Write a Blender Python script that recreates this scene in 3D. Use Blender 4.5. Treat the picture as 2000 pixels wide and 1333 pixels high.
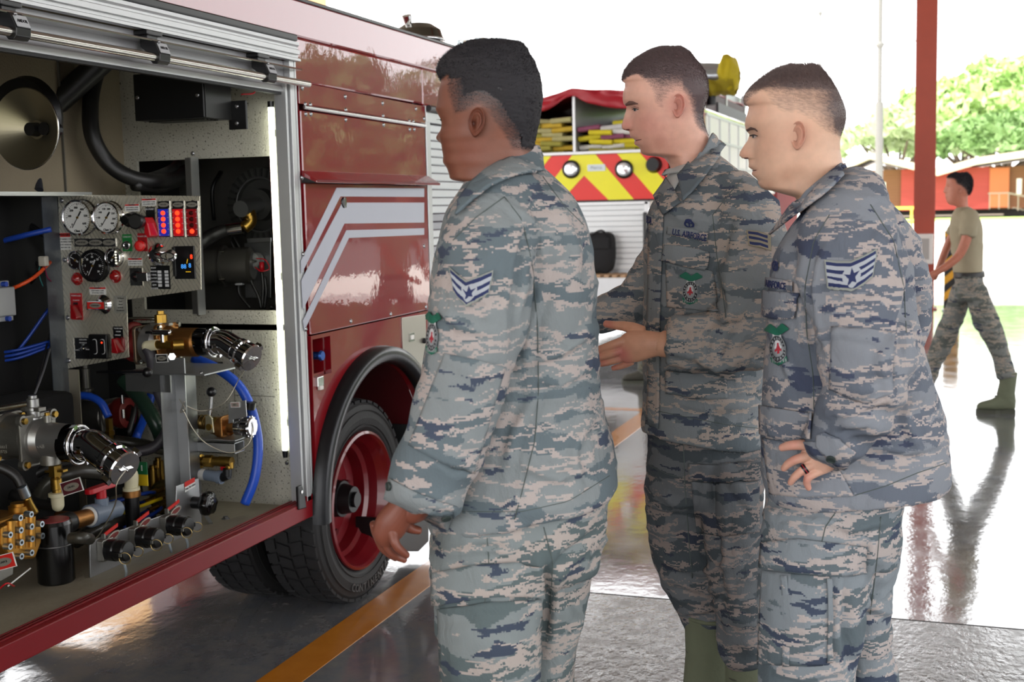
import bpy, bmesh, math, random
import numpy as np
from mathutils import Vector, Matrix, noise as mnoise
random.seed(7)
for o in list(bpy.data.objects): bpy.data.objects.remove(o)
SC = bpy.context.scene
COL = SC.collection
# ------------------------------------------------------------ camera
FPX = 2400.0; CAMZ = 1.5
def _n(v): return v/np.linalg.norm(v)
_X = _n(np.array([850., -281., FPX]))
_Z = _n(np.cross(_X, [1, -.023, 0]))
if _Z[1] > 0: _Z = -_Z
_Y = np.cross(_Z, _X)
if _Y[0] > 0: _Y = -_Y
RW = np.array([_X, _Y, _Z])          # world axes: X along the engine, Y into it, Z up
CAM = np.array([0, 0, CAMZ])
def ray(px, py): return RW @ np.array([px-1000., py-666.5, FPX])
def onx(px, py, x): d = ray(px, py); return CAM + d*(x/d[0])
def ony(px, py, y): d = ray(px, py); return CAM + d*(y/d[1])
def onz(px, py, z=0.): d = ray(px, py); return CAM + d*((z-CAMZ)/d[2])
cd = bpy.data.cameras.new('camera'); cam = bpy.data.objects.new('camera', cd); COL.objects.link(cam)
cd.sensor_width = 36; cd.lens = FPX/2000*36; cd.clip_end = 600; cd.clip_start = .02
r_, d_, f_ = RW @ [1, 0, 0], RW @ [0, 1, 0], RW @ [0, 0, 1]
cam.matrix_world = Matrix(((r_[0], -d_[0], -f_[0], 0), (r_[1], -d_[1], -f_[1], 0), (r_[2], -d_[2], -f_[2], CAMZ), (0, 0, 0, 1)))
cd.dof.use_dof = True; cd.dof.focus_distance = 2.9; cd.dof.aperture_fstop = 6.3
SC.camera = cam
# ------------------------------------------------------------ light
SC.view_settings.view_transform = 'Standard'; SC.view_settings.look = 'None'
SC.view_settings.gamma = 1; SC.view_settings.use_curve_mapping = False
SC.view_settings.exposure = -0.08
W = bpy.data.worlds.new('sky'); SC.world = W; W.use_nodes = True
bgn = W.node_tree.nodes['Background']; bgn.inputs[0].default_value = (.985, .99, 1.0, 1); bgn.inputs[1].default_value = 3.9
sd = bpy.data.lights.new('sun', 'SUN'); sd.energy = 6.0; sd.angle = .03; sd.color = (1, .95, .86)
sun = bpy.data.objects.new('sun', sd); COL.objects.link(sun)
sun.rotation_euler = Vector((.35, -.45, -1)).to_track_quat('-Z', 'Y').to_euler()
# ------------------------------------------------------------ helpers
def lin(c):
    if isinstance(c, str): c = tuple(int(c[i:i+2], 16)/255 for i in (0, 2, 4))
    return tuple((x/12.92 if x <= .04045 else ((x+.055)/1.055)**2.4) for x in c) + (1,)
_mc = {}
def M(name, col='808080', rough=.5, metal=0., spec=None, coat=0., crough=.03, var=0., vs=8., bump=0., bs=60., emit=0., trans=0., ecol=None, stretch=None, col2=None, alpha=None):
    if name in _mc: return _mc[name]
    m = bpy.data.materials.new(name); m.use_nodes = True; _mc[name] = m
    nt = m.node_tree; N = nt.nodes; L = nt.links; b = N['Principled BSDF']
    b.inputs['Base Color'].default_value = lin(col); b.inputs['Roughness'].default_value = rough; b.inputs['Metallic'].default_value = metal
    if coat: b.inputs['Coat IOR'].default_value = 1.5+.4*(coat > .9); b.inputs['Coat Weight'].default_value = coat; b.inputs['Coat Roughness'].default_value = crough
    if spec is not None: b.inputs['Specular IOR Level'].default_value = spec
    if emit: b.inputs['Emission Color'].default_value = lin(ecol or col); b.inputs['Emission Strength'].default_value = emit
    if trans: b.inputs['Transmission Weight'].default_value = trans
    if alpha is not None: b.inputs['Alpha'].default_value = alpha
    tc = N.new('ShaderNodeTexCoord'); vec = tc.outputs['Object']
    if stretch:
        mp = N.new('ShaderNodeMapping'); mp.inputs['Scale'].default_value = stretch; L.new(vec, mp.inputs[0]); vec = mp.outputs[0]
    n = N.new('ShaderNodeTexNoise'); n.inputs['Scale'].default_value = vs; n.inputs['Detail'].default_value = 5; L.new(vec, n.inputs['Vector'])
    mx = N.new('ShaderNodeMix'); mx.data_type = 'RGBA'; L.new(n.outputs['Fac'], mx.inputs['Factor'])
    c1 = lin(col); v = var or .04
    if col2: a_, b_ = c1, lin(col2)
    else: a_ = tuple(x*(1-v) for x in c1[:3])+(1,); b_ = tuple(min(1, x*(1+v)) for x in c1[:3])+(1,)
    mx.inputs[6].default_value = a_; mx.inputs[7].default_value = b_; L.new(mx.outputs[2], b.inputs['Base Color'])
    if bump:
        n2 = N.new('ShaderNodeTexNoise'); n2.inputs['Scale'].default_value = bs; n2.inputs['Detail'].default_value = 3; L.new(vec, n2.inputs['Vector'])
        bp = N.new('ShaderNodeBump'); bp.inputs['Strength'].default_value = bump; bp.inputs['Distance'].default_value = .01
        L.new(n2.outputs['Fac'], bp.inputs['Height']); L.new(bp.outputs[0], b.inputs['Normal'])
        if coat: L.new(bp.outputs[0], b.inputs['Coat Normal'])
    return m
WP = {}                                # object -> world position of its origin
def tag(o, label=None, cat=None, group=None, kind=None):
    if label: o['label'] = label
    if cat: o['category'] = cat
    if group: o['group'] = group
    if kind: o['kind'] = kind
    return o
def _link(o, pos, parent):
    COL.objects.link(o); pos = Vector(pos); WP[o] = pos.copy()
    if parent is not None: o.parent = parent; pos = pos - WP[parent]
    o.location = pos; return o
def empty(name, loc, label=None, cat=None, group=None, parent=None):
    o = bpy.data.objects.new(name, None); o.empty_display_size = .1
    _link(o, loc, parent); return tag(o, label, cat, group)
def frame_from(d, up=(0, 0, 1)):
    d = Vector(d).normalized(); up = Vector(up)
    if abs(d.dot(up)) > .98: up = Vector((1, 0, 0))
    u = up.cross(d).normalized(); return u, d.cross(u), d
class MB:
    def __init__(s): s.v = []; s.f = []; s.mi = []; s.sm = []; s.k = 0; s.smooth = False
    def mat(s, k): s.k = k; return s
    def _add(s, vs, fs, sm=None):
        b = len(s.v); s.v += [tuple(v) for v in vs]
        for f in fs: s.f.append(tuple(b+i for i in f)); s.mi.append(s.k); s.sm.append(s.smooth if sm is None else sm)
        return s
    def box(s, a, b, R=None, o=None):
        x0, y0, z0 = (min(p, q) for p, q in zip(a, b)); x1, y1, z1 = (max(p, q) for p, q in zip(a, b))
        vs = [(x, y, z) for x in (x0, x1) for y in (y0, y1) for z in (z0, z1)]
        if R is not None: vs = [Vector(o or (0, 0, 0)) + R @ Vector(v) for v in vs]
        return s._add(vs, [(0, 1, 3, 2), (4, 6, 7, 5), (0, 4, 5, 1), (2, 3, 7, 6), (0, 2, 6, 4), (1, 5, 7, 3)], False)
    def bar(s, p0, p1, w, t, up=(0, 0, 1)):
        p0, p1 = Vector(p0), Vector(p1); u, w2, d = frame_from(p1-p0, up); vs = []
        for p in (p0, p1):
            for a, b in ((-1, -1), (1, -1), (1, 1), (-1, 1)): vs.append(p+u*a*w/2+w2*b*t/2)
        return s._add(vs, [(3, 2, 1, 0), (4, 5, 6, 7), (0, 1, 5, 4), (1, 2, 6, 5), (2, 3, 7, 6), (3, 0, 4, 7)], False)
    def cyl(s, p0, p1, r0, r1=None, n=20, caps=True):
        r1 = r0 if r1 is None else r1
        return s.lathe(p0, Vector(p1)-Vector(p0), ([(0, 0)] if caps else [])+[(r0, 0), (r1, 1)]+([(0, 1)] if caps else []), n, unit=False)
    def lathe(s, o, axis, prof, n=24, unit=True, a0=0., a1=None, flat=False):
        """prof: (radius, height). consecutive equal sharp corners get split by duplicating"""
        o = Vector(o); ax = Vector(axis); u, w, d = frame_from(ax); h = 1 if unit else ax.length
        full = a1 is None; nn = n if full else n+1; a1 = a0+2*math.pi if full else a1
        for (r0, h0), (r1, h1) in zip(prof, prof[1:]):
            vs = []
            for (r, hh) in ((r0, h0), (r1, h1)):
                for i in range(nn):
                    a = a0+(a1-a0)*i/n; vs.append(o+d*hh*h+(u*math.cos(a)+w*math.sin(a))*r)
            fs = []
            for i in range(n):
                j = (i+1) % nn
                if r0 == 0: fs.append((i, nn+j, nn+i))
                elif r1 == 0: fs.append((i, j, nn+i))
                else: fs.append((i, j, nn+j, nn+i))
            s._add(vs, fs, not flat)
        return s
    def tube(s, pts, r, n=10, caps=True, smoothpts=True, step=6, rib=0, ribn=1):
        P = [Vector(p) for p in pts]
        if smoothpts and len(P) > 2: P = catmull(P, step)
        rr = r if callable(r) else (lambda t: r)
        u = None; vs = []; m = len(P)
        for i, p in enumerate(P):
            d = (P[min(i+1, m-1)]-P[max(i-1, 0)]).normalized()
            if u is None: u = frame_from(d)[0]
            u = (u-d*u.dot(d)).normalized(); w = d.cross(u); q = rr(i/(m-1))
            if rib and i % 2: q += rib
            for k in range(n): a = 2*math.pi*k/n; vs.append(p+(u*math.cos(a)+w*math.sin(a))*q)
        fs = [(i*n+k, i*n+(k+1) % n, (i+1)*n+(k+1) % n, (i+1)*n+k) for i in range(m-1) for k in range(n)]
        if caps: fs += [tuple(range(n-1, -1, -1)), tuple((m-1)*n+k for k in range(n))]
        return s._add(vs, fs, True)
    def prism(s, poly, o, u, v, n, t):
        """poly of 2-D points in frame (o,u,v), thickness t along n"""
        o, u, v, n = Vector(o), Vector(u), Vector(v), Vector(n)
        k = len(poly); vs = [o+u*a+v*b for a, b in poly]+[o+u*a+v*b+n*t for a, b in poly]
        area = sum(poly[i][0]*poly[(i+1) % k][1]-poly[(i+1) % k][0]*poly[i][1] for i in range(k))
        flip = (area > 0) == (u.cross(v).dot(n)*t > 0)
        fs = [tuple(range(k))[::-1], tuple(range(k, 2*k))]+[(i, (i+1) % k, k+(i+1) % k, k+i) for i in range(k)]
        if not flip: fs = [f[::-1] for f in fs]
        return s._add(vs, fs, False)
    def sph(s, c, r, n=16, m=10, sc=(1, 1, 1)):
        c = Vector(c); vs = []; fs = []
        for j in range(m+1):
            t = math.pi*j/m
            for i in range(n):
                a = 2*math.pi*i/n; vs.append(c+Vector((math.sin(t)*math.cos(a)*sc[0], math.sin(t)*math.sin(a)*sc[1], math.cos(t)*sc[2]))*r)
        for j in range(m):
            for i in range(n):
                q = (i+1) % n; fs.append((j*n+i, (j+1)*n+i, (j+1)*n+q, j*n+q))
        return s._add(vs, fs, True)
    def torus(s, c, ax, R, r, n=24, m=8, a0=0, a1=None):
        c = Vector(c); u, w, d = frame_from(ax); full = a1 is None; a1 = 2*math.pi if full else a1; N_ = n if full else n+1
        vs = []
        for i in range(N_):
            a = a0+(a1-a0)*i/n; e = u*math.cos(a)+w*math.sin(a)
            for k in range(m):
                b = 2*math.pi*k/m; vs.append(c+e*(R+r*math.cos(b))+d*r*math.sin(b))
        fs = [(i*m+k, ((i+1) % N_)*m+k, ((i+1) % N_)*m+(k+1) % m, i*m+(k+1) % m) for i in range(n) for k in range(m)]
        return s._add(vs, fs, True)
    def grid(s, F, nu, nv, cu=False, cv=False, sm=True):
        vs = [F(i/(nu if cu else nu-1), j/(nv if cv else nv-1)) for i in range(nu) for j in range(nv)]
        fs = [(i*nv+j, ((i+1) % nu)*nv+j, ((i+1) % nu)*nv+(j+1) % nv, i*nv+(j+1) % nv) for i in range(nu if cu else nu-1) for j in range(nv if cv else nv-1)]
        return s._add(vs, fs, sm)
    def build(s, name, mats, parent=None, bevel=0, label=None, cat=None, group=None, kind=None, origin=None, seg=2, recalc=False):
        A = np.array(s.v); c = (A.min(0)+A.max(0))/2
        if parent is None: c[2] = A[:, 2].min()
        if origin is not None: c = np.array(origin)
        me = bpy.data.meshes.new(name); me.from_pydata((A-c).tolist(), [], s.f)
        for m in (mats if isinstance(mats, (list, tuple)) else [mats]): me.materials.append(m)
        me.polygons.foreach_set('material_index', s.mi); me.polygons.foreach_set('use_smooth', s.sm)
        if recalc:
            bm = bmesh.new(); bm.from_mesh(me); bmesh.ops.recalc_face_normals(bm, faces=bm.faces); bm.to_mesh(me); bm.free()
        me.update(); o = bpy.data.objects.new(name, me); _link(o, c, parent)
        if bevel:
            b = o.modifiers.new('bevel', 'BEVEL'); b.width = bevel; b.segments = seg; b.limit_method = 'ANGLE'; b.angle_limit = .6
        return tag(o, label, cat, group, kind)
def catmull(P, step=6):
    out = []; Q = [P[0]*2-P[1]]+P+[P[-1]*2-P[-2]]
    for i in range(1, len(Q)-2):
        a, b, c, d = Q[i-1], Q[i], Q[i+1], Q[i+2]
        for k in range(step):
            t = k/step; out.append(.5*((2*b)+(c-a)*t+(2*a-5*b+4*c-d)*t*t+(3*b-a-3*c+d)*t**3))
    out.append(P[-1]); return out
def box(name, a, b, mat, parent=None, bevel=0, **k): return MB().box(a, b).build(name, mat, parent, bevel, **k)
def copy_tree(o, parent=None):
    c = o.copy(); COL.objects.link(c)
    if parent is not None: c.parent = parent
    WP[c] = WP[o].copy()
    for ch in [x for x in bpy.data.objects if x.parent == o]: copy_tree(ch, c)
    return c
def rrect(w, h, r, n=4, cx=0, cy=0):
    out = []
    for sx, sy, a in ((1, 1, 0), (-1, 1, 90), (-1, -1, 180), (1, -1, 270)):
        for i in range(n+1):
            t = math.radians(a+90*i/n); out.append((cx+sx*(w/2-r)+r*math.cos(t), cy+sy*(h/2-r)+r*math.sin(t)))
    return out
_tc = {}
def text(body, size, o, u, v, mat, parent, name='lettering', depth=.0004, align='CENTER', fit=None, shear=0, bold=0):
    """flat lettering lying in the plane (u,v) at o"""
    key = (body, align, bold)
    if key not in _tc:
        cu = bpy.data.curves.new('t', 'FONT'); cu.body = body; cu.size = 1; cu.align_x = align; cu.align_y = 'CENTER'; cu.extrude = .02; cu.resolution_u = 2; cu.offset = bold; cu.space_line = .9
        ob = bpy.data.objects.new('t', cu); COL.objects.link(ob)
        dg = bpy.context.evaluated_depsgraph_get(); me = bpy.data.meshes.new_from_object(ob.evaluated_get(dg))
        A = np.array([v_.co[:] for v_ in me.vertices]) if len(me.vertices) else np.zeros((1, 3)); F = [tuple(p.vertices) for p in me.polygons]
        bpy.data.objects.remove(ob); _tc[key] = (A, F)
    A, F = _tc[key]
    wd = A[:, 0].max()-A[:, 0].min(); sx = size if fit is None else fit/wd
    o, u, v = Vector(o), Vector(u).normalized(), Vector(v).normalized(); n = u.cross(v)
    mb = MB(); mb._add([o+u*(a*sx+shear*b*size)+v*b*size+n*(c*depth/.02+depth) for a, b, c in A], F, False)
    return mb.build(name, mat, parent)
XN, YN, ZN = Vector((1, 0, 0)), Vector((0, 1, 0)), Vector((0, 0, 1))
# ============================================================ setting
def floor_mat():
    m = bpy.data.materials.new('coated_concrete'); m.use_nodes = True; nt = m.node_tree; N = nt.nodes; L = nt.links; b = N['Principled BSDF']
    tc = N.new('ShaderNodeTexCoord'); geo = N.new('ShaderNodeNewGeometry'); P = geo.outputs['Position']
    def noi(sc, det, mp=None, rough=.5):
        n = N.new('ShaderNodeTexNoise'); n.inputs['Scale'].default_value = sc; n.inputs['Detail'].default_value = det; n.inputs['Roughness'].default_value = rough
        v = P
        if mp: q = N.new('ShaderNodeMapping'); q.inputs['Scale'].default_value = mp; L.new(P, q.inputs[0]); v = q.outputs[0]
        L.new(v, n.inputs['Vector']); return n.outputs['Fac']
    def mr(src, a, c, d=0., e=1.):
        r = N.new('ShaderNodeMapRange'); r.inputs[1].default_value = a; r.inputs[2].default_value = c; r.inputs[3].default_value = d; r.inputs[4].default_value = e; L.new(src, r.inputs[0]); return r.outputs[0]
    def mix(f, a, c, col=True):
        x = N.new('ShaderNodeMix'); x.data_type = 'RGBA' if col else 'FLOAT'
        L.new(f, x.inputs[0]); ia, ib = (6, 7) if col else (2, 3)
        for i, q in ((ia, a), (ib, c)):
            if isinstance(q, (tuple, float)): x.inputs[i].default_value = q
            else: L.new(q, x.inputs[i])
        return x.outputs[2 if col else 0]
    sx = N.new('ShaderNodeSeparateXYZ'); L.new(P, sx.inputs[0])
    # nearer than the joint at x=4.48 and right of the orange stripe the coating is rough and rippled
    near = mr(sx.outputs[0], 4.475, 4.48, 1., 0.)
    right = mr(sx.outputs[1], 1.15, 1.45, 1., 0.)
    mm = N.new('ShaderNodeMath'); mm.operation = 'MULTIPLY'; L.new(near, mm.inputs[0]); L.new(right, mm.inputs[1]); rough_zone = mm.outputs[0]
    big = mr(noi(1.1, 4), .35, .65); fine = mr(noi(9, 8, None, .7), .3, .7)
    c1 = mix(big, lin('565c68'), lin('6f747d')); c2 = mix(fine, c1, lin('7d7a76'))
    c2 = mix(mr(rough_zone, 0, 1, 0, .65), c2, lin('4e4c4b'))
    c3 = mix(mr(noi(26, 6, None, .8), .62, .75), c2, lin('4d4c4c'))
    L.new(c3, b.inputs['Base Color'])
    r1 = mr(noi(5, 6), .3, .7, .07, .17); r2 = mr(noi(14, 6), .3, .7, .14, .34)
    L.new(mix(rough_zone, r1, r2, False), b.inputs['Roughness'])
    h1 = noi(7, 5); h2 = noi(26, 3, (1, 1.6, 1)); 
    bp1 = N.new('ShaderNodeBump'); bp1.inputs['Distance'].default_value = .01; L.new(h1, bp1.inputs['Height']); bp1.inputs['Strength'].default_value = .10
    bp2 = N.new('ShaderNodeBump'); bp2.inputs['Distance'].default_value = .01; L.new(h2, bp2.inputs['Height']); L.new(mr(rough_zone, 0, 1, .03, .32), bp2.inputs['Strength']); L.new(bp1.outputs[0], bp2.inputs['Normal'])
    L.new(bp2.outputs[0], b.inputs['Normal'])
    b.inputs['Specular IOR Level'].default_value = .75
    L.new(mix(rough_zone, .85, .2, False), b.inputs['Coat Weight']); b.inputs['Coat Roughness'].default_value = .06; L.new(bp2.outputs[0], b.inputs['Coat Normal'])
    return m
FM = floor_mat()
box('floor', (-9, -9, -.2), (18.2, 10, 0), FM, kind='structure', label='glossy blue-grey coated concrete bay floor')
gm = M('sunlit_concrete', 'd9d6cf', .8, var=.08, vs=.6)
MB().box((18.2, -9, -.25), (140, 120, -.02)).build('ground', gm, kind='structure')
MB().box((-60, 10, -.26), (18.2, 120, -.02)).box((-60, -9, -.26), (-9, 10, -.02)).build('ground', gm, kind='structure')
om = M('orange_floor_paint', 'b06a1e', .22, var=.18, vs=14, bump=.12, bs=12, coat=.5, col2='c98029')
for nm, a, b in (('trim_1', (-6, 1.93, 0), (17.6, 2.075, .0016)), ('trim_2', (8.66, 2.075, 0), (8.76, 5.6, .0016)), ('trim_3', (8.66, .9, 0), (8.76, 1.93, .0016))):
    box(nm, a, b, om, kind='structure', label='orange painted line on the floor')
jm = M('dark_joint', '2c2b2c', .7)
box('trim_4', (4.474, -6, 0), (4.482, 1.93, .0008), jm, kind='structure', label='dark joint across the floor')
# roof of the open bay, carried by red posts; its beams
rm = M('roof_deck', '9a9186', .8, var=.1)
box('ceiling', (-9, -8.2, 5.6), (18.0, 9, 5.75), rm, kind='structure')
redsteel = M('red_oxide_steel', 'a8452f', .45, var=.12, vs=5, bump=.05, bs=30)
for k, x in enumerate((-6, 0, 6, 12)): box('trim_%d' % (5+k), (x-.1, -8.2, 5.3), (x+.1, 9, 5.6), redsteel, kind='structure')
def hpost(name, x, y, lab=None, cat='post', grp=None):
    t = empty(name, (x, y, 0), lab, cat, grp)
    m = MB().box((x-.11, y-.135, .012), (x-.095, y+.135, 5.6)).box((x+.095, y-.135, .012), (x+.11, y+.135, 5.6)).box((x-.095, y-.006, .012), (x+.095, y+.006, 5.6))
    m.build('column', redsteel, t, .002)
    MB().box((x-.16, y-.18, 0), (x+.16, y+.18, .012)).build('base_plate', redsteel, t)
    for sx in (-.13, .13):
        for sy in (-.155, .155): MB().cyl((x+sx, y+sy, .012), (x+sx, y+sy, .03), .012, n=6).build('bolt', M('galvanised', '8f9294', .4, .8), t)
    return t
hpost('steel_post', 17.5, .285, 'tall red-brown steel post rising behind the rightmost airman')
for i, (x, y) in enumerate(((5.5, -7.6), (-.5, -7.6), (11.5, -7.6), (-6.5, -7.6), (5.5, 8.6), (-.5, 8.6))):
    hpost('steel_post', x, y, 'red-brown steel post %s' % ['on the right side of the bay, level with the wheel', 'on the right side of the bay, level with the photographer', 'on the right side of the bay, furthest ahead', 'on the right side of the bay, furthest back', 'behind the near engine, ahead', 'behind the near engine, level with the photographer'][i], grp='steel posts around the bay')
# hazard guards beside the post
def hazard(x, y, w, h, lab):
    t = empty('hazard_bollard', (x, y, 0), lab, 'bollard')
    yl, bk = M('hazard_yellow', 'e0a21c', .5, var=.1), M('hazard_black', '222120', .6)
    box('panel', (x-.04, y-w/2, 0), (x+.04, y+w/2, h), yl, t, .006)
    nst = 5; mb = MB(); s = h/nst
    for k in range(nst):
        z0 = k*s+.02
        mb.prism([(-w/2, z0), (w/2, z0+w*.9), (w/2, min(h, z0+w*.9+s*.48)), (-w/2, z0+s*.48)] if z0+w*.9 < h-.01 else [(-w/2, z0), (0, min(h, z0+w*.45)), (0, h), (-w/2, h)], (x-.041, y, 0), -YN, ZN, -XN, .003)
    mb.build('stripe', bk, t)
    box('foot', (x-.1, y-w/2-.02, 0), (x+.1, y+w/2+.02, .02), M('galvanised', '8f9294', .4, .8), t)
hazard(17.3, .285+.36, .2, 1.06, 'black and yellow striped guard left of the red steel post')
hazard(17.3, .285-.36, .2, 1.06, 'black and yellow striped guard right of the red steel post')
t = empty('wall_dispenser', (17.35, .285, .62), 'white box fixed to the front of the red steel post', 'box')
box('housing', (17.3, .285-.12, .62), (17.385, .285+.12, 1.02), M('white_plastic', 'e8e4de', .4), t, .012)
box('window', (17.296, .285-.07, .68), (17.3, .285+.07, .96), M('grey_plastic', 'a9a59f', .3), t)
# poles outdoors
pm = M('pale_pole', '7d7c77', .6)
t = empty('pipe_mast', (30, 1.9, 0), 'tall thin pale mast with a crossbar rising left of the red steel post', 'mast')
p = onx(1716, 400, 30); py_ = p[1]
q = onx(1718, 88, 30)
MB().cyl((30, py_, 0), (30, py_, 9.5), .055, n=12).build('pole', pm, t)
MB().cyl((30, py_, 0), (30, py_, q[2]-1.3), .09, n=12).build('sleeve', pm, t)
MB().cyl((30, py_-1.15, q[2]+.06), (30, py_+1.0, q[2]-.04), .02, n=8).build('crossbar', pm, t)
MB().sph((30, py_, q[2]), .09, 12, 8).build('joint', pm, t)
t = empty('wire_mast', (34, 3.8, 0), 'very thin pale pole above the heads, left of the crossbar mast', 'mast')
py2 = onx(1602, 60, 34)[1]
MB().cyl((34, py2, 0), (34, py2, 6.4), .03, n=8).build('pole', pm, t); MB().sph((34, py2, 6.4), .06, 8, 6).build('cap', pm, t)
# yellow rail and things near the apron edge
t = empty('guard_rail', (40, 1.2, 0), 'low yellow guard rail in front of the brown building', 'railing')
ym = M('rail_yellow', 'e2c24a', .5); a = onx(1722, 405, 40)[1]; b = onx(1790, 405, 40)[1]
MB().bar((40, a, 1.2), (40, b-.3, 1.2), .06, .09).build('top_rail', ym, t); MB().bar((40, a, .75), (40, b-.3, .75), .05, .06).build('mid_rail', ym, t)
for k in range(4):
    yy = a+(b-.3-a)*k/3; MB().bar((40, yy, 0), (40, yy, 1.2), .07, .07).build('rail_post', ym, t)
# --- brown timber building, 95 m off
BX = 95
def bp(px, py, x=BX): return onx(px, py, x)
wood = M('weathered_boards', '7a5238', .85, var=.35, vs=1.2, stretch=(1, .25, 5)); woodred = M('red_boards', '9a3b34', .8, var=.2, vs=1.5, stretch=(1, .3, 5)); metroof = M('pale_metal_roof', 'd8c9b8', .5, var=.1, vs=1)
orange = M('orange_door_paint', 'b5663c', .7); dk = M('dark_void', '1d1a18', .9)
t = empty('timber_building', (BX+4, -4, 0), 'long brown timber building with pale metal roof beyond the apron', 'building')
yl_, yr_ = bp(1640, 380)[1], bp(2120, 380)[1]
def strip(name, px0, px1, z0, z1, mat, x0=BX, dx=8.):
    box(name, (x0, bp(px0, 380)[1], z0), (x0+dx, bp(px1, 380)[1], z1), mat, t)
strip('wall', 1640, 1760, .6, 3.6, wood); strip('wall', 1760, 1932, .6, 3.6, woodred, BX-.3, .5); strip('wall', 1760, 2120, .6, 3.6, wood, BX, 8)
strip('undercroft', 1650, 2110, 0, .6, dk, BX+.3, 7); strip('door', 1932, 1970, .7, 3.5, orange, BX-.4, .3)
nb = 14
for k in range(nb):
    z = .65+k*.21; mb = MB().box((BX-.04, yl_, z), (BX, yr_, z+.17)); mb.build('plank', wood, t)
for px0, px1 in ((1690, 1700), (1722, 1730), (1985, 1995)):
    f = MB().box((BX-.1, bp(px0, 380)[1], 1.6), (BX, bp(px1, 380)[1], 2.7)).build('window', M('white_frame', 'e5e0d6', .6), t)
for name, pts in (('roof', ((1655, 318), (1700, 298), (1830, 330))), ('roof', ((1830, 331), (1905, 309), (2080, 283)))):
    A = [bp(*q_) for q_ in pts]
    mb = MB()
    for (p0, p1) in zip(A, A[1:]):
        mb.prism([(0, 0), (-(p1[1]-p0[1]), p1[2]-p0[2]), (-(p1[1]-p0[1]), p1[2]-p0[2]+.5), (0, .5)], (BX-1.2, p0[1], p0[2]-.5), -YN, ZN, XN, 11)
    mb.build(name, metroof, t)
stm = M('stair_timber', '8a7f74', .8)
ys = bp(1975, 380)[1]
for k in range(9): box('step', (BX-2.2, ys-.3-k*.3, .62-.07*k), (BX-1., ys-k*.3, .66-.07*k), stm, t)
for k in range(7): MB().bar((BX-2.2, ys+1.5-k*.62, .6 if k < 3 else .6-.14*(k-2)), (BX-2.2, ys+1.5-k*.62, 1.7 if k < 3 else 1.7-.14*(k-2)), .07, .07).build('baluster', stm, t)
MB().bar((BX-2.2, ys+1.6, 1.7), (BX-2.2, ys+.3, 1.7), .1, .1).bar((BX-2.2, ys+.3, 1.7), (BX-2.2, ys-2.6, 1.0), .1, .1).build('handrail', stm, t)
box('plinth_rail', (BX-.8, bp(1660, 380)[1], .15), (BX-.7, bp(1960, 380)[1], .25), stm, t)
grm = M('grass_strip', 'a9c86a', .9, var=.3, vs=3)
box('grass_verge', (84, -30, -.05), (92, 30, .05), grm, label='bright green grass strip in front of the timber building', cat='grass', kind='stuff')
# --- trees
def tree(x, y, h, r, lab, seed, c1, c2, n=9000, flat=.5, cb=.6):
    rnd = random.Random(seed); t = empty('tree', (x, y, 0), lab, 'tree', None)
    bark = M('bark', '5a4a3c', .9, var=.3, vs=4, bump=.3)
    mb = MB(); mb.tube([(x, y, 0), (x+.1, y+.2, h*.25), (x, y, h*.42)], lambda q: .55*(1-.4*q), 10)
    tips = []
    for k in range(9):
        a = k*2.4; R = r*(.35+.5*rnd.random()); e = Vector((x+R*math.cos(a), y+R*math.sin(a), h*(.62+.25*rnd.random())))
        mb.tube([(x, y, h*.36), ((x+e.x)/2, (y+e.y)/2, h*.52), e], lambda q: .28*(1-.75*q), 7); tips.append(e)
    mb.build('trunk', bark, t)
    lm = M('leaf_'+c1, c1, .6, col2=c2, vs=.35); cl = []
    for k in range(46):
        b = tips[k % 9]; a = rnd.random()*6.283; R = r*math.sqrt(rnd.random())
        cz = h*(cb+(.98-cb)*(1-(R/r)**2)*(.55+.45*rnd.random()))
        cl.append((Vector((x+R*math.cos(a), y+R*math.sin(a), cz)), r*(.14+.14*rnd.random())))
    g = np.random.RandomState(seed); per = n//len(cl); V_, F_ = [], []
    for c, cr in cl:
        d = g.normal(size=(per, 3)); d /= np.linalg.norm(d, axis=1)[:, None]; d *= (cr*(.6+.5*g.rand(per)))[:, None]; d[:, 2] *= flat
        P0 = np.array(c)+d; s = .35*(h/16); A = g.normal(size=(per, 3))*s; B = g.normal(size=(per, 3))*s
        b0 = len(V_)*1; V_ += [*map(tuple, np.stack([P0-A, P0+B, P0+A, P0-B], 1).reshape(-1, 3))]
        F_ += [(b0+4*i, b0+4*i+1, b0+4*i+2, b0+4*i+3) for i in range(per)]
    mb = MB(); mb._add(V_, F_, False); o = mb.build('foliage', lm, t); o['kind'] = 'stuff'
def tp(px, x): return onx(px, 384, x)[1]
def th(px, py, x): return onx(px, py, x)[2]
tree(170, tp(1965, 170), th(1940, 125, 170), 14, 'broad pale green tree crown behind the building at the right edge', 1, 'a5c478', 'c2dc96', 12000)  # leaf greens of the trees in view lightened, glare and haze put into the colour
tree(146, tp(1880, 146), th(1900, 190, 146), 7.5, 'light green tree between the red post and the walking man', 2, 'adc780', 'cbe0a0', 9000)
tree(122, tp(1965, 122), th(1965, 215, 122), 7, 'dark green round tree just above the timber building roof', 3, '6f9156', '8bac66', 8000)
tree(132, tp(1755, 132), th(1760, 215, 132), 7.5, 'hazy green tree left of the red steel post', 4, 'b0c490', 'c8d8a8', 7000)
tree(140, tp(2190, 140), th(2120, 150, 140), 11, 'tall green tree at the far right beyond the building', 5, '9dbf70', 'bad88c', 6000)

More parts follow.
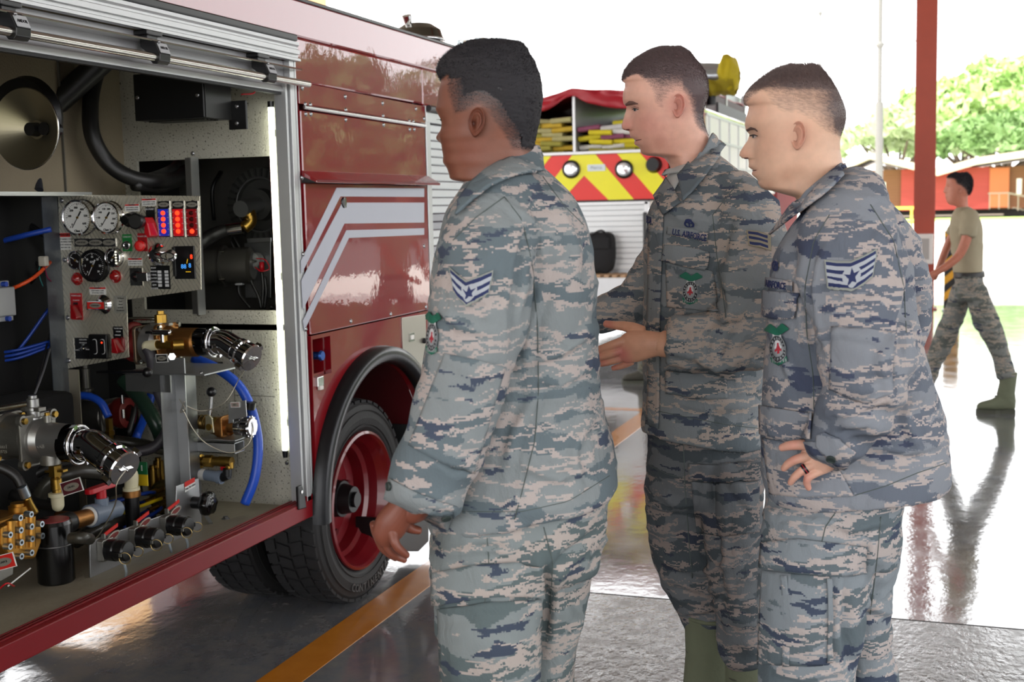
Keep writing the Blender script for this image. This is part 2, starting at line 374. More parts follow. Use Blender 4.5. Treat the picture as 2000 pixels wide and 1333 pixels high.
# tree line and low shed continuing to the right of the view (mirrored in the paintwork)
box('yard', (-60, -100, -.26), (140, -9, -.02), M('yard_asphalt', '4a4846', .85, var=.15, vs=.4), kind='structure')  # unseen yard, made dark to keep pale ground out of the paintwork's reflections
t = empty('long_shed', (122, -66, 0), 'long brown shed beyond the right edge of the view', 'building')
box('wall', (118, -92, 0), (126, -48, 3.6), wood, t); MB().prism([(-1, 3.6), (9, 3.6), (4, 5.2)], (118, -92.5, 0), XN, ZN, YN, 45).build('roof', M('rust_roof', '8a6a58', .7), t)
for k in range(9): box('window', (117.95, -90+k*4.6, 1.2), (118.02, -88+k*4.6, 2.6), M('dark_glass', '232a30', .1), t)
for i, (az, R_, h, r) in enumerate(((-13, 78, 10.5, 7.5), (-19.5, 70, 9.5, 7), (-25.5, 74, 11, 8), (-32, 66, 9.5, 7), (-39, 70, 11, 8), (-47, 62, 9.5, 8), (-57, 58, 10, 8))):
    x, y = R_*math.cos(math.radians(az)), R_*math.sin(math.radians(az))
    tree(x*1.4, y*1.4, h*1.22, r*1.3, 'taller green tree of the back row, out of frame, %s' % ['behind the broad one', 'behind the round one', 'behind the leaning one', 'behind the dense one', 'behind the low one', 'behind the narrow one', 'behind the tall one'][i], 40+i, '3f5a2c', '587a38', 5000, .9, .22)
    tree(x, y, h, r, ['broad', 'round', 'leaning', 'dense', 'low', 'narrow', 'tall'][i]+' green tree by the yard, out of frame to the right', 20+i, '3f5a2c', '587a38', 6000, .9, .22)

# tall tan hangar past the far side of the near engine: a corner shows above its roof, the rest is mirrored in the floor
t = empty('tan_hangar', (41, 44, 0), 'tall tan building, one corner showing above the near engine at the top edge', 'building')
hx = 36.; hy = onx(638, 5, 48.)[1]; hm = M('tan_cladding', 'c6a074', .75, var=.08, vs=.6)
box('wall', (hx, hy, 0), (hx+12, hy+55, 13), hm, t); box('roof_edge', (hx-.3, hy-.3, 13), (hx+12.3, hy+55.3, 13.4), M('hangar_trim', 'b98a58', .6), t)
for k in range(6): box('hangar_door', (hx-.06, hy+4+k*8.2, 0), (hx, hy+11.6+k*8.2, 5.5), M('door_tan', 'b88d5c', .6), t)
# ============================================================ the near fire engine (side skin in the plane y = YS)
YS = 2.067; TB = 2.211; YB = YS+2.35
red = M('engine_red', '850b17', .4, spec=.15, coat=1., crough=.02, bump=.02, bs=26, var=.05)
redin = M('engine_red_edge', '6d0d15', .4, spec=.2)
alu = M('brushed_aluminium', 'b9bbbd', .33, .9, var=.08, vs=30, bump=.04, bs=200, stretch=(.05, 1, 1))
alux = M('extruded_aluminium', 'c6c7c8', .36, .55, var=.06, vs=12)
steel = M('polished_steel', 'c4c4c2', .16, 1.)
rubber = M('black_rubber', '151517', .55, bump=.15, bs=80)
blackp = M('black_plastic', '101012', .32)
blackm = M('black_satin_metal', '0e0e10', .4, .2)
white = M('reflective_white_film', 'b9bcc8', .35, var=.03)
cream = M('speckled_liner', 'b0ada0', .7, var=.1, vs=3, bump=.25, bs=140)
# speckles on the liner
def speckle(m):
    nt = m.node_tree; N = nt.nodes; L = nt.links; b = N['Principled BSDF']; src = b.inputs['Base Color'].links[0].from_socket
    tc = N.new('ShaderNodeTexCoord'); v = N.new('ShaderNodeTexNoise'); v.inputs['Scale'].default_value = 150; v.inputs['Detail'].default_value = 2; L.new(tc.outputs['Object'], v.inputs['Vector'])
    r = N.new('ShaderNodeMapRange'); r.inputs[1].default_value = .62; r.inputs[2].default_value = .68; L.new(v.outputs['Fac'], r.inputs[0])
    x = N.new('ShaderNodeMix'); x.data_type = 'RGBA'; L.new(r.outputs[0], x.inputs[0]); L.new(src, x.inputs[6]); x.inputs[7].default_value = lin('4c4a44'); L.new(x.outputs[2], b.inputs['Base Color'])
speckle(cream)
def grey_liner(): 
    m = M('grey_liner', '8f8878', .75, var=.15, vs=2.5, bump=.2, bs=140); return m
chrome = M('chrome', 'd8d8da', .05, 1.)
T1 = empty('fire_engine', (2.6, YB-1.2, 0), 'near dark red fire engine with its pump compartment open', 'fire engine')
XL = 0.2                                  # body begins (out of frame, left)
XO0, XO1 = 1.35, 3.635                    # opening
ZF = .49                                  # compartment floor
ZO = 1.93                                 # underside of door head
def b1(name, a, b, mat, bevel=0, **k): return box(name, a, b, mat, T1, bevel, **k)
# -- body skin
MB().box((XL, YS, 2.085), (5.98, YS+.06, TB)).box((3.70, YS, 1.935), (4.785, YS+.06, 2.085)).box((4.785, YS, 1.93), (5.98, YS+.06, 2.085)).build('upper_panel', red, T1, .008)
b1('roof_sheet', (XL, YS+.02, TB-.02), (5.98, YB, TB+.004), red, .01)
b1('roof_edge_trim', (XL, YS-.004, TB-.004), (5.98, YS+.02, TB+.008), blackp, .003)
b1('front_body', (XL, YS, .46), (XO0-.06, YB, TB), red, .01)
b1('far_side_panel', (XL, YB-.05, .86), (5.98, YB, TB), red, .01)
b1('jamb_post', (3.70, YS+.002, .47), (3.735, YS+.06, 1.94), redin)
# rear face
b1('rear_panel', (5.93, YS, .46), (5.98, YB, TB), red, .01)
# -- riveted strip, hinged rod, ledge, big panel
Y0 = YS-.012
MB().prism([(3.715, 1.862), (4.778, 1.855), (4.778, 1.926), (3.715, 1.934)], (0, Y0, 0), XN, ZN, YN, .02).build('riveted_strip', red, T1, .002)
MB().prism([(3.722, 1.62), (4.772, 1.622), (4.772, 1.838), (3.722, 1.842)], (0, Y0, 0), XN, ZN, YN, .02).build('upper_door_panel', red, T1, .004)
MB().cyl((3.735, Y0-.008, 1.852), (4.75, Y0-.008, 1.845), .0075, n=12).build('hinge_rod', steel, T1)
MB().prism([(0, 0), (-.055, -.035), (-.055, -.043), (0, -.02)], (3.712, Y0, 1.64), YN, ZN, XN, 1.075).build('drip_ledge', red, T1, .002)
MB().cyl((3.715, Y0-.052, 1.604), (4.785, Y0-.052, 1.604), .004, n=8).build('ledge_lip', redin, T1)
rv = MB().lathe((0, 0, 0), -YN, [(0, .005), (.004, .0045), (.0075, .002), (.009, 0)], 10)
rivm = M('rivet_metal', 'a0a0a2', .25, .9)
def rivet(x, z, y=Y0, r=1.):
    o = getattr(rivet, 'o', None)
    if o is None: o = rivet.o = rv.build('rivet', rivm, T1, origin=(0, 0, 0)); q = o
    else: q = o.copy(); COL.objects.link(q)
    WP[q] = Vector((x, y, z)); q.location = WP[q]-WP[T1]; q.scale = (r, r, r)
for px, py in ((590, 172), (674, 189), (747, 202), (812, 213), (596, 206+ -2), (606, 205), (675, 215), (748, 227), (799, 237), (807, 238), (597, 223), (607, 223), (675, 234), (749, 244), (800, 253), (809, 253), (590, 347), (592, 497), (597, 643), (685, 628), (763, 614), (828, 481), (832, 600), (587, 166), (828, 232)):
    p = ony(px, py, Y0); rivet(p[0], p[2])
# main side panel around the cubby, the little steel door and the wheel arch
WX, WZ, TR = 4.175, .392, .392            # wheel centre, tyre radius
AX, AZ, AR = 4.232, .44, .485             # arch
ZS = 1.075
b1('side_panel', (3.728, Y0, ZS+.004), (4.775, YS+.04, 1.598), red, .004)
# lower panel with arch cut-out, made as strips above the arch
mb = MB(); n = 40
cub = (3.738, 3.868, .93, 1.062)
xs = sorted(set([3.728, 4.775, cub[0], cub[1]]+[AX+AR*math.cos(math.pi*i/n) for i in range(n+1)]))
xs = [x for x in xs if 3.728 <= x <= 4.775]
for xa, xb in zip(xs, xs[1:]):
    def za(x): return AZ+math.sqrt(max(0, AR**2-(x-AX)**2)) if abs(x-AX) < AR else .46
    z0, z1 = za(xa), za(xb)
    if cub[0]-1e-6 <= xa and xb <= cub[1]+1e-6:
        mb.prism([(xa, z0), (xb, z1), (xb, cub[2]), (xa, cub[2])], (0, Y0, 0), XN, ZN, YN, .03)
        mb.prism([(xa, cub[3]), (xb, cub[3]), (xb, ZS), (xa, ZS)], (0, Y0, 0), XN, ZN, YN, .03)
    else: mb.prism([(xa, z0), (xb, z1), (xb, ZS), (xa, ZS)], (0, Y0, 0), XN, ZN, YN, .03)
mb.build('wheel_panel', red, T1)
# body wall behind seen in the seam
b1('inner_skin', (3.73, YS+.1, 1.0), (4.78, YS+.12, 2.1), redin)
# arch flare: swept section
sec = [(0.0, .0), (-.002, -.028), (.012, -.045), (.04, -.05), (.062, -.04), (.066, 0)]
mb = MB()
def arch(i, j):
    a = math.radians(-2+184*(1-i)); r = AR-.008; k = j*(len(sec)-1); q = int(round(k)); rr, yy = sec[q]
    return Vector((AX+(r+rr)*math.cos(a), Y0+yy, AZ+(r+rr)*math.sin(a)))
mb.grid(arch, 56, len(sec)).build('wheel_arch_flare', M('black_arch_rubber', '17181c', .3, .35, var=.1, bump=.03), T1, recalc=True)
mb = MB(); mb.grid(lambda i, j: Vector((AX+(AR)*math.cos(math.radians(180*i)), YS+.02+.75*j, AZ+AR*math.sin(math.radians(180*i)))), 40, 2)
mb.build('wheel_well', M('wheel_well_red', '4e0b12', .5), T1)
b1('wheel_well_back', (3.72, YS+.78, .2), (4.75, YS+.8, 1.0), M('underbody_black', '0b0b0c', .8))
# white chevron stripes laid on the panel
Ys_ = Y0-.0015
def band(pts, nm='stripe'):
    P = [ony(*p, Y0) for p in pts]; MB().prism([(p[0], p[2]) for p in P], (0, Ys_, 0), XN, ZN, YN, .0014).build(nm, white, T1)
band([(587, 510), (657, 367), (828, 368), (828, 385), (664, 384), (588, 536)])
band([(588, 548), (668, 396), (828, 396), (828, 435), (672, 437), (591, 606)])
band([(591, 627), (676, 450), (828, 446), (828, 459), (681, 465), (594, 646)])
p = ony(671, 396, Y0); c = Vector((p[0], Y0-.001, p[2]))
MB().lathe(c, -YN, [(0, .004), (.016, .004), (.02, .001), (.02, 0)], 20).build('paddle_lock', blackp, T1)
MB().bar(c+Vector((0, -.006, -.018)), c+Vector((0, -.006, .018)), .004, .01).build('lock_slot', steel, T1)
# cubby with blue air coupling
cb = empty('cubby', ((cub[0]+cub[1])/2, YS, 1.0), parent=T1)
bx = MB(); d = .07
bx.box((cub[0], YS+.015, cub[2]-.01), (cub[0]+.006, YS+d, cub[3])).box((cub[1]-.006, YS+.015, cub[2]), (cub[1], YS+d, cub[3])).box((cub[0], YS+.015, cub[2]), (cub[1], YS+d, cub[2]+.006)).box((cub[0], YS+.015, cub[3]-.006), (cub[1], YS+d, cub[3])).box((cub[0], YS+d, cub[2]), (cub[1], YS+d+.006, cub[3]))
bx.build('recess', red, cb)
p = ony(612, 695, YS+.035); c = Vector(p); bl = M('blue_anodised', '2c5aa8', .3, .5)
MB().cyl(c, c+Vector((0, -.03, 0)), .014, n=16).cyl(c+Vector((0, -.03, 0)), c+Vector((0, -.038, 0)), .019, .016, n=16).cyl(c+Vector((-.022, -.015, .004)), c+Vector((.022, -.015, -.004)), .006, n=10).build('air_coupling', bl, cb)
p = ony(624, 745, Y0-.004); c = Vector(p)
MB().box(c+Vector((-.022, -.006, -.018)), c+Vector((.022, .006, .016))).mat(1).box(c+Vector((-.012, -.01, -.03)), c+Vector((.012, .002, -.016))).build('latch_plate', [steel, M('white_plastic', 'e8e4de', .4)], cb, .002)
# little stainless door with latch and hinge
P = [ony(*q, Y0) for q in ((783, 621), (829, 614), (832, 727), (809, 734), (785, 700))]
dr = MB().prism([(p[0], p[2]) for p in P], (0, Y0-.006, 0), XN, ZN, YN, .006).build('filler_door', M('worn_stainless', 'b3ada4', .3, .8, var=.12, vs=6), T1, .001)
p = ony(803, 659, Y0-.006); MB().prism(rrect(.05, .034, .004), (p[0], Y0-.006, p[2]), XN, ZN, -YN, .004).build('latch', steel, dr)
MB().prism(rrect(.03, .018, .003), (p[0], Y0-.010, p[2]), XN, ZN, -YN, .003).build('latch_paddle', M('white_plastic', 'e8e4de', .4), dr)
MB().cyl((4.765, Y0-.008, .82), (4.765, Y0-.008, 1.07), .006, n=10).build('hinge', steel, dr)
p = ony(829, 666, Y0-.01); MB().sph(p, .012, 10, 8).build('bumper_stop', rubber, dr)
# -- wheels: outer and inner tyre, red rim
tyre_m = M('tyre_rubber', '1b1a1b', .62, var=.15, vs=20, bump=.1, bs=40); tread_m = M('tyre_tread', '171618', .75, var=.2, vs=15, bump=.15, bs=60)
rimred = M('rim_red', '6c0814', .35, coat=.6, var=.05)
def wheel(name, x, y, rim_out=True, w=.235):
    t = empty(name, (x, y, 0), parent=T1); c = Vector((x, y, WZ))
    R, r = TR, .262
    prof = [(r, .02), (r+.02, .005), (r+.055, 0), (R-.05, .004), (R-.025, .012), (R-.010, .026), (R-.007, .05)]
    prof += [(R-.007, w-.05), (R-.010, w-.026), (R-.025, w-.012), (R-.05, w-.004), (r+.055, w), (r+.02, w-.005), (r, w-.02), (r, .02)]
    MB().lathe(c, YN, prof, 72).build('tyre', tyre_m, t)
    rib = MB(); 
    for rr, yy in ((r+.03, .0), (R-.045, .0005)): rib.torus(c+YN*yy, YN, rr, .0022, 72, 5)
    rib.build('sidewall_ring', tyre_m, t)
    tr = MB(); nb_ = 44; tw = [(.016, .058), (.064, .112), (.12, .168), (.176, .219)]
    for k in range(nb_):
        for q, (ya, yb) in enumerate(tw):
            a = 2*math.pi*(k+.5*(q % 2))/nb_; da = 2*math.pi/nb_*.38; vs = []
            for rr in (R-.016, R+.0005):
                dr_ = .006 if (q in (0, 3) and rr > R-.01) else 0
                for yy, sk in ((ya, 0), (yb, .035*(1 if q % 2 else -1))):
                    for s_ in (-1, 1):
                        aa = a+s_*da+sk; e = dr_ if (q == 0 and yy == ya) or (q == 3 and yy == yb) else 0
                        vs.append(c+Vector(((rr-e)*math.cos(aa), yy, (rr-e)*math.sin(aa))))
            tr._add(vs, [(0, 1, 3, 2), (4, 6, 7, 5), (0, 4, 5, 1), (2, 3, 7, 6), (0, 2, 6, 4), (1, 5, 7, 3)], False)
    o = tr.build('tread_block', tread_m, t, recalc=True); o['kind'] = 'stuff'
    # dished rim (seen from the outside: deep cone to the hub)
    dp = .155
    prof = [(r+.006, .004), (r+.004, -.006), (r-.006, -.010), (r-.012, .002), (r-.018, .02), (r-.03, .05), (r-.036, .085), (r-.05, .098), (r-.052, dp-.01), (r-.085, dp), (.1, dp+.01), (.06, dp+.012), (0, dp+.012)]
    MB().lathe(c+YN*.008, YN, prof, 64).build('rim', rimred, t)
    if rim_out:
        for k in range(8):
            a = k*math.pi/4+.2; e = Vector((math.cos(a), 0, math.sin(a)))
            q = c+e*.145+YN*(dp+.012); MB().cyl(q, q-YN*.028, .013, n=6).build('wheel_nut', M('dull_red_metal', '5c1018', .4, .4), t)
        MB().cyl(c+YN*dp, c+YN*.09, .075, .07, n=24).cyl(c+YN*.09, c+YN*.045, .06, .05, n=24).cyl(c+YN*.045, c+YN*.03, .03, n=16).build('hub', blackm, t)
    return t
wh = wheel('wheel', WX, YS+.03)
wheel('inner_wheel', WX, YS+.03+.285, False)
# raised maker's lettering round the sidewall
def arc_text(s, ang0, R_, size, step, flip=1):
    for k, ch in enumerate(s):
        a = math.radians(ang0)+k*step*flip; e = Vector((math.cos(a), 0, math.sin(a))); tng = Vector((-math.sin(a), 0, math.cos(a)))*flip
        if ch != ' ': text(ch, size, Vector((WX, YS+.03-.001, WZ))+e*R_, tng, e*(-flip), M('tyre_letter', '2e2c2c', .5), wh, depth=.0012, bold=.02)
arc_text('CONTINENTAL', -112, .335, .042, .098, 1)
arc_text('HDR', 152, .335, .042, .1, -1)
box('axle', (WX-.05, YS+.3, WZ-.05), (WX+.05, YB-.3, WZ+.05), blackm, T1, .01)
wheel('wheel', WX, YB-.03-.235, False)
b1('chassis_rail', (XL, YS+.75, .5), (5.98, YS+.83, .68), M('underbody_black', '0b0b0c', .8)); b1('chassis_rail', (XL, YB-.83, .5), (5.98, YB-.75, .68), M('underbody_black', '0b0b0c', .8))
b1('mud_flap', (4.66, YS+.03, .28), (4.672, YS+.55, .60), rubber, .002)
# black tow fitting hanging low behind the wheel
p = ony(822, 1040, YS+.05)
P = [ony(*q, YS+.05) for q in ((738, 1012), (838, 1008), (838, 1058), (818, 1078), (760, 1078), (738, 1060))]; MB().prism([(q[0], q[2]) for q in P], (0, YS+.05, 0), XN, ZN, YN, .1).build('exhaust_bracket', blackm, T1, .004)
MB().box((P[1][0]-.12, YS+.06, .36), (P[1][0]-.05, YS+.14, .5)).build('bracket_hanger', blackm, T1)
# -- sill
MB().prism([(0, .452), (.0, .498), (-.0, .512), (.022, .514), (.024, .50), (.05, .498), (.05, .452)], (XO0-.1, YS-.012, 0), YN, ZN, XN, 3.70-XO0+.1).build('sill', M('sill_red', '7c0c17', .38, spec=.3, var=.06), T1, .003)
for k, (dy, r) in enumerate(((.006, .004), (.02, .003), (.034, .003))):
    MB().cyl((XO0-.05, YS+dy+.006, .514), (3.69, YS+dy+.006, .514), r, n=8).build('sill_bead', redin, T1)
b1('skirt_end', (3.66, YS-.01, .455), (3.76, YS+.05, .53), _mc['sill_red'], .004)
b1('rear_skirt', (4.72, YS-.01, .455), (5.98, YS+.05, .56), red, .01)
# -- roller shutter behind the wheel
shx0, shx1 = 4.79, 7.2
b1('shutter_jamb', (4.785, YS-.012, .6), (4.83, YS+.05, 1.93), alux, .003); b1('shutter_jamb', (5.84, YS-.012, .6), (5.90, YS+.05, 1.93), alux, .003)
b1('shutter_head', (4.785, YS-.014, 1.862), (5.90, YS+.05, 1.905), alux, .003); MB().cyl((4.79, YS-.022, 1.918), (5.90, YS-.022, 1.918), .014, n=12).build('drip_rail', M('black_rubber_strip', '2b2c2e', .4), T1)
slw = M('white_slat', 'dcdfe0', .35, .1); slg = M('grey_slat', 'a7a8ae', .4, .1)
z = 1.858; k = 0
gz = ony(835, 395, YS)[2], ony(835, 432, YS)[2]
while z > .62:
    gcol = slg if (1.43 < z < 1.50 or 1.34 < z < 1.37) else slw
    MB().prism([(0, 0), (-.006, -.004), (-.006, -.028), (0, -.032), (.008, -.032), (.008, 0)], (4.83, YS+.012, z), YN, ZN, XN, 1.02).build('slat', gcol, T1); z -= .0345; k += 1
# siren horn on the roof
p = ony(817, 66, YS+.13)
sg = empty('siren', (p[0]+.0, YS+.13, TB), parent=T1); c = Vector((p[0], YS+.13, p[2]-.035)); MB().cyl((c.x, c.y, TB), c, .05, n=20).build('siren_stem', blackm, sg)
sc = 1.
MB().lathe(c+Vector((0, 0, .0)), ZN, [(.10, .0), (.112, .012), (.10, .05), (.06, .075), (0, .084)], 32).build('dome', M('dark_chrome', '7e7b72', .12, 1.), sg)
MB().torus(c+Vector((0, 0, .006)), ZN, .112, .008, 32, 8).build('rim_ring', chrome, sg); MB().cyl(c+Vector((-.06, .02, .07)), c+Vector((-.075, .02, .105)), .016, .022, n=12).build('knob', chrome, sg)
# white beacon pair further along the roof (pale in the glare)
for i, (px, py) in enumerate(((903, 80), (937, 75))):
    p = ony(px, py+8, YS+.9)
    MB().cyl((p[0], p[1], TB), (p[0], p[1], TB+.1), .05, n=20).mat(1).cyl((p[0], p[1], TB+.1), (p[0], p[1], p[2]+.03), .04, n=20).build('beacon', [M('beacon_base', 'd5d8d8', .3), M('beacon_lens', 'cfd9dc', .1, trans=.6)], T1)
# -- door head: shutter casing above the opening
hd = empty('door_head', (2.6, YS, 2.0), parent=T1)
box('black_cap_strip', (XO0-.1, YS-.03, 2.063), (3.690, YS+.0, 2.085), blackp, hd, .004)
MB().prism([(0, 2.062), (-.024, 2.062), (-.024, 2.052), (-.018, 2.046), (-.018, 2.040), (-.026, 2.036), (-.026, 2.022), (0, 2.022)], (XO0-.1, YS, 0), YN, ZN, XN, 5.152-XO0-1.345).build('casing_profile', alux, hd)
MB().prism([(0, 2.022), (-.016, 2.022), (-.016, 2.012), (-.026, 2.008), (-.026, 2.000), (0, 2.000)], (XO0-.1, YS, 0), YN, ZN, XN, 3.712-XO0+.1).build('casing_profile', alux, hd)
box('shutter_slat', (XO0, YS+.012, 1.90), (3.66, YS+.03, 2.0), M('matt_slat', 'a5a5a8', .4, .4), hd, .002)
MB().prism([(0, 0), (-.05, -.004), (-.052, -.010), (0, -.010)], (XO0, YS+.012, 1.978), YN, ZN, XN, 3.695-XO0).build('finger_ledge', steel, hd, .001)
box('bottom_rail', (XO0, YS+.008, 1.896), (3.655, YS+.035, 1.915), alux, hd, .003)
box('brush_seal', (XO0, YS+.012, 1.888), (3.65, YS+.03, 1.897), rubber, hd)
MB().cyl((XO0, YS-.045, 1.925), (3.722, YS-.045, 1.925), .0115, n=20).build('lift_bar', M('brushed_bar', 'c2bfb8', .22, 1., stretch=(.02, 1, 1), bump=.04, bs=200), hd)
for px, py in ((33, 40), (312, 107), (524, 152)):
    p = ony(px, py, YS-.045); c = Vector((p[0], YS-.045, 1.925))
    t = empty('bar_clamp', c, parent=T1)
    MB().prism([(-.017, -.010), (-.008, -.018), (.008, -.017), (.017, -.006), (.03, .018), (.045, .03), (.045, .05), (.018, .052), (-.004, .040), (-.019, .008)], (c.x-.024, c.y, c.z), YN, ZN, XN, .048).build('bracket', blackp, t, .002)
    MB().box((c.x-.022, YS-.026, c.z+.048), (c.x+.022, YS+.012, c.z+.066)).build('hook', blackp, t, .003); MB().box((c.x-.034, YS-.034, c.z+.060), (c.x+.034, YS+.012, c.z+.074)).build('hook_plate', blackp, t, .003)
    v_ = Vector((0, .42, .905)); n_ = Vector((0, -.905, .42)); bc = c+Vector((0, -.0125, .024))
    MB().prism(rrect(.042, .030, .003), bc, XN, v_, n_, .0025).build('badge', M('badge_silver', 'b6b8bb', .45, .0), t)
    text('AMDOR', .011, bc+n_*.0027, XN, v_, M('print_black', '17171a', .6), t, fit=.034, bold=.02)
    MB().sph((c.x-.018, c.y-.012, c.z+.040), .0045, 8, 6).build('screw', rivm, t)
# right jamb of the opening: extrusion with grooves
for i, (a, b, dy, mt) in enumerate(((3.640, 3.652, -.004, alux), (3.652, 3.662, .008, alu), (3.662, 3.690, -.010, alux), (3.690, 3.698, .002, alu), (3.698, 3.708, -.008, alux))):
    b1('jamb_rail', (a, YS+dy, .50), (b, YS+.04, 2.0 if i > 1 else 1.93), mt, .001)
b1('jamb_rail', (XO0-.06, YS-.01, .5), (XO0, YS+.04, 2.0), alux, .002)
p = ony(590, 977, YS-.02); MB().prism([(-.02, -.03), (.03, -.035), (.022, .01), (.006, .05), (-.02, .05)], (p[0], YS-.02, p[2]), XN, ZN, YN, .012).build('jamb_catch', blackp, T1, .003)
MB().lathe((p[0]-.002, YS-.02, p[2]+.028), -YN, [(0, .003), (.006, .003), (.006, 0)], 10).build('catch_screw', steel, T1)
# ============================================================ the second fire engine, seen from behind
X2 = 13.0; YA, YZ = 2.42, 4.98
red2 = M('engine_red_far', 'a01722', .3, coat=1., crough=.04)
T2 = empty('fire_engine', (X2+3.4, (YA+YZ)/2, 0), 'second fire engine seen from behind with red and yellow chevron tail', 'fire engine')
def b2(name, a, b, mat, bevel=0, **k): return box(name, a, b, mat, T2, bevel, **k)
silver = M('body_silver', 'c4c8cb', .35, .3)
ZB0, ZB1 = 1.555, 2.05     # chevron board
b2('tail_wall', (X2+.02, YA+.05, .45), (X2+.3, YZ-.05, 1.55), silver, .01)
b2('side_body', (X2+.02, YA, .5), (X2+5.55, YA+.1, 2.5), red2, .02); b2('side_body', (X2+.02, YZ-.1, .5), (X2+5.55, YZ, 2.5), red2, .02)
b2('hose_bed_floor', (X2+.05, YA+.1, 1.96), (X2+3.2, YZ-.1, 2.02), alu)
b2('bulkhead', (X2+3.1, YA+.1, .5), (X2+3.2, YZ-.1, 2.6), red2)
# cab
b2('cab', (X2+5.65, YA-.02, .55), (X2+8.6, YZ+.02, 2.75), M('cab_red', '5c0a14', .6, spec=.1), .12)
for y in (YA-.03, YZ+.02): box('cab_window', (X2+6.1, y, 1.75), (X2+7.0, y+.01, 2.4), M('dark_glass', '232a30', .1), T2); box('cab_window', (X2+7.2, y, 1.75), (X2+8.1, y+.01, 2.4), M('dark_glass', '232a30', .1), T2)
b2('side_glare_band', (X2+.1, YA-.006, 1.62), (X2+5.5, YA, 2.42), M('painted_side_glare', 'e9e6e0', .3))  # white band paints the sky glare mirrored by the glossy red side
for k in range(4): b2('side_rail', (X2+.1, YA-.02, 2.42-.27*k), (X2+5.5, YA-.006, 2.45-.27*k), alux)
for k in range(8): b2('side_post', (X2+.25+k*.65, YA-.016, 1.62), (X2+.30+k*.65, YA-.006, 2.42), alux)
# chevron board
cb_ = b2('chevron_board', (X2-.02, 2.80, ZB0), (X2+.02, YZ, ZB1), M('chevron_red', 'dc2216', .35), .004)
yel = M('chevron_yellow', 'e8e000', .35, var=.03)
C0 = 3.727; hz = ZB1-ZB0
for s in (-1, 1):
    for k in range(3):
        a0 = k*.50+ (0.0); w_ = .25
        if k == 0: poly = [(0, hz), (.13, hz), (.55, 0), (.27, 0), (0, .27)]
        else: a0 = .37+.5*(k-1); poly = [(a0, hz), (a0+.25, hz), (a0+.68, 0), (a0+.43, 0)]
        lim = (C0-2.80) if s < 0 else (YZ-C0)
        def clip(poly, L_):
            out = []
            for i in range(len(poly)):
                p, q = poly[i], poly[(i+1) % len(poly)]
                if p[0] <= L_: out.append(p)
                if (p[0] <= L_) != (q[0] <= L_):
                    t_ = (L_-p[0])/(q[0]-p[0]); out.append((L_, p[1]+(q[1]-p[1])*t_))
            return out
        pl = clip(poly, lim)
        if len(pl) > 2: MB().prism([(s*-1*a, b) for a, b in pl] if s > 0 else pl, (X2-.02, C0, ZB0), -YN, ZN, -XN, .003).build('chevron_stripe', yel, cb_)
for px in (1117, 1220):
    p = onx(px, 331, X2); m = MB().lathe((X2-.02, p[1], p[2]), -XN, [(.10, 0), (.1, .02), (.085, .035), (.07, .03)], 24).mat(1).lathe((X2-.02, p[1], p[2]), -XN, [(0, .05), (.05, .045), (.072, .03)], 24); m.build('scene_lamp', [blackp, M('lamp_lens', 'e9ecef', .1, .6)], cb_)
p = onx(1166, 328, X2); MB().prism(rrect(.2, .07, .01), (X2-.023, p[1], p[2]), -YN, ZN, -XN, .006).build('maker_plate', M('plate_grey', 'a9b0b2', .3, .4), cb_)
text('Pierce', .05, (X2-.0295, p[1], p[2]), -YN, ZN, M('print_grey', '6d7274', .5), cb_)
b2('board_cap', (X2-.05, 2.72, ZB1), (X2+.06, YZ, ZB1+.035), alux, .005)
b2('board_base', (X2-.022, 2.80, ZB0-.02), (X2, YZ, ZB0), blackm)
# tail shutter
sh = b2('shutter_frame', (X2-.03, 3.02, 1.50), (X2+.02, YZ-.1, 1.535), alux, .003)
z = 1.50
while z > .84: box('slat', (X2-.012, 3.06, z-.055), (X2+.01, YZ-.12, z-.004), slw, T2, .002); z -= .058
b2('shutter_jamb', (X2-.03, 3.0, .75), (X2+.02, 3.06, 1.53), alux, .003)
# corner column with chequer plate and narrow chevrons
b2('corner_column', (X2-.02, 2.42, .60), (X2+.02, 3.0, 1.55), M('chequer_plate', 'b4aca0', .35, .7, bump=.5, bs=40), .004)
cy = 2.93
for k in range(6):
    z0 = 1.31-.12*k
    MB().prism([(-.07, 0), (.07, .06), (.07, .18), (-.07, .12)], (X2-.021, cy, z0-.12), -YN, ZN, -XN, .003).build('corner_stripe', yel if k % 2 == 0 else M('chevron_red', 'dc2216', .35), T2)
p = onx(1263, 420, X2); 
for zz in (1.42, 1.0): MB().lathe((X2-.02, cy+.02, zz), -XN, [(.06, 0), (.06, .02), (.045, .03), (0, .03)], 20).build('tail_lamp', chrome, T2)
MB().cyl((X2-.07, 3.05, .8), (X2-.07, 3.05, 1.4), .018, n=10).build('grab_rail', blackp, T2)
for zz in (.8, 1.4): MB().cyl((X2-.07, 3.05, zz), (X2, 3.05, zz), .018, n=10).build('rail_bracket', blackp, T2)
p = onx(1278, 322, X2); MB().cyl((X2-.1, p[1], p[2]), (X2-.02, p[1], p[2]), .07, .09, n=20).build('socket', blackm, T2)
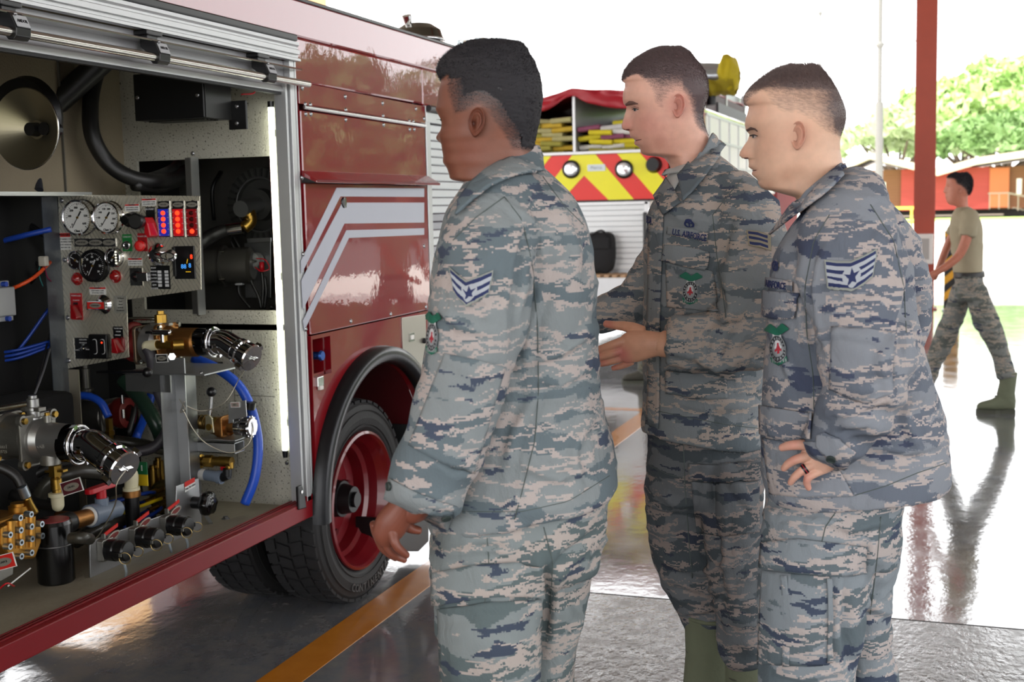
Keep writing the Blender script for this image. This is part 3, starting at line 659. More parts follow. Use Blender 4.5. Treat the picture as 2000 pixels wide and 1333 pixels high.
# tail step with serrated tread
st = b2('tail_step', (X2-.45, 2.5, .70), (X2+.02, YZ-.1, .74), M('chequer_plate', 'b4aca0', .35, .7, bump=.5, bs=40), .004)
for k in range(26): box('grip_strip', (X2-.44, 2.55+k*.09, .74), (X2, 2.60+k*.09, .765), M('tan_grip', 'b08f6e', .6), st)
b2('step_face', (X2-.46, 2.5, .45), (X2-.44, YZ-.1, .735), M('white_panel_far', 'dfe1e3', .4), .004)
b2('bumper', (X2-.5, 2.44, .22), (X2-.1, YZ-.05, .44), blackm, .02)
b2('undercarriage', (X2+.1, YA+.5, .35), (X2+8.2, YZ-.5, .6), M('underbody_black', '0b0b0c', .8))
for xx in (X2+1.4, X2+7.3):
    for yy in (YA+.03, YZ-.33): 
        w = MB().lathe((xx, yy, .52), YN, [(.3, .03), (.33, 0), (.48, .0), (.515, .04), (.52, .06), (.52, .24), (.515, .26), (.48, .3), (.33, .3), (.3, .27), (.3, .03)], 40).mat(1).lathe((xx, yy+.05, .52), YN, [(.3, 0), (.28, .05), (.15, .08), (0, .06)], 32).lathe((xx, yy+.25, .52), YN, [(.3, 0), (.28, -.05), (.15, -.08), (0, -.06)], 32)
        w.build('wheel', [tyre_m, rimred], T2)
# hose bed: divider, dark interior, red cover
b2('bed_divider', (X2+.02, 3.83, 2.02), (X2+3.0, 3.86, 2.72), alux, .004); b2('bed_side', (X2+.03, YZ-.14, 2.02), (X2+3.1, YZ-.1, 2.7), M('bed_dark', '3a2226', .6)); b2('bed_side', (X2+.03, 2.46, 2.02), (X2+3.1, 2.50, 2.7), M('bed_dark', '3a2226', .6))
b2('bed_back', (X2+2.6, 2.5, 2.02), (X2+2.65, YZ-.14, 2.62), M('bed_dark', '3a2226', .6))
def cover(i, j):
    y = 4.95-(4.95-2.46)*i; x = X2-.02+3.1*j
    sag = -.05*math.sin(math.pi*min(1, abs((y-3.845)/1.1)))+.03*mnoise.noise(Vector((x*2, y*3, 1)))
    top = 2.72+.05*math.sin((y-2.4)*1.6)+sag
    return Vector((x, y, top))
def cover_flap(i, j):
    y = 4.95-(4.95-2.46)*i; b = cover(i, 0)
    dr = .10+.06*mnoise.noise(Vector((y*3, 2, 0)))+(.1 if y < 3.8 else 0.02)*abs(math.sin((3.84-y)*2.2))
    return Vector((X2-.02+.06*mnoise.noise(Vector((y*6, j*2, 4))), y, b.z-dr*j))
cm = M('red_vinyl_cover', '9c1826', .45, bump=.2, bs=12, var=.15)
mb = MB(); mb.grid(cover, 60, 24); mb.grid(cover_flap, 60, 8)
o = mb.build('hose_bed_cover', cm, T2); s_ = o.modifiers.new('t', 'SOLIDIFY'); s_.thickness = .01
# ladder rack and boxes on the top right
lad = empty('ladder', (X2+1.6, YA+.25, 2.5), 'grey aluminium ladder lying along the top of the second engine', 'ladder')
for yy in (YA+.12, YA+.48): MB().bar((X2-.1, yy, 2.80), (X2+3.6, yy, 2.78), .04, .09).build('side_rail', M('ladder_alu', '9c9fa2', .35, .8), lad)
for k in range(10): MB().cyl((X2+.1+k*.36, YA+.12, 2.8), (X2+.1+k*.36, YA+.48, 2.8), .017, n=8).build('rung', M('ladder_alu', '9c9fa2', .35, .8), lad)
for k in range(3):
    b2('ladder_rack', (X2+.2+k*1.4, YA+.05, 2.5), (X2+.26+k*1.4, YA+.55, 2.55), alux); b2('rack_upright', (X2+.2+k*1.4, YA+.03, 2.5), (X2+.26+k*1.4, YA+.08, 2.85), alux); b2('rack_upright', (X2+.2+k*1.4, YA+.52, 2.5), (X2+.26+k*1.4, YA+.57, 2.85), alux)
b2('top_locker', (X2+1.0, YA+.02, 2.5), (X2+3.1, YA+.1, 2.62), M('locker_dark', '4a4a50', .5))
# --- folded hoses in the two halves of the bed
def hose_stack(lab, y0, y1, rows, cols, seed, hfun, root=None):
    rnd = random.Random(seed); t = empty('folded_hose', (X2+.5, (y0+y1)/2, 2.02), lab, 'hose')
    mats = {c: M('hose_'+c, h, .8, var=.15, vs=20, bump=.2, bs=60) for c, h in cols.items()}
    wn = (y0-y1); nx = rows[0]; w = (y1-y0)/nx
    for r in range(rows[1]):
        for c in range(nx):
            yc = y1-(c+.5+(.5 if r % 2 else 0))*w
            if yc-w*.3 < y0: continue
            if r*.05 > hfun((y1-yc)/(y1-y0)): continue
            z = 2.035+r*.05; ht = .056; keys = list(cols); key = pick(r, c, rnd, keys)
            tilt = rnd.uniform(-.10, .10); dx = rnd.uniform(-.05, .05)
            mb = MB(); sec_ = [(math.cos(a)*ht/2*1.0, math.sin(a)*ht/2) for a in [math.radians(q) for q in range(90, 271, 30)]]
            # a flat fold whose rounded end faces the tail
            pts = [(0-.0+a, b) for a, b in sec_]+[(.9, -ht/2), (.9, ht/2)]
            R = Vector((0, math.cos(tilt), math.sin(tilt))); Z_ = Vector((0, -math.sin(tilt), math.cos(tilt)))
            mb.prism(pts, Vector((X2+.10+dx, yc, z))-R*w*.5, XN, Z_, R, w*.99)
            mb.build('hose_fold', mats[key], t, .008)
    return t
def pick(r, c, rnd, keys): return keys[rnd.randrange(len(keys))]
hose_stack('olive and yellow hose folded in the left half of the hose bed', 3.88, 4.85, (4, 9), {'olive': '8d8636', 'ochre': 'b5962a', 'khaki': 'a39c6c'}, 3, lambda u: .40)
def pick(r, c, rnd, keys):
    return keys[0] if r < 2 else keys[1+(r*7+c*5+rnd.randrange(2)) % (len(keys)-1)]
hose_stack('white, yellow and maroon hose heaped in the right half of the bed', 2.52, 3.82, (5, 14), {'olive': '8d8636', 'white_hose': 'c9c7c2', 'yellow_hose': 'c9b91f', 'white_b': 'b9b6b4', 'maroon': '7c4058', 'yellow_b': 'b8ab1e'}, 5, lambda u: .26+.42*u)
# yellow wrapped appliance on the ladder rack
t = empty('wrapped_monitor', (X2+.8, 2.5, 2.9), 'yellow canvas bundle with a silver band on top of the second engine', 'bundle')
p0 = onx(1382, 148, X2+.4); p1 = onx(1440, 140, X2+.4)
pts = [Vector(p0), Vector(p0)*.5+Vector(p1)*.5, Vector(p1)]
ya, yb = p0[1]+.02, p1[1]-.02; zc = (p0[2]+p1[2])/2
def bag(i, j, y0, y1, r0, r1, amp=.02, close=False):
    a = 2*math.pi*i; y = y0+(y1-y0)*j; r = r0+(r1-r0)*j
    if close: r = r1*math.sqrt(max(0, 1-((j-.25)/.78)**2)) if j > .25 else r0+(r1-r0)*j/.25
    r += amp*mnoise.noise(Vector((math.cos(a)*2.4, math.sin(a)*2.4, j*3+y0)))
    return Vector((X2+.45+r*math.cos(a), y, zc+r*math.sin(a)-.02*j))
ycm = M('yellow_canvas', 'b8a40e', .8, bump=.4, bs=10, var=.2)
MB().grid(lambda i, j: bag(i, j, ya-.14, yb, .13, .21, .06, True), 36, 14, cu=True).build('canvas', ycm, t)
MB().grid(lambda i, j: bag(i, j, ya+.12, ya-.16, .14, .14, .01), 36, 6, cu=True).build('silver_band', M('silver_foil', 'aeb4b8', .25, .8, bump=.3, bs=20, var=.2), t)
MB().grid(lambda i, j: bag(i, j, ya+.22, ya+.11, .10, .13, .01), 36, 4, cu=True).build('clear_collar', M('pale_plastic', 'd8d2b4', .4), t)
def hem(i, j):
    a = math.radians(200+140*i); y = ya-.02-.30*j; r = .18+.05*mnoise.noise(Vector((i*5, j*4, 2)))+.04
    return Vector((X2+.45+r*math.cos(a), y, zc+r*math.sin(a)))
MB().grid(hem, 20, 10).build('hanging_hem', M('yellow_canvas_shade', '9d8c18', .8, bump=.4, bs=10, var=.2), t)  # darker copy of the canvas, shade under the bundle put into its colour
MB().cyl((X2+.45, ya-.05, zc), (X2+.45, ya-.05, 2.55), .05, n=12).build('pedestal', blackm, t)
# black bag on the tail shutter
def blob(i, j):
    a = 2*math.pi*i; ph = -math.pi/2+math.pi*j; c = abs(math.cos(ph))**.4; q = abs(math.sin(ph))**.6*(1 if ph > 0 else -1)
    ca, sa = math.cos(a), math.sin(a); f = lambda w: abs(w)**.5*(1 if w > 0 else -1)
    v = Vector((.09*c*f(ca), .17*c*f(sa)*(1-.25*(j < .5)*(1-2*j)), .22*q)); return v*(1+.08*mnoise.noise(v*12))
p = onx(1172, 490, X2-.12)
t = empty('black_bag', (X2-.12, p[1], .77), 'black fabric bag leaning on the white tail shutter of the second engine', 'bag')
mb = MB(); mb.grid(lambda i, j: blob(i, j)+Vector((X2-.12, p[1], .985)), 28, 20, cu=True); mb.build('pouch', M('black_fabric', '141416', .85, bump=.4, bs=90), t)
MB().tube([(X2-.2, p[1]-.12, 1.16), (X2-.24, p[1]-.05, 1.23), (X2-.2, p[1]+.08, 1.18)], .012, 8).build('handle', M('black_fabric', '141416', .85), t)
box('flap', (X2-.225, p[1]-.13, 1.03), (X2-.20, p[1]+.13, 1.15), M('black_fabric', '141416', .85), t, .01)
# ============================================================ inside the pump compartment
def A(px, py, x): return Vector(onx(px, py, x))
XE, YBK = 3.67, 2.735
brass = M('brass', 'a8853e', .3, .95, var=.15, vs=30, bump=.04, bs=60); bronze = M('bronze', '9a6b3c', .4, .9, var=.2, vs=20, bump=.08, bs=60)
cast = M('cast_aluminium', '8e8c86', .42, .85, var=.15, vs=20, bump=.08, bs=90); bluehose = M('blue_hose', '1f4fc0', .35, var=.1); bluet = M('blue_airline', '1c3f9c', .35)
blackhose = M('black_hose', '1a1919', .42, bump=.08, bs=40); ribhose = M('grey_ribbed_hose', '37352f', .3, var=.15, vs=10); greenhose = M('green_ribbed_hose', '22382c', .3, var=.15)
pvc = M('grey_pvc', '6f7b8c', .4); redp = M('red_plastic', 'b81420', .3); nylon = M('ivory_nylon', 'd6cfae', .4); darkred = M('maroon_casting', '6e1c1a', .4, .2, var=.1)
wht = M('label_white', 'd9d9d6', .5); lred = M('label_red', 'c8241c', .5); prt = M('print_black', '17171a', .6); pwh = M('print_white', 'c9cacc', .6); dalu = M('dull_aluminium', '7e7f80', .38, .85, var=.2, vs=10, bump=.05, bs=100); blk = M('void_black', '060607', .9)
badge_g = M('badge_grey', 'a39f94', .35, .5)
# liner walls
mb = MB(); y0, y1 = YS+.03, YBK; hz0, hz1, hy0, hy1 = 1.168, 1.690, 2.132, 2.682
mb.box((XE, hy1, ZF), (XE+.012, y1, 2.12)).box((XE, y0, ZF), (XE+.012, hy0, 2.12)).box((XE, hy0, hz1), (XE+.012, hy1, 2.12)).box((XE, hy0, ZF), (XE+.012, hy1, hz0))
mb.build('end_wall', cream, T1); b1('gap_blocker', (XE, YBK, ZF-.05), (XE+.012, YB-.05, 2.12), blk)  # black panel added beside the liner to shut out a bright slit
b1('end_wall_seam', (XE-.0008, 2.33, .62), (XE, 2.332, 1.1), M('seam_dark', '55524a', .8)); b1('end_wall_seam', (XE-.0008, 2.17, .87), (XE, 2.33, .872), M('seam_dark', '55524a', .8))
b1('back_wall', (XO0, YBK, 1.575), (XE, YBK+.012, 2.12), M('tan_liner', '7b705c', .75, var=.2, vs=2.5, bump=.25, bs=140), label='tan back wall')
b1('back_wall', (XO0, YBK+.12, ZF), (XE, YBK+.13, 1.575), blk)  # black sheet stands for the unlit depth of the pump well
MB().bar((XE-.32, YBK-.002, 1.58), (XE-.32, YBK-.002, 2.1), .012, .004).build('wall_joint', M('seam_dark', '55524a', .8), T1)
b1('mid_shelf', (XO0, 2.62, 1.568), (3.34, YBK, 1.58), alu)
b1('ceiling_liner', (XO0, YS+.05, 2.11), (XE, YBK, 2.12), M('tan_liner', '7b705c', .75))
b1('left_wall', (XO0-.01, YS+.03, ZF), (XO0, YBK, 2.12), M('tan_liner', '7b705c', .75))
fl = M('stained_floor', 'aba594', .55, col2='6a5f4e', vs=2.2, bump=.15, bs=30, stretch=(1, 2.4, 1))
b1('compartment_floor', (XO0, YS+.03, ZF-.012), (XE, YBK+.1, ZF), fl)
# LED strip with end caps and clips
p0, p1 = A(529, 210, XE-.02), A(557, 880, XE-.02)
led = MB().cyl(p0, p1, .0095, n=12).build('light_tube', M('lit_tube', 'f4f8e4', .4, emit=9), T1, label='glowing white light tube')
MB().cyl((1.43, 2.16, .62), (1.43, 2.16, 1.86), .0095, n=12).build('light_tube', M('lit_tube2', 'f4f8e4', .4, emit=22), T1)
for z_ in (.70, 1.24, 1.78): MB().box((1.36, 2.15, z_), (1.43, 2.17, z_+.02)).build('tube_clip', M('clip_grey', '7d7e74', .4, .5), T1)
MB().cyl(p0, p0+(p0-p1).normalized()*.02, .011, n=12).build('tube_cap', blackp, T1); MB().cyl(p1, p1+(p1-p0).normalized()*.025, .011, .008, n=12).build('tube_cap', blackp, T1)
for q in ((543, 260), (553, 540), (561, 825)):
    c = A(*q, XE-.012); MB().box(c-Vector((.008, .012, .012)), c+Vector((.012, .012, .012))).build('tube_clip', M('clip_grey', '7d7e74', .4, .5), T1, .002)
for q in ((376, 300), (388, 614), (233, 366), (330, 866), (264, 866), (560, 905)):
    c = A(*q, XE-.001); MB().lathe(c, -XN, [(0, .005), (.004, .0045), (.008, 0)], 10).build('wall_rivet', rivm, T1)
# ---------- space seen through the opening
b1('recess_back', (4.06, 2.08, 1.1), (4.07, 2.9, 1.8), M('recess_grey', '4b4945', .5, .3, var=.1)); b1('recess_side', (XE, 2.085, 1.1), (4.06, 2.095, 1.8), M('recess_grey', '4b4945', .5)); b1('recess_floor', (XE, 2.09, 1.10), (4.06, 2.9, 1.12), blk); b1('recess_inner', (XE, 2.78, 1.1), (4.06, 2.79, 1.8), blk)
b1('strut', (3.60, A(368, 450, 3.6).y, 1.16), (3.604, A(392, 450, 3.6).y, 1.692), dalu); b1('strut_flange', (3.56, A(393, 450, 3.6).y, 1.16), (3.604, A(393, 450, 3.6).y+.003, 1.692), alu)
XR = 3.98
c = A(516, 400, XR); rg = empty('hose_reel_gear', c, parent=T1)
MB().lathe(c, -XN, [(.135, 0), (.135, .03), (.10, .03), (.092, .012), (.06, .012), (.055, .045), (0, .045)], 40).build('gear_ring', M('gear_grey', '3f3f3d', .45, .5), rg)
fn = MB()
for k in range(30):
    a = 2*math.pi*k/30; e = Vector((0, math.cos(a), math.sin(a))); fn.bar(c+e*.104-XN*.033, c+e*.132-XN*.033, .008, .008, up=XN)
o = fn.build('gear_fin', M('gear_grey2', '2e2e2d', .45, .5), rg)
MB().torus(c-XN*.03, XN, .098, .003, 32, 6).build('gear_lip', dalu, rg)
s0 = c-XN*.04; s1 = A(472, 408, XR-.16)
MB().cyl(s0, s1, .028, n=20).cyl(s1, s1+(s1-s0).normalized()*.008, .03, n=20).build('swivel', dalu, rg)
MB().tube([A(484, 412, XR-.12), A(490, 432, XR-.12), A(476, 446, XR-.14)], .022, 14).cyl(A(482, 408, XR-.12), A(487, 424, XR-.12), .027, n=16).build('brass_elbow', brass, rg, label='brass elbow')
MB().cyl(A(474, 445, XR-.14), A(440, 450, XR-.16), .023, n=18).build('hose_ferrule', steel, rg)
MB().tube([A(440, 450, XR-.16), A(415, 460, XR-.2), A(380, 480, XR-.25), A(330, 500, XR-.2)], .025, 14).build('reel_hose', blackhose, rg)
for q in ((474, 358), (528, 405), (459, 421), (467, 540), (530, 600)): cq = A(*q, 4.05); MB().lathe(cq, -XN, [(0, .006), (.006, .005), (.01, 0)], 10).build('bolt', rivm, T1)
MB().tube([A(432, 335, 4.04), A(415, 370, 4.0), A(418, 430, 4.02)], .007, 6).build('loom', blackm, T1)
# electric motor
c = A(432, 520, 3.85); mo = empty('electric_motor', c, parent=T1); ax = (A(470, 518, 3.95)-A(400, 522, 3.75)).normalized(); ax = Vector((.25, -1, 0)).normalized()
MB().lathe(c-ax*.09, ax, [(0, 0), (.06, 0), (.066, .008), (.066, .10), (.074, .10), (.074, .108), (.066, .108), (.066, .20), (.05, .21), (0, .21)], 32).build('motor_body', M('motor_grey', '4a4844', .4, .5), mo)
for k in range(4):
    a = k*math.pi/2+.7; u, w, _ = frame_from(ax); q = c+ax*.03+(u*math.cos(a)+w*math.sin(a))*.07; MB().cyl(q, q-ax*.02, .006, n=6).build('bolt', steel, mo)
# relay plate
P = [A(478, 475, 3.93), A(530, 472, 3.93), A(530, 582, 3.93), A(480, 582, 3.93)]
MB().prism([(-p.y, p.z) for p in P], (3.93, 0, 0), -YN, ZN, -XN, .004).build('relay_plate', dalu, T1, .002)
P = [A(484, 466, 3.95), A(532, 464, 3.95), A(532, 480, 3.95), A(486, 482, 3.95)]
MB().prism([(-p.y, p.z) for p in P], (3.95, 0, 0), -YN, ZN, -XN, .008).build('relay_bracket', alu, T1, .002)
c = A(497, 510, 3.9); MB().lathe(c+XN*.02, -XN, [(.03, 0), (.03, .035), (.022, .045), (0, .045)], 20).mat(1).cyl(c-XN*.02+YN*.018, c-XN*.04+YN*.018, .007, n=8).cyl(c-XN*.02-YN*.018, c-XN*.04-YN*.018, .007, n=8).build('relay', [M('relay_grey', '9b9c9c', .35, .4), steel], T1)
c = A(468, 530, 3.86); MB().box(c-Vector((.012, .018, .032)), c+Vector((.012, .018, .032))).box(c-Vector((.014, .014, .05)), c+Vector((.008, .014, -.03))).build('connector', M('connector_grey', 'a2a4a6', .45), T1, .002)
MB().tube([A(511, 512, 3.87), A(512, 530, 3.87)], .009, 10).tube([A(488, 527, 3.89), A(489, 533, 3.9)], .008, 10).build('red_boot', redp, T1, label='red terminal boots', kind='stuff')
for k, q in enumerate((((485, 505), (487, 540), (505, 580), (510, 603)), ((511, 530), (514, 560), (512, 603)), ((517, 540), (520, 570), (516, 604)), ((466, 552), (468, 575), (490, 603)), ((450, 470), (464, 500), (466, 516)), ((455, 460), (470, 490), (472, 514)))):
    MB().tube([A(*p, 3.86+.01*k) for p in q], .006, 8).build('cable', blackhose, T1)
MB().tube([A(500, 505, 3.85), A(518, 508, 3.84), A(526, 525, 3.85), A(510, 530, 3.84), A(498, 522, 3.85)], .0022, 6).build('red_wire', redp, T1)
# ---------- heater box under the head
def hb(px, py, x): return A(px, py, x)
ya, yb = A(262, 200, 3.3).y, A(398, 200, 3.3).y; zt, zb = A(330, 160, 3.3).z, A(330, 233, 3.3).z
ht = empty('heater', (3.45, (ya+yb)/2, zb), parent=T1)
ht['label'] = 'black heater box with grille underneath'
xh = ony(450, 200, yb)[0]; box('housing', (3.3, yb, zb), (xh, ya, zt+.03), blackm, ht, .003)
g = MB()
for k in range(int((xh-3.35)/.021)): g.box((3.33+k*.021, yb+.02, zb-.004), (3.342+k*.021, ya-.03, zb))
o = g.build('grille', M('grille_grey', '3a3935', .4, .5), ht)
o['kind'] = 'stuff'
c = A(462, 225, xh); box('mount_plate', (xh, c.y-.035, c.z-.045), (xh+.01, yb+.01, c.z+.045), blackm, ht, .002)
box('lit_side_face', (3.305, yb-.004, zb+.0), (xh, yb, zt-.01), M('heater_lit_tone', '232322', .4, .3), ht, .001)  # lighter facing: the light falling on this side is put into the colour
for q in ((268, 191, 3.3), (385, 186, 3.3), (462, 208, xh), (462, 241, xh)):
    c = A(q[0], q[1], q[2]-.002); MB().lathe(c, -XN, [(0, .004), (.005, .003), (.007, 0)], 10).build('screw', rivm, ht)
MB().box((3.35, ya-.12, zt+.03), (3.55, ya-.04, 2.11)).box((3.35, yb+.04, zt+.03), (3.55, yb+.1, 2.11)).build('hanger', blackm, ht)
MB().tube([(3.5, yb+.03, zt+.02), (3.5, yb-.03, zt+.05), (3.52, yb-.05, zt-.02), (3.5, yb-.01, zt-.03)], .003, 6).build('red_wire', redp, ht)
c = A(418, 182, 3.5); box('terminal_block', c-Vector((.01, .012, .015)), c+Vector((.01, .012, .015)), wht, ht, .001)
# ---------- big black hoses
MB().tube([A(200, 118, 3.5), A(186, 150, 3.5), A(177, 200, 3.45), A(180, 262, 3.42), A(208, 315, 3.45), A(255, 347, 3.5), A(310, 354, 3.6), A(350, 345, 3.75), A(380, 325, 3.9)], .027, 16, step=8).build('suction_hose', blackhose, T1)
MB().tube([A(262, 352, 3.52), A(300, 345, 3.58), A(335, 330, 3.7), A(345, 318, 3.8)], .016, 12).build('suction_hose', blackhose, T1)
MB().tube([A(262, 362, 3.5), A(310, 366, 3.62), A(360, 350, 3.78)], .02, 12).build('suction_hose', blackhose, T1)
MB().tube([A(205, 115, 3.45), A(150, 165, 3.4), A(95, 215, 3.35), A(60, 250, 3.3)], .040, 16).build('duct', blackhose, T1)
MB().box(A(200, 122, 3.5)-Vector((.05, .1, .01)), A(200, 122, 3.5)+Vector((.05, .04, .1))).build('duct_head', blackm, T1, .01)
# dished disc of the reel at far left
c = A(52, 252, 2.80); rl = empty('reel_disc', c, parent=T1); c = c+XN*.03
MB().lathe(c+XN*.0, -XN, [(.110, .03), (.113, .034), (.110, .037), (.026, -.01), (0, -.01)], 48).build('cone', M('spun_metal', '8d8672', .3, .9, var=.05), rl)
MB().torus(c-XN*.034, XN, .111, .002, 48, 6).build('rim_bead', steel, rl)
MB().cyl(c+XN*.05, c-XN*.02, .022, .018, n=20).cyl(c+XN*.05-YN*.04, c-XN*.01-YN*.04, .018, n=16).build('spindle', blackm, rl)
MB().lathe(c+XN*.10+YN*.09+ZN*.04, -XN, [(0, 0), (.11, 0), (.12, .02), (.11, .05), (.08, .05)], 40).build('reel_drum', blackm, rl)
c = A(62, 352, 3.25); MB().cyl(c, c+Vector((0, -.03, -.03)), .03, .02, n=16).cyl(c+Vector((0, -.02, .02)), c+Vector((-.03, -.05, -.035)), .015, n=12).build('drain_fitting', M('dark_fitting', '3a3c44', .35, .5), T1)
# ---------- control panel (faces along -X)
XP = 3.30
def pz(px, py): p = onx(px, py, XP); return (-p[1], p[2])
def pp(px, py, d=0): p = onx(px, py, XP); return Vector((XP-d, p[1], p[2]))
def swirl():
    m = M('engine_turned_steel', 'c4bfae', .34, .6); nt = m.node_tree; N = nt.nodes; L = nt.links; b = N['Principled BSDF']
    tc = N.new('ShaderNodeTexCoord'); hs = []
    for ang in (.95, -1.0):
        mp = N.new('ShaderNodeMapping'); mp.inputs['Rotation'].default_value = (ang, 0, 0); L.new(tc.outputs['Object'], mp.inputs[0])
        w = N.new('ShaderNodeTexWave'); w.bands_direction = 'Z'; w.inputs['Scale'].default_value = 26; w.inputs['Distortion'].default_value = 1.0; w.inputs['Detail Scale'].default_value = 1; L.new(mp.outputs[0], w.inputs['Vector']); hs.append(w.outputs['Fac'])
    big = N.new('ShaderNodeTexChecker'); big.inputs['Scale'].default_value = 9; mp = N.new('ShaderNodeMapping'); mp.inputs['Rotation'].default_value = (.8, 0, 0); L.new(tc.outputs['Object'], mp.inputs[0]); L.new(mp.outputs[0], big.inputs[0])
    x = N.new('ShaderNodeMix'); L.new(big.outputs['Fac'], x.inputs[0]); L.new(hs[0], x.inputs[2]); L.new(hs[1], x.inputs[3])
    r = N.new('ShaderNodeMapRange'); r.inputs[3].default_value = .26; r.inputs[4].default_value = .36; L.new(x.outputs[0], r.inputs[0]); L.new(r.outputs[0], b.inputs['Roughness'])
    bp = N.new('ShaderNodeBump'); bp.inputs['Strength'].default_value = .07; bp.inputs['Distance'].default_value = .002; L.new(x.outputs[0], bp.inputs['Height']); L.new(bp.outputs[0], b.inputs['Normal']); return m
PM = swirl()
poly = [pz(*q) for q in ((125, 722), (252, 698), (247, 586), (393, 566), (390, 383), (113, 380))]
CP = MB().prism(poly, (XP, 0, 0), -YN, ZN, XN, .004).build('control_panel', PM, T1, .001)
fy = pp(113, 400).y
box('panel_flange', (XP-.075, fy, .50), (XP+.004, fy+.003, pp(113, 381).z), M('dull_flange', '5b6068', .45, .7, var=.2, vs=25, bump=.1, bs=80), CP)
q0, q1 = pz(126, 722), pz(153, 722)
box('panel_leg', (XP, -q1[0], .50), (XP+.003, -q0[0], q0[1]), M('leg_aluminium', 'b5ac98', .4, .7, var=.05), CP)
def pscrew(px, py):
    c = pp(px, py); MB().lathe(c, -XN, [(0, .004), (.005, .0035), (.0085, 0)], 12).build('screw', rivm, CP)
for q in ((120, 392), (126, 508), (132, 621), (134, 705), (376, 396)): pscrew(*q)
def dial(px, py, r, h, kind, needle, numbers=None):
    c = pp(px, py); bez = chrome if kind != 'tacho' else blackp; face = wht if kind == 'white' else blackp; ink = prt if kind == 'white' else pwh
    m = MB(); m.lathe(c, -XN, [(r*1.04, 0), (r*1.04, .004), (r*.98, h*.3), (r*.98, h*.85), (r, h), (r*.93, h*1.05), (r*.88, h*.98), (r*.87, h*.80)], 40)
    m.mat(1).lathe(c, -XN, [(0, h*.8), (r*.88, h*.8)], 40); f = c-XN*(h*.8+.0006)
    m.mat(2)
    for k in range(31):
        a = math.radians(-135+k*9); e = Vector((0, -math.sin(a), math.cos(a))); L_ = .12 if k % 5 == 0 else .06
        m.bar(f+e*r*.80, f+e*r*(.80-L_), .0012 if k % 5 else .002, .0006, up=XN)
    a = math.radians(needle); e = Vector((0, -math.sin(a), math.cos(a))); m.bar(f-e*r*.30-XN*.001, f+e*r*.68-XN*.001, .002, .001, up=XN).bar(f-e*r*.42-XN*.001, f-e*r*.1-XN*.001, .005, .001, up=XN)
    m.mat(3).cyl(f, f-XN*.003, .004, n=10)
    m.build('gauge', [bez, face, ink, brass], CP)
    if numbers:
        for a, s in numbers: e = Vector((0, -math.sin(math.radians(a)), math.cos(math.radians(a)))); text(s, r*.17, f+e*r*.55, -YN, ZN, ink, CP, bold=.02)
    return f
f = dial(163, 425, .0575, .035, 'white', -145, ((-135, '0'), (-81, '100'), (-45, '200'), (-9, '300'), (36, '400'), (81, '500'), (128, '600')))
text('Class 1', .011, f-ZN*.043, -YN, ZN, prt, CP, bold=.03)
f = dial(217, 425, .0515, .028, 'white', -143, ((-135, '0'), (-90, '50'), (-54, '100'), (-18, '150'), (20, '200'), (64, '250'), (100, '300'), (132, '400')))
text('Class 1', .010, f-ZN*.039, -YN, ZN, prt, CP, bold=.03)
dial(154, 508, .030, .020, 'dark', -60); f = dial(188, 519, .052, .022, 'tacho', -150, ((-135, '0'), (-90, '5'), (-45, '10'), (0, '15'), (45, '20'), (90, '25'), (130, '30'))); text('RPM', .010, f+ZN*.012, -YN, ZN, pwh, CP)
dial(227, 503, .030, .020, 'dark', 30)
c = pp(229, 503, .018)
for k in range(5): MB().sph(c+ZN*(.018-k*.009)-YN*.008, .003, 8, 6).build('indicator_dot', M('lit_dot', 'f4f0d8', .4, emit=1.5), CP)
for q in ((152, 545), (227, 540)):
    c = pp(*q); MB().lathe(c, -XN, [(.021, 0), (.021, .004), (.017, .005), (.016, .014), (.010, .021), (0, .023)], 20).build('pilot_lamp', M('ruby_lens', '9a1414', .15, coat=1), CP)
def label_(x0, y0, x1, y1, hdr=.25, lines=4, name='warning_label'):
    a, b = pz(x0, y0), pz(x1, y1); w, h = b[0]-a[0], a[1]-b[1]; o = Vector((XP-.0005, 0, 0))
    m = MB(); m.prism([(a[0], b[1]), (b[0], b[1]), (b[0], a[1]), (a[0], a[1])], o, -YN, ZN, -XN, .001)
    m.mat(1).prism([(a[0]+.001, a[1]-h*hdr), (b[0]-.001, a[1]-h*hdr), (b[0]-.001, a[1]-.001), (a[0]+.001, a[1]-.001)], o-XN*.001, -YN, ZN, -XN, .0004)
    m.build(name, [wht, lred], CP)
    cx = (a[0]+b[0])/2; text('WARNING', h*hdr*.8, (XP-.0019, -cx, a[1]-h*hdr/2), -YN, ZN, prt, CP, bold=.02)
    rows = ['KEEP HANDS CLEAR', 'OF MOVING PARTS', 'READ MANUAL', 'BEFORE USE'][:lines]
    for k, s in enumerate(rows): text(s, h*(1-hdr)/(lines+.8)*.8, (XP-.0015, -cx, a[1]-h*hdr-h*(1-hdr)*(k+.8)/(lines+.6)), -YN, ZN, prt, CP, fit=None)
label_(117, 455, 140, 488); label_(244, 399, 273, 413, .25, 2); label_(277, 388, 306, 402, .25, 2); label_(250, 504, 279, 519, .25, 2); label_(175, 561, 208, 576, .25, 2)
def badge(px, py, w, h, s, frame=chrome, nm='name_badge'):
    c = pp(px, py); o = Vector((XP, c.y, c.z)); m = MB()
    m.prism([(-w/2, -h/2), (w/2, -h/2), (w/2, h/2), (-w/2, h/2)], o, -YN, ZN, -XN, .004)
    el = [(w*.44*math.cos(t), h*.34*math.sin(t)) for t in [2*math.pi*k/24 for k in range(24)]]
    m.mat(1).prism(el, o-XN*.004, -YN, ZN, -XN, .0015); m.build(nm, [frame, badge_g], CP)
    text(s, h*.3, o-XN*.0056, -YN, ZN, prt, CP, fit=w*.6 if len(s) > 6 else None)
badge(161, 474, .056, .026, 'PUMP INTAKE'); badge(188, 474, .056, .026, 'WATER LEVEL'); badge(214, 474, .052, .026, 'TANK')
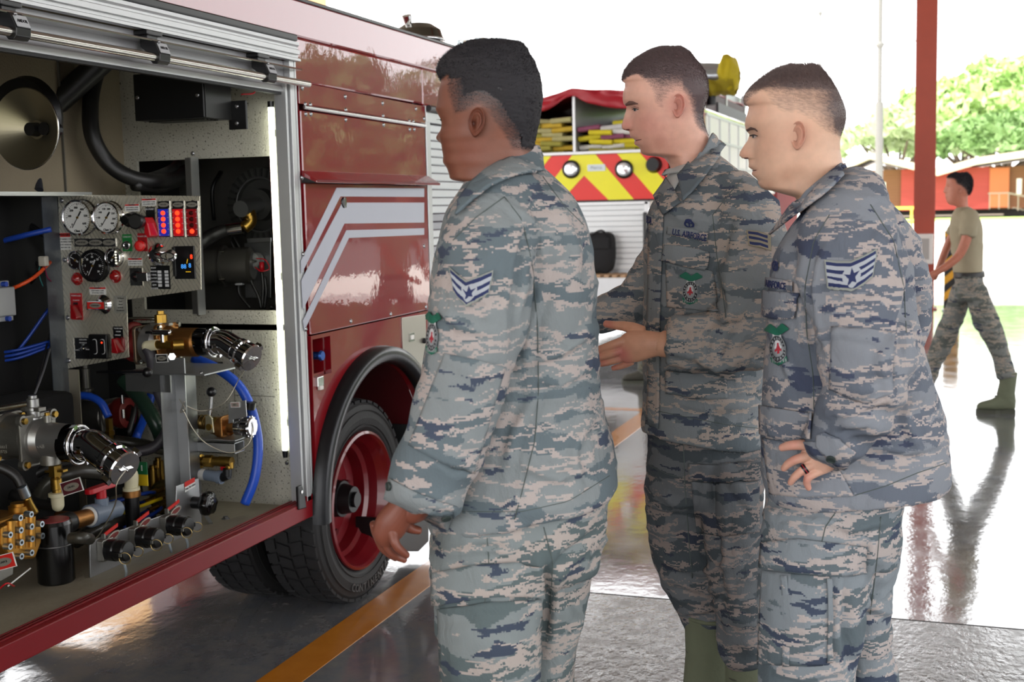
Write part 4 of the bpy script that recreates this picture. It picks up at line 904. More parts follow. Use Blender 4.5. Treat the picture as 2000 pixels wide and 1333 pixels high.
# level indicators with lit lamps
for i, (px, col, nl) in enumerate(((322, 'level_blue', 4), (350, 'level_red', 4), (377, 'level_darkred', 1))):
    colh = {'level_blue': '2030b0', 'level_red': 'c01822', 'level_darkred': '7e1016'}[col]
    a, b = pz(px-13, 407), pz(px+13, 463); o = Vector((XP, 0, 0)); cx = (a[0]+b[0])/2
    m = MB(); m.prism([(a[0], b[1]), (b[0], b[1]), (b[0], a[1]), (a[0], a[1])], o, -YN, ZN, -XN, .006).mat(1).prism([(a[0]+.003, b[1]+.003), (b[0]-.003, b[1]+.003), (b[0]-.003, a[1]-.003), (a[0]+.003, a[1]-.003)], o-XN*.006, -YN, ZN, -XN, .001)
    m.build('level_gauge', [chrome, M(col, colh, .3, emit=.25)], CP)
    for k in range(4):
        z = a[1]-(a[1]-b[1])*(.17+.21*k); lit = k >= 4-nl
        MB().lathe((XP-.007, -cx, z), -XN, [(.0075, 0), (.0065, .004), (0, .0055)], 14).build('level_lamp', M('lamp_on', 'ff3a1a', .3, emit=2.2) if lit else M('lamp_off', '3c0c0c', .2), CP)
    badge(px-1, 400, .042, .022, 'WATER' if i == 0 else 'FOAM A' if i == 1 else 'FOAM B')
    for sy in (-1, 1):
        for k in range(5): MB().bar((XP-.0072, -cx-sy*.014, a[1]-.012-k*.018), (XP-.0072, -cx-sy*.019, a[1]-.012-k*.018), .0012, .0005, up=XN).build('level_tick', pwh, CP)
# black plate, rocker and knobs
def plate(x0, y0, x1, y1, mat, t=.002, name='plate', bev=0):
    a, b = pz(x0, y0), pz(x1, y1); return MB().prism([(a[0], b[1]), (b[0], b[1]), (b[0], a[1]), (a[0], a[1])], (XP, 0, 0), -YN, ZN, -XN, t).build(name, mat, CP, bev)
plate(285, 405, 305, 451, blackp, name='switch_plate'); text('AIR PUMP 12', .008, pp(295, 409, .0022), -YN, ZN, pwh, CP)
c = pp(262, 430); MB().lathe(c, -XN, [(.024, 0), (.026, .006), (.022, .02), (.022, .03), (.014, .034), (.014, .05), (0, .05)], 24).build('knob', blackp, CP)
c = pp(284, 432); MB().lathe(c, Vector((-1, -.25, 0)), [(.016, 0), (.016, .055), (.024, .057), (.025, .08), (.02, .084), (0, .084)], 24).build('knob', blackp, CP)
c = pp(300, 436); MB().prism([(0, .02), (.012, .0), (.02, -.04), (.008, -.046), (-.004, -.03)], c-XN*.002, -YN, ZN, -XN, .045).build('guarded_switch', redp, CP, .003)
plate(239, 458, 259, 491, M('green_plate', '1c7a3a', .4), name='start_plate'); text('ON/OFF', .008, pp(249, 463, .0022), -YN, ZN, pwh, CP)
c = pp(247, 479); MB().cyl(c, c-XN*.012, .010, n=16).mat(1).torus(c-XN*.016-YN*.012, XN, .0105, .004, 20, 8).mat(0).cyl(c-XN*.004-YN*.012, c-XN*.014-YN*.012, .009, n=14).build('push_button', [blackp, chrome], CP)
plate(269, 456, 289, 491, M('red_plate', 'a81c22', .4), name='stop_plate'); text('FOAM OFF', .008, pp(279, 462, .0022), -YN, ZN, pwh, CP, fit=None)
c = pp(279, 480); MB().lathe(c, Vector((-1, -.3, 0)), [(.013, 0), (.013, .012), (.017, .018), (.017, .03), (.012, .034), (0, .035)], 20).build('push_button', M('red_button', 'cc1a1a', .3), CP)
# chrome T handle
c = pp(309, 497); MB().lathe(c, -XN, [(.034, 0), (.036, .004), (.032, .01), (.026, .018), (.016, .024), (0, .026)], 28).build('escutcheon', chrome, CP)
e = pp(345, 500, .07); d_ = (e-c).normalized()
MB().cyl(c-XN*.01, e, .010, .011, n=16).build('pull_rod', steel, CP)
hn = MB().tube([e-d_*.01, e+d_*.02, pp(375, 496, .11)], lambda t: .012+.006*t, 16); hn.build('pull_handle', chrome, CP)
c = pp(371, 497, .115); MB().prism([(.026*math.cos(t), .012*math.sin(t)) for t in [2*math.pi*k/24 for k in range(24)]], c, -YN, ZN, -XN, .006).mat(1).prism([(.021*math.cos(t), .008*math.sin(t)) for t in [2*math.pi*k/24 for k in range(24)]], c-XN*.006, -YN, ZN, -XN, .001).build('handle_badge', [chrome, badge_g], CP)
plate(340, 481, 384, 545, blackp, .006, 'display_unit', .002); plate(338, 483, 346, 540, steel, .008, 'display_bezel')
for q, s_, m_ in (((361, 521), '88', M('lit_blue', '3f8fe0', .4, emit=1.2)), ((373, 519), '8', M('lit_blue', '3f8fe0', .4, emit=1.2)), ((376, 502), '8', M('lamp_on', 'ff3a1a', .3, emit=2.2)), ((368, 511), '/', M('lit_yellow', 'e0b020', .4, emit=1.)), ((370, 530), '---', M('lit_yellow', 'e0b020', .4, emit=1.))): text(s_, .02, pp(*q, .0062), -YN, ZN, m_, CP)
plate(254, 524, 280, 558, steel, .003, 'throttle_plate'); text('RAISE', .006, pp(267, 529, .0034), -YN, ZN, prt, CP)
c = pp(267, 540); MB().lathe(c, -XN, [(.018, .003), (.018, .008), (.012, .016), (0, .018)], 20).mat(1).cyl(c-XN*.012, c-XN*.03-YN*.035, .005, n=8).box(c+Vector((-.04, -.068, -.014)), c+Vector((-.02, -.028, .014))).build('throttle_switch', [blackp, chrome], CP, .003)
a, b = pz(294, 519), pz(334, 565); plate(294, 519, 334, 565, blackp, .0012, 'data_plate')
for k, s_ in enumerate(('PUMP', 'MODEL', 'SERIAL', 'RATED', 'GPM PSI', 'RPM', 'PUMPER')): text(s_, .0075, (XP-.0014, -(a[0]+.012), a[1]-.008-k*.0108), -YN, ZN, pwh, CP)
for r in range(5):
    for cc in range(2): x_ = a[0]+.026+cc*.026; z_ = a[1]-.02-r*.0108; MB().prism([(x_, z_-.004), (x_+.014, z_-.004), (x_+.014, z_+.004), (x_, z_+.004)], (XP-.0012, 0, 0), -YN, ZN, -XN, .0004).build('data_field', pwh, CP)
# foam flush switch, red badge, lower black controls
plate(138, 573, 163, 625, M('red_plate', 'a81c22', .4), .003, 'flush_plate')
text('FOAM FLUSH', .007, pp(150, 578, .0034), -YN, ZN, pwh, CP, fit=.036); text('FOAM B', .007, pp(150, 587, .0034), -YN, ZN, pwh, CP); text('FOAM A', .007, pp(150, 621, .0034), -YN, ZN, pwh, CP)
c = pp(150, 604, .003); MB().box(c-Vector((.003, .008, .022)), c+Vector((.002, .008, .022))).build('switch_slot', blackp, CP)
ruby = M('clear_red_plastic', 'b0141c', .15, trans=.35)
def guard(c, s=1): MB().prism([(-.004, .022), (.006, .018), (.020, -.022), (.016, -.028), (-.006, -.026)], c, -YN, ZN, -XN, .030*s).build('switch_guard', ruby, CP, .003)
guard(c-ZN*.004-YN*.004)
c = pp(203, 595); MB().lathe(c, -XN, [(.030, 0), (.032, .004), (.024, .014), (.018, .022), (0, .024)], 28).build('escutcheon', chrome, CP)
MB().prism([(-.036, -.014), (.036, -.014), (.036, .014), (-.036, .014)], c-XN*.03, -YN, ZN, -XN, .012).mat(1).prism([(-.032, -.011), (.032, -.011), (.032, .011), (-.032, .011)], c-XN*.042, -YN, ZN, -XN, .001).mat(2).prism([(.022*math.cos(t), .008*math.sin(t)) for t in [2*math.pi*k/24 for k in range(24)]], c-XN*.043, -YN, ZN, -XN, .001).build('foam_handle', [chrome, lred, badge_g], CP, .001)
text('FOAM FLUSH', .005, c-XN*.0442, -YN, ZN, prt, CP)
plate(222, 578, 249, 612, M('brushed_label', 'a9a89e', .4, .6), .001, 'note_plate')
for k, s_ in enumerate(('On Rated', 'Start', 'Rated', '# 20-26', '570-800-821')): text(s_, .0062, pp(236, 583+k*6, .0012), -YN, ZN, prt, CP)
plate(146, 660, 182, 702, blackp, .0015, 'selector_plate'); plate(144, 661, 146, 703, wht, .0015, 'selector_edge')
for q, s_ in (((163, 662), 'DISPLAYED'), ((163, 668), 'PRODUCT'), ((163, 672), 'OFF'), ((151, 682), 'FOAM B'), ((174, 681), 'FOAM A')): text(s_, .0062, pp(q[0], q[1]+2, .0018), -YN, ZN, pwh, CP)
c = pp(163, 681); MB().lathe(c, -XN, [(.007, 0), (.007, .006), (.003, .008), (.003, .02), (0, .021)], 14).build('toggle', chrome, CP)
plate(180, 652, 219, 700, blackp, .022, 'rocker_box', .004)
for px in (194, 209):
    c = pp(px, 676, .022); MB().torus(c, XN, .008, .0012, 16, 5, -.0, math.pi)
    q = [(math.cos(t)*.009, math.sin(t)*.009+(.016 if math.sin(t) > 0 else -.016)) for t in [2*math.pi*k/24 for k in range(24)]]
    MB().prism(q, c, -YN, ZN, -XN, .001).mat(1).prism([(a*.8, b*.93) for a, b in q], c-XN*.001, -YN, ZN, -XN, .003).build('rocker', [pwh, blackp], CP)
MB().sph(pp(209, 668, .027), .003, 8, 6).build('pilot_dot', M('lamp_on', 'ff3a1a', .3, emit=2.2), CP)
plate(221, 638, 243, 686, blackp, .002, 'drain_plate'); text('WATER TANK', .006, pp(232, 642, .0024), -YN, ZN, pwh, CP, fit=.032); text('DRAIN', .006, pp(232, 648, .0024), -YN, ZN, pwh, CP); text('OPENED', .006, pp(231, 655, .0024), -YN, ZN, pwh, CP); text('CLOSED', .006, pp(233, 682, .0024), -YN, ZN, pwh, CP)
guard(pp(234, 672, .002), 1.2)
# ---------- valves
def flange(c, ax, s, t, r=.12):
    u, w, d = frame_from(ax); return MB().prism(rrect(s, s, s*r), c, u, w, d, t)
def capset(o, d, r, parent, L1=.07, L2=.09, elbow=25, big=True):
    """chrome collar, ring, bent elbow and a lugged cap. o start, d axis; the bend drops towards the camera"""
    d = d.normalized(); MB().lathe(o, d, [(r*.92, 0), (r*1.02, .004), (r*1.02, L1*.55), (r*.9, L1*.6), (r*.9, L1*.8)], 32).build('collar', M('dark_chrome2', '55565a', .08, 1.), parent)
    MB().torus(o+d*L1*.8, d, r*1.08, r*.10, 36, 8).build('coupling_ring', chrome, parent)
    m = MB()
    for k in range(4):
        u, w, _ = frame_from(d); a = k*math.pi/2+.4; e = u*math.cos(a)+w*math.sin(a); m.bar(o+d*L1*.66+e*r*1.1, o+d*L1*.95+e*r*1.15, r*.3, r*.22, up=e)
    m.build('ring_lug', chrome, parent)
    bend = (d+Vector((-.18, .0, -math.tan(math.radians(elbow))*.95))).normalized()
    a = o+d*L1*.8; b = a+d*L2*.45; c = b+bend*L2*.75
    MB().tube([a, b*.5+a*.5, b, b*.5+c*.5, c], r*.9, 28, caps=False, step=6).build('elbow', chrome, parent)
    MB().lathe(c, bend, [(r*.86, -.01), (r*1.0, 0), (r*1.0, .016), (r*.9, .02), (r*.9, .03), (r*1.02, .032), (r*1.04, .055), (r*.98, .06), (r*.4, .062), (0, .062)], 36).build('cap', chrome, parent)
    u, w, _ = frame_from(bend)
    for k in (0, 2): 
        a_ = k*math.pi/2+.7; e = u*math.cos(a_)+w*math.sin(a_); MB().bar(c+bend*.034+e*r*1.12, c+bend*.056+e*r*1.12, r*.4, r*.25, up=e).build('cap_lug', chrome, parent)
    f = c+bend*.064; m = MB().bar(f-u*r*.45, f+u*r*.45, .006, .008, up=bend).cyl(f, f+bend*.01, .005, n=8); m.build('cap_bar', steel, parent)
    return f, bend
# valve 1 : large silver valve at lower left, outlet pointing out of the compartment
X1 = 2.80
v1 = empty('discharge_valve', A(65, 850, X1), parent=T1); v1['label'] = 'large silver valve with chrome capped elbow'
D = -YN
c0 = A(12, 852, X1); c1 = A(70, 858, X1); c2 = A(128, 868, X1)
MB().lathe(c0, D, [(.04, -.03), (.068, 0), (.068, .012), (.062, .02), (.066, (c1-c0).length-.01), (.05, (c1-c0).length)], 36).build('valve_body', cast, v1)
flange(A(10, 852, X1), D, .135, .012).build('flange', cast, v1, .003); flange(c1, D, .148, .012).build('flange', cast, v1, .003)
for k in range(4):
    a = k*math.pi/2+math.pi/4; e = Vector((math.cos(a), 0, math.sin(a)))*.088; q = c1+e+D*.012
    MB().lathe(q-D*.012, D, [(.016, 0), (.016, .016), (.010, .017)], 14).mat(1).cyl(q+D*.004, q+D*.013, .0095, n=6).build('flange_bolt', [cast, brass], v1)
    q = A(12, 852, X1)+e*.85; MB().cyl(q+D*.012, q+D*.02, .009, n=6).build('flange_bolt', brass, v1)
MB().lathe(c1+D*.01, D, [(.062, 0), (.06, .012), (.05, .03), (.047, (c2-c1).length)], 36).build('outlet_neck', M('cast_light', 'a5a5a4', .36, .85, var=.1, vs=20), v1)
f1, bd = capset(c2+D*.0, D, .05, v1, .06, .10, 26)
text('Class1', .016, A(36, 864, X1)-XN*.0675, -YN, ZN, M('cast_mark', 'b9b7b0', .5, .6), v1); text('318725', .012, A(37, 874, X1)-XN*.067, -YN, ZN, M('cast_mark', 'b9b7b0', .5, .6), v1); text('FNXB', .016, A(98, 866, X1)-XN*.048, -YN, ZN, M('cast_mark', 'b9b7b0', .5, .6), v1)
c = A(66, 815, X1); MB().lathe(c, ZN, [(.026, -.02), (.024, 0), (.018, .002), (.018, .018), (.022, .02), (.022, .028), (.017, .03), (.017, .052), (.012, .054), (.012, .062), (0, .062)], 24).build('stem', M('cast_light', 'a5a5a4', .36, .85), v1)
MB().prism([(-.035, -.012), (.035, -.018), (.04, .006), (.03, .012), (-.035, .01)], c+ZN*.018, -YN, XN, ZN, .012).build('stop_plate', cast, v1, .002)
MB().cyl(c+ZN*.04, A(-30, 803, X1-.05), .009, n=14).build('lever', M('brushed_bar', 'c2bfb8', .22, 1.), v1)
c = c1+D*.045+ZN*.05; MB().cyl(c, c+ZN*.02, .011, n=14).mat(1).cyl(c+ZN*.02, c+ZN*.028, .008, n=6).build('bleed_plug', [cast, brass], v1)
# drain: brass chain of fittings under valve 1
c = A(112, 905, X1-.0); 
dv = empty('drain_valve', A(108, 950, X1), parent=T1)
MB().lathe(A(98, 890, X1), -ZN, [(.028, -.02), (.028, .025), (.012, .027)], 20).build('boss', cast, dv)
z0 = A(108, 912, X1)
MB().lathe(z0+ZN*.018, -ZN, [(.012, 0), (.012, .012), (.019, .014), (.019, .045), (.012, .048)], 6, flat=True).lathe(z0-ZN*.030, -ZN, [(.012, 0), (.016, .006), (.016, .034), (.013, .036), (.013, .046)], 20).build('brass_body', brass, dv)
MB().bar(z0-ZN*.014+YN*.03, z0-ZN*.01-YN*.034, .02, .006).build('brass_wing', brass, dv)
MB().lathe(z0-ZN*.074, -ZN, [(.012, 0), (.024, .002), (.024, .012), (.018, .014), (.018, .035)], 20).sph(z0-ZN*.112, .018, 16, 10).build('nylon_elbow', nylon, dv)
MB().tube([z0-ZN*.112+YN*.0, z0-ZN*.112+YN*.06, z0-ZN*.09+YN*.16], .016, 12).build('drain_hose', blackhose, dv)
def tagplate(c, w, h, tilt, parent, border=lred, s='', nx=-XN):
    u = Vector((0, -math.cos(tilt), math.sin(tilt))); v = Vector((0, math.sin(tilt), math.cos(tilt)))
    m = MB().prism([(-w/2, -h/2), (w/2, -h/2), (w/2, h/2), (-w/2, h/2)], c, u, v, nx, .003).mat(1).prism([(-w/2+.002, -h/2+.002), (w/2-.002, -h/2+.002), (w/2-.002, h/2-.002), (-w/2+.002, h/2-.002)], c+nx*.003, u, v, nx, .0006)
    m.mat(2).prism([(w*.38*math.cos(t), h*.28*math.sin(t)) for t in [2*math.pi*k/24 for k in range(24)]], c+nx*.0036, u, v, nx, .001)
    m.build('tag', [wht, border, badge_g], parent)
    if s: text(s, h*.22, c+nx*.0048, u, v, prt, parent)
tagplate(A(141, 951, X1-.05), .072, .038, .3, dv, M('label_maroon', '4d1420', .5), 'DRAIN')
# loose cap cable of valve 1
def cable(pts, r=.0018, par=None, nm='retaining_cable'): return MB().tube(pts, r, 6, step=10).build(nm, M('steel_cable', 'b9b2a2', .35, .8), par or T1)
cable([f1, A(228, 945, 2.68), A(225, 985, 2.72), A(200, 1035, 2.78), A(180, 1062, 2.80)])
# valve 2 : brass-bodied valve on the shelf
X2v = 3.36; v2 = empty('foam_valve', A(340, 670, X2v), parent=T1); v2['label'] = 'brass valve with chrome elbow and perforated cap'
c0 = A(282, 672, X2v); c1 = A(322, 668, X2v); c2 = A(386, 668, X2v)
MB().cyl(A(235, 668, X2v), c0, .055, n=28).build('red_coupling', darkred, v2); 
MB().torus(A(262, 668, X2v), YN, .055, .012, 28, 8).build('coupling_clamp', darkred, v2)
flange(c0, D, .125, .012).build('flange', M('bronze_flange', '7b6a58', .4, .8), v2, .003)
MB().lathe(c0+D*.01, D, [(.055, 0), (.064, .01), (.064, .05), (.05, .07)], 32).build('valve_body', M('cast_light', 'a5a5a4', .36, .85), v2)
flange(c1, D, .12, .014).build('bronze_flange', bronze, v2, .003)
MB().lathe(c1+D*.01, D, [(.055, 0), (.045, .02), (.043, .045), (.047, .048), (.047, (c2-c1).length-.012), (.043, (c2-c1).length)], 32).build('bronze_body', bronze, v2)
for k in range(4):
    a = k*math.pi/2+math.pi/4; e = Vector((math.cos(a), 0, math.sin(a)))*.073; q = c1+e+D*.014; MB().cyl(q, q+D*.01, .008, n=6).build('flange_bolt', steel, v2); q = c0+e+D*.012; MB().cyl(q, q+D*.01, .008, n=6).build('flange_bolt', steel, v2)
f2, bd2 = capset(c2, D, .043, v2, .075, .085, 24)
c = A(315, 640, X2v); MB().lathe(c, ZN, [(.026, -.02), (.026, 0), (.018, .002), (.018, .016)], 24).build('stem', M('cast_light', 'a5a5a4', .36, .85), v2)
MB().lathe(c+ZN*.016, ZN, [(.02, 0), (.02, .026), (.012, .028), (.012, .038), (0, .038)], 8, flat=True).build('stem_nut', brass, v2)
MB().prism([(-.035, -.01), (.04, -.014), (.042, .006), (-.03, .012)], c+ZN*.006, -YN, XN, ZN, .01).build('stop_plate', cast, v2, .002)
MB().cyl(c+ZN*.028, A(200, 622, X2v+.02), .006, n=10).build('lever', steel, v2)
c = A(318, 650, X2v-.085); MB().tube([c+YN*.04, c, c-YN*.03], .010, 10).cyl(c, c-ZN*.03, .009, n=10).build('petcock', chrome, v2); MB().box(c+Vector((-.01, .03, -.004)), c+Vector((.01, .06, .004))).build('petcock_lever', blackp, v2, .002)
c = A(322, 674, X2v-.08); MB().cyl(c-YN*.03, c+YN*.03, .014, n=12).cyl(c+ZN*.03, c, .012, n=6).cyl(c-YN*.03, c-YN*.055+XN*.02, .018, n=6).build('brass_tee', brass, v2)
MB().cyl(c+YN*.028, c+YN*.062-ZN*.004, .019, n=6).sph(c+YN*.066-ZN*.006, .018, 12, 8).build('nylon_fitting', nylon, v2)
s0 = c+YN*.068-ZN*.012
MB().tube([s0, A(296, 700, X2v-.08), A(302, 745, X2v-.07), A(322, 800, X2v-.05), A(326, 840, X2v-.04), A(302, 873, X2v-.06), A(262, 883, X2v-.1), A(215, 880, X2v-.15), A(175, 865, X2v-.1)], .0175, 16, step=8).build('drain_hose', M('grey_black_hose', '37343a', .5, bump=.08, bs=40), v2)
tagplate(A(317, 700, X2v-.09), .044, .026, .05, v2, chrome, 'VENT')
MB().cyl(A(336, 697, X2v-.09), A(336, 697, X2v-.10), .012, n=6).build('hex_bolt', steel, v2)
# shelf, bracket and post
zs = A(330, 730, 3.3).z
sh_ = MB().box((3.27, A(410, 725, 3.3).y, zs), (3.52, A(250, 725, 3.3).y, zs+.005)).box((3.27, A(372, 725, 3.3).y, zs+.005), (3.275, A(300, 725, 3.3).y, zs+.055)).build('valve_shelf', alu, T1, .001)
box('shelf_apron', (3.262, A(335, 740, 3.27).y, zs-.055), (3.27, A(248, 740, 3.27).y, zs), dalu, sh_)
for q in ((322, 723), (392, 716)): c = A(q[0], q[1], 3.29); c.z = zs+.005; MB().sph(c, .006, 10, 6).build('shelf_rivet', rivm, sh_)
c = A(403, 726, 3.6); box('shelf_bracket', (3.56, c.y-.03, zs-.045), (3.66, c.y+.03, zs-.008), blackm, sh_, .003)
yq = A(345, 800, 3.33).y; yr = A(364, 800, 3.33).y
box('post_face', (3.33, yr, ZF), (3.334, yq, zs), M('leg_aluminium2', 'b9bbbc', .35, .8, var=.08), T1); box('post_web', (3.334, yq-.003, ZF), (3.44, yq, zs), dalu, T1)
box('post_web', (3.25, yq+.0, ZF), (3.334, yq+.003, zs), dalu, T1)
# blue hose in front of the end wall
bh = [A(378, 700, 3.56), A(420, 718, 3.56), A(463, 750, 3.56), A(487, 790, 3.56), A(500, 835, 3.55), A(504, 880, 3.54), A(497, 935, 3.52), A(478, 985, 3.50)]
MB().tube(bh, .0165, 18, step=8).build('blue_hose', bluehose, T1, label='thick bright blue hose')
c = A(490, 792, 3.55); MB().cyl(c+Vector((0, 0, .012)), c-Vector((0, -.006, .012)), .020, n=18).build('hose_clip', blackp, T1)
MB().tube([A(296, 770, 3.6), A(284, 810, 3.58), A(270, 845, 3.58), A(262, 868, 3.55)], .0155, 14).build('blue_hose', bluehose, T1)
# valve 3 : small ball valve with black ball handle and chrome hose cap
X3 = 3.46; v3 = empty('ball_valve', A(440, 830, X3), parent=T1); v3['label'] = 'small ball valve with black ball lever and knurled chrome cap'
MB().tube([A(355, 822, X3), A(405, 828, X3)], .021, 16, smoothpts=False).build('nipple', M('dark_brass', '5e4b28', .35, .9), v3)
rb = MB(); 
for k in range(5): rb.torus(A(370+k*8, 824, X3), YN, .021, .003, 20, 6)
rb.build('thread', M('dark_brass', '5e4b28', .35, .9), v3)
c = A(414, 833, X3-.02); MB().lathe(c+XN*.03, -XN, [(0, 0), (.028, 0), (.03, .02), (.02, .036), (.011, .038), (.011, .05), (0, .05)], 20).build('bonnet', brass, v3)
MB().prism([(-.018, -.02), (.018, -.02), (.014, .03), (0, .045), (-.014, .03)], c-XN*.01, -YN, ZN, -XN, .006).build('lever_plate', M('zinc_plate', 'b4ae93', .35, .8), v3, .003)
MB().cyl(c+ZN*.03-XN*.01, A(413, 772, X3-.03), .006, n=12).build('lever_rod', steel, v3); MB().sph(A(413, 766, X3-.03), .0165, 24, 16).build('ball_knob', blackp, v3)
MB().lathe(A(425, 835, X3), D, [(.03, 0), (.034, .008), (.034, .03), (.026, .034), (.026, .05)], 24).build('valve_body', bronze, v3); flange(A(440, 832, X3), D, .072, .010).build('bronze_flange', bronze, v3, .003)
MB().cyl(A(440, 832, X3), A(462, 833, X3), .022, n=20).build('outlet', bronze, v3)
c = A(462, 833, X3); m = MB(); m.lathe(c, D, [(.022, 0), (.03, .003), (.03, .022), (.027, .024), (.027, .030), (.033, .032), (.033, .058), (.028, .062), (0, .062)], 28); m.build('hose_cap', chrome, v3)
m = MB()
for k in range(14): a = 2*math.pi*k/14; e = Vector((math.cos(a), 0, math.sin(a))); m.bar(c+D*.033+e*.034, c+D*.057+e*.034, .006, .005, up=e)
m.bar(c+D*.063-ZN*.02, c+D*.063+ZN*.02, .008, .008, up=D); o = m.build('cap_knurl', chrome, v3); o['kind'] = 'stuff'
P = [(446, 790), (480, 782), (482, 815), (456, 820), (456, 826), (446, 828)]; X3b = X3-.03
MB().prism([(-A(*q, X3b).y, A(*q, X3b).z) for q in P], (X3b, 0, 0), -YN, ZN, XN, .003).build('bracket_plate', alu, v3, .001)
tagplate(A(460, 791, X3b-.001), .034, .018, .05, v3, M('label_rose', 'a88c88', .5), 'HOSE')
q0, q1 = A(404, 850, X3), A(476, 862, X3)
MB().box((X3-.05, q1.y, q1.z+.008), (X3+.05, q0.y, q1.z+.012)).box((X3-.05, A(404, 850, X3).y, q1.z+.01), (X3-.047, A(404, 850, X3).y+.003, A(404, 840, X3).z)).build('cradle', alu, v3, .001)
q0, q1 = A(390, 868, X3), A(468, 884, X3)
m = MB(); 
for (a, b) in (((-.03, 0), (.03, .003)), ((-.03, .033), (.03, .036)), ((-.03, 0), (-.027, .036)), ((.027, 0), (.03, .036))): m.box((X3+a[0], q1.y, q1.z+a[1]), (X3+b[0], q0.y+.08, q1.z+b[1]))
m.build('box_section', M('leg_aluminium2', 'b9bbbc', .35, .8), v3)
cable([f2, A(470, 735, 3.42), A(440, 785, 3.4), A(395, 803, 3.38), A(356, 790, 3.33)]); cable([A(356, 798, 3.32), A(378, 840, 3.34), A(405, 868, 3.36), A(450, 885, 3.38), A(485, 868, 3.4), A(494, 835, 3.42)]); cable([A(350, 780, 3.325), A(362, 800, 3.32), A(352, 805, 3.325), A(360, 785, 3.32)], .0015)
# brass line below
lv = empty('brass_line', A(420, 900, 3.46), parent=T1)
MB().cyl(A(360, 900, X3), A(432, 902, X3), .016, n=16).build('brass_pipe', brass, lv); MB().lathe(A(400, 901, X3), D, [(.016, 0), (.021, .004), (.021, .03), (.016, .034)], 8, flat=True).lathe(A(385, 901, X3), D, [(.016, 0), (.024, .004), (.024, .018), (.016, .02)], 20).build('union_nut', brass, lv)
c = A(430, 902, X3); MB().cyl(c, c+D*.045, .018, n=8).cyl(c+D*.035, c+D*.035-ZN*.02, .015, n=12).build('brass_elbow', brass, lv)
MB().cyl(A(388, 926, X3-.02), A(428, 932, X3-.02), .019, n=20).cyl(A(426, 932, X3-.02), A(434, 933, X3-.02), .023, n=20).build('grey_filter', pvc, lv); MB().cyl(A(392, 927, X3-.02), A(402, 928, X3-.02), .0195, n=20).build('filter_label', wht, lv)
MB().cyl(A(434, 933, X3-.02), A(446, 928, X3-.02), .016, n=14).cyl(A(444, 930, X3-.02), A(444, 916, X3-.02), .015, n=14).build('black_elbow', blackp, lv); MB().box(A(430, 922, X3), A(442, 910, X3)+XN*.02).build('red_lever', redp, lv, .003)
# ---------- front plate with three cam caps and the star knob
YP = 2.257
def F(px, py, y=YP): return Vector(ony(px, py, y))
P = [F(*q) for q in ((177, 1130), (395, 1036), (388, 935), (345, 950), (343, 998), (182, 1056), (176, 1066))]; P[0].z = ZF; P[1].z = ZF
fp = MB().prism([(p.x, p.z) for p in P], (0, YP, 0), XN, ZN, YN, .005).build('coupling_plate', M('satin_aluminium', 'a9aaac', .35, .85, var=.1, vs=15, bump=.04, bs=100), T1, .001)
p = F(370, 945); MB().prism([(-.028, -.006), (.028, -.0), (.028, .014), (-.028, .01)], (p.x, YP-.001, p.z), XN, ZN, -YN, .001).build('label_red', lred, fp); MB().prism([(-.028, -.022), (.028, -.016), (.028, -.0), (-.028, -.006)], (p.x, YP-.001, p.z), XN, ZN, -YN, .001).build('label_white', wht, fp)
text('PULL TO OPEN', .008, (p.x, YP-.0025, p.z-.011), Vector((1, 0, .1)), ZN, prt, fp)
dN = -YN
pm_ = M('ring_metal', 'b39c6a', .3, .9); cl_ = M('clear_plastic', 'aeb9c2', .15, trans=.5)
for k, (px, py) in enumerate(((200, 1073), (262, 1048), (322, 1025))):
    c = F(px, py); t = empty('cam_cap', c, parent=T1)
    MB().prism(rrect(.05, .062, .006), c, XN, ZN, dN, .022).build('square_boss', cast, t, .002)
    MB().lathe(c+dN*.02, dN, [(.024, 0), (.031, .004), (.032, .03), (.029, .034), (.030, .038), (.030, .062), (.026, .068), (0, .068)], 28).build('cap', blackp, t)
    for s_ in (-1, 1): MB().bar(c+dN*.035+ZN*.0+XN*.033*s_, c+dN*.085+XN*.036*s_-ZN*.004, .014, .006, up=XN).build('cam_lever', blackp, t, .002)
    MB().bar(c+dN*.05-XN*.034-ZN*.0, c+dN*.092-XN*.037-ZN*.002, .009, .004, up=XN).build('lever_face', cast, t)
    MB().torus(c+dN*.098-XN*.03-ZN*.012, (1, .3, 0), .0165, .0014, 24, 6).build('pull_ring', pm_, t); MB().torus(c+dN*.085+XN*.045-ZN*.014, (1, .6, .2), .0155, .0014, 24, 6).build('pull_ring', pm_, t)
    if k != 1: MB().tube([c+dN*.095-ZN*.028-XN*.03, c+dN*.097-ZN*.05-XN*.026, c+dN*.093-ZN*.07-XN*.026], .004, 6).build('plastic_tail', cl_, t)
    else: MB().tube([c+dN*.085-ZN*.028+XN*.05, c+dN*.085-ZN*.06+XN*.06], .004, 6).build('plastic_tail', cl_, t)
    q = F(px+16, py-35, YP-.01); MB().prism([(-.03, -.008), (.03, .006), (.03, .016), (-.03, .002)], q, XN, ZN, dN, .003).build('red_tag', lred, t); MB().prism([(.028*math.cos(t_), .011*math.sin(t_)) for t_ in [2*math.pi*j/20 for j in range(20)]], q-ZN*.014+dN*.004+XN*.004, Vector((1, 0, .2)), ZN, dN, .003).mat(1).prism([(.022*math.cos(t_), .007*math.sin(t_)) for t_ in [2*math.pi*j/20 for j in range(20)]], q-ZN*.014+dN*.007+XN*.004, Vector((1, 0, .2)), ZN, dN, .0006).build('oval_tag', [badge_g, darkred], t)
    MB().box(q+Vector((-.034, -.004, -.014)), q+Vector((-.028, .008, .0))).build('tag_screw', cast, t)
c = F(378, 982); kn = MB().cyl(c, c+dN*.04, .02, n=16); m = MB()
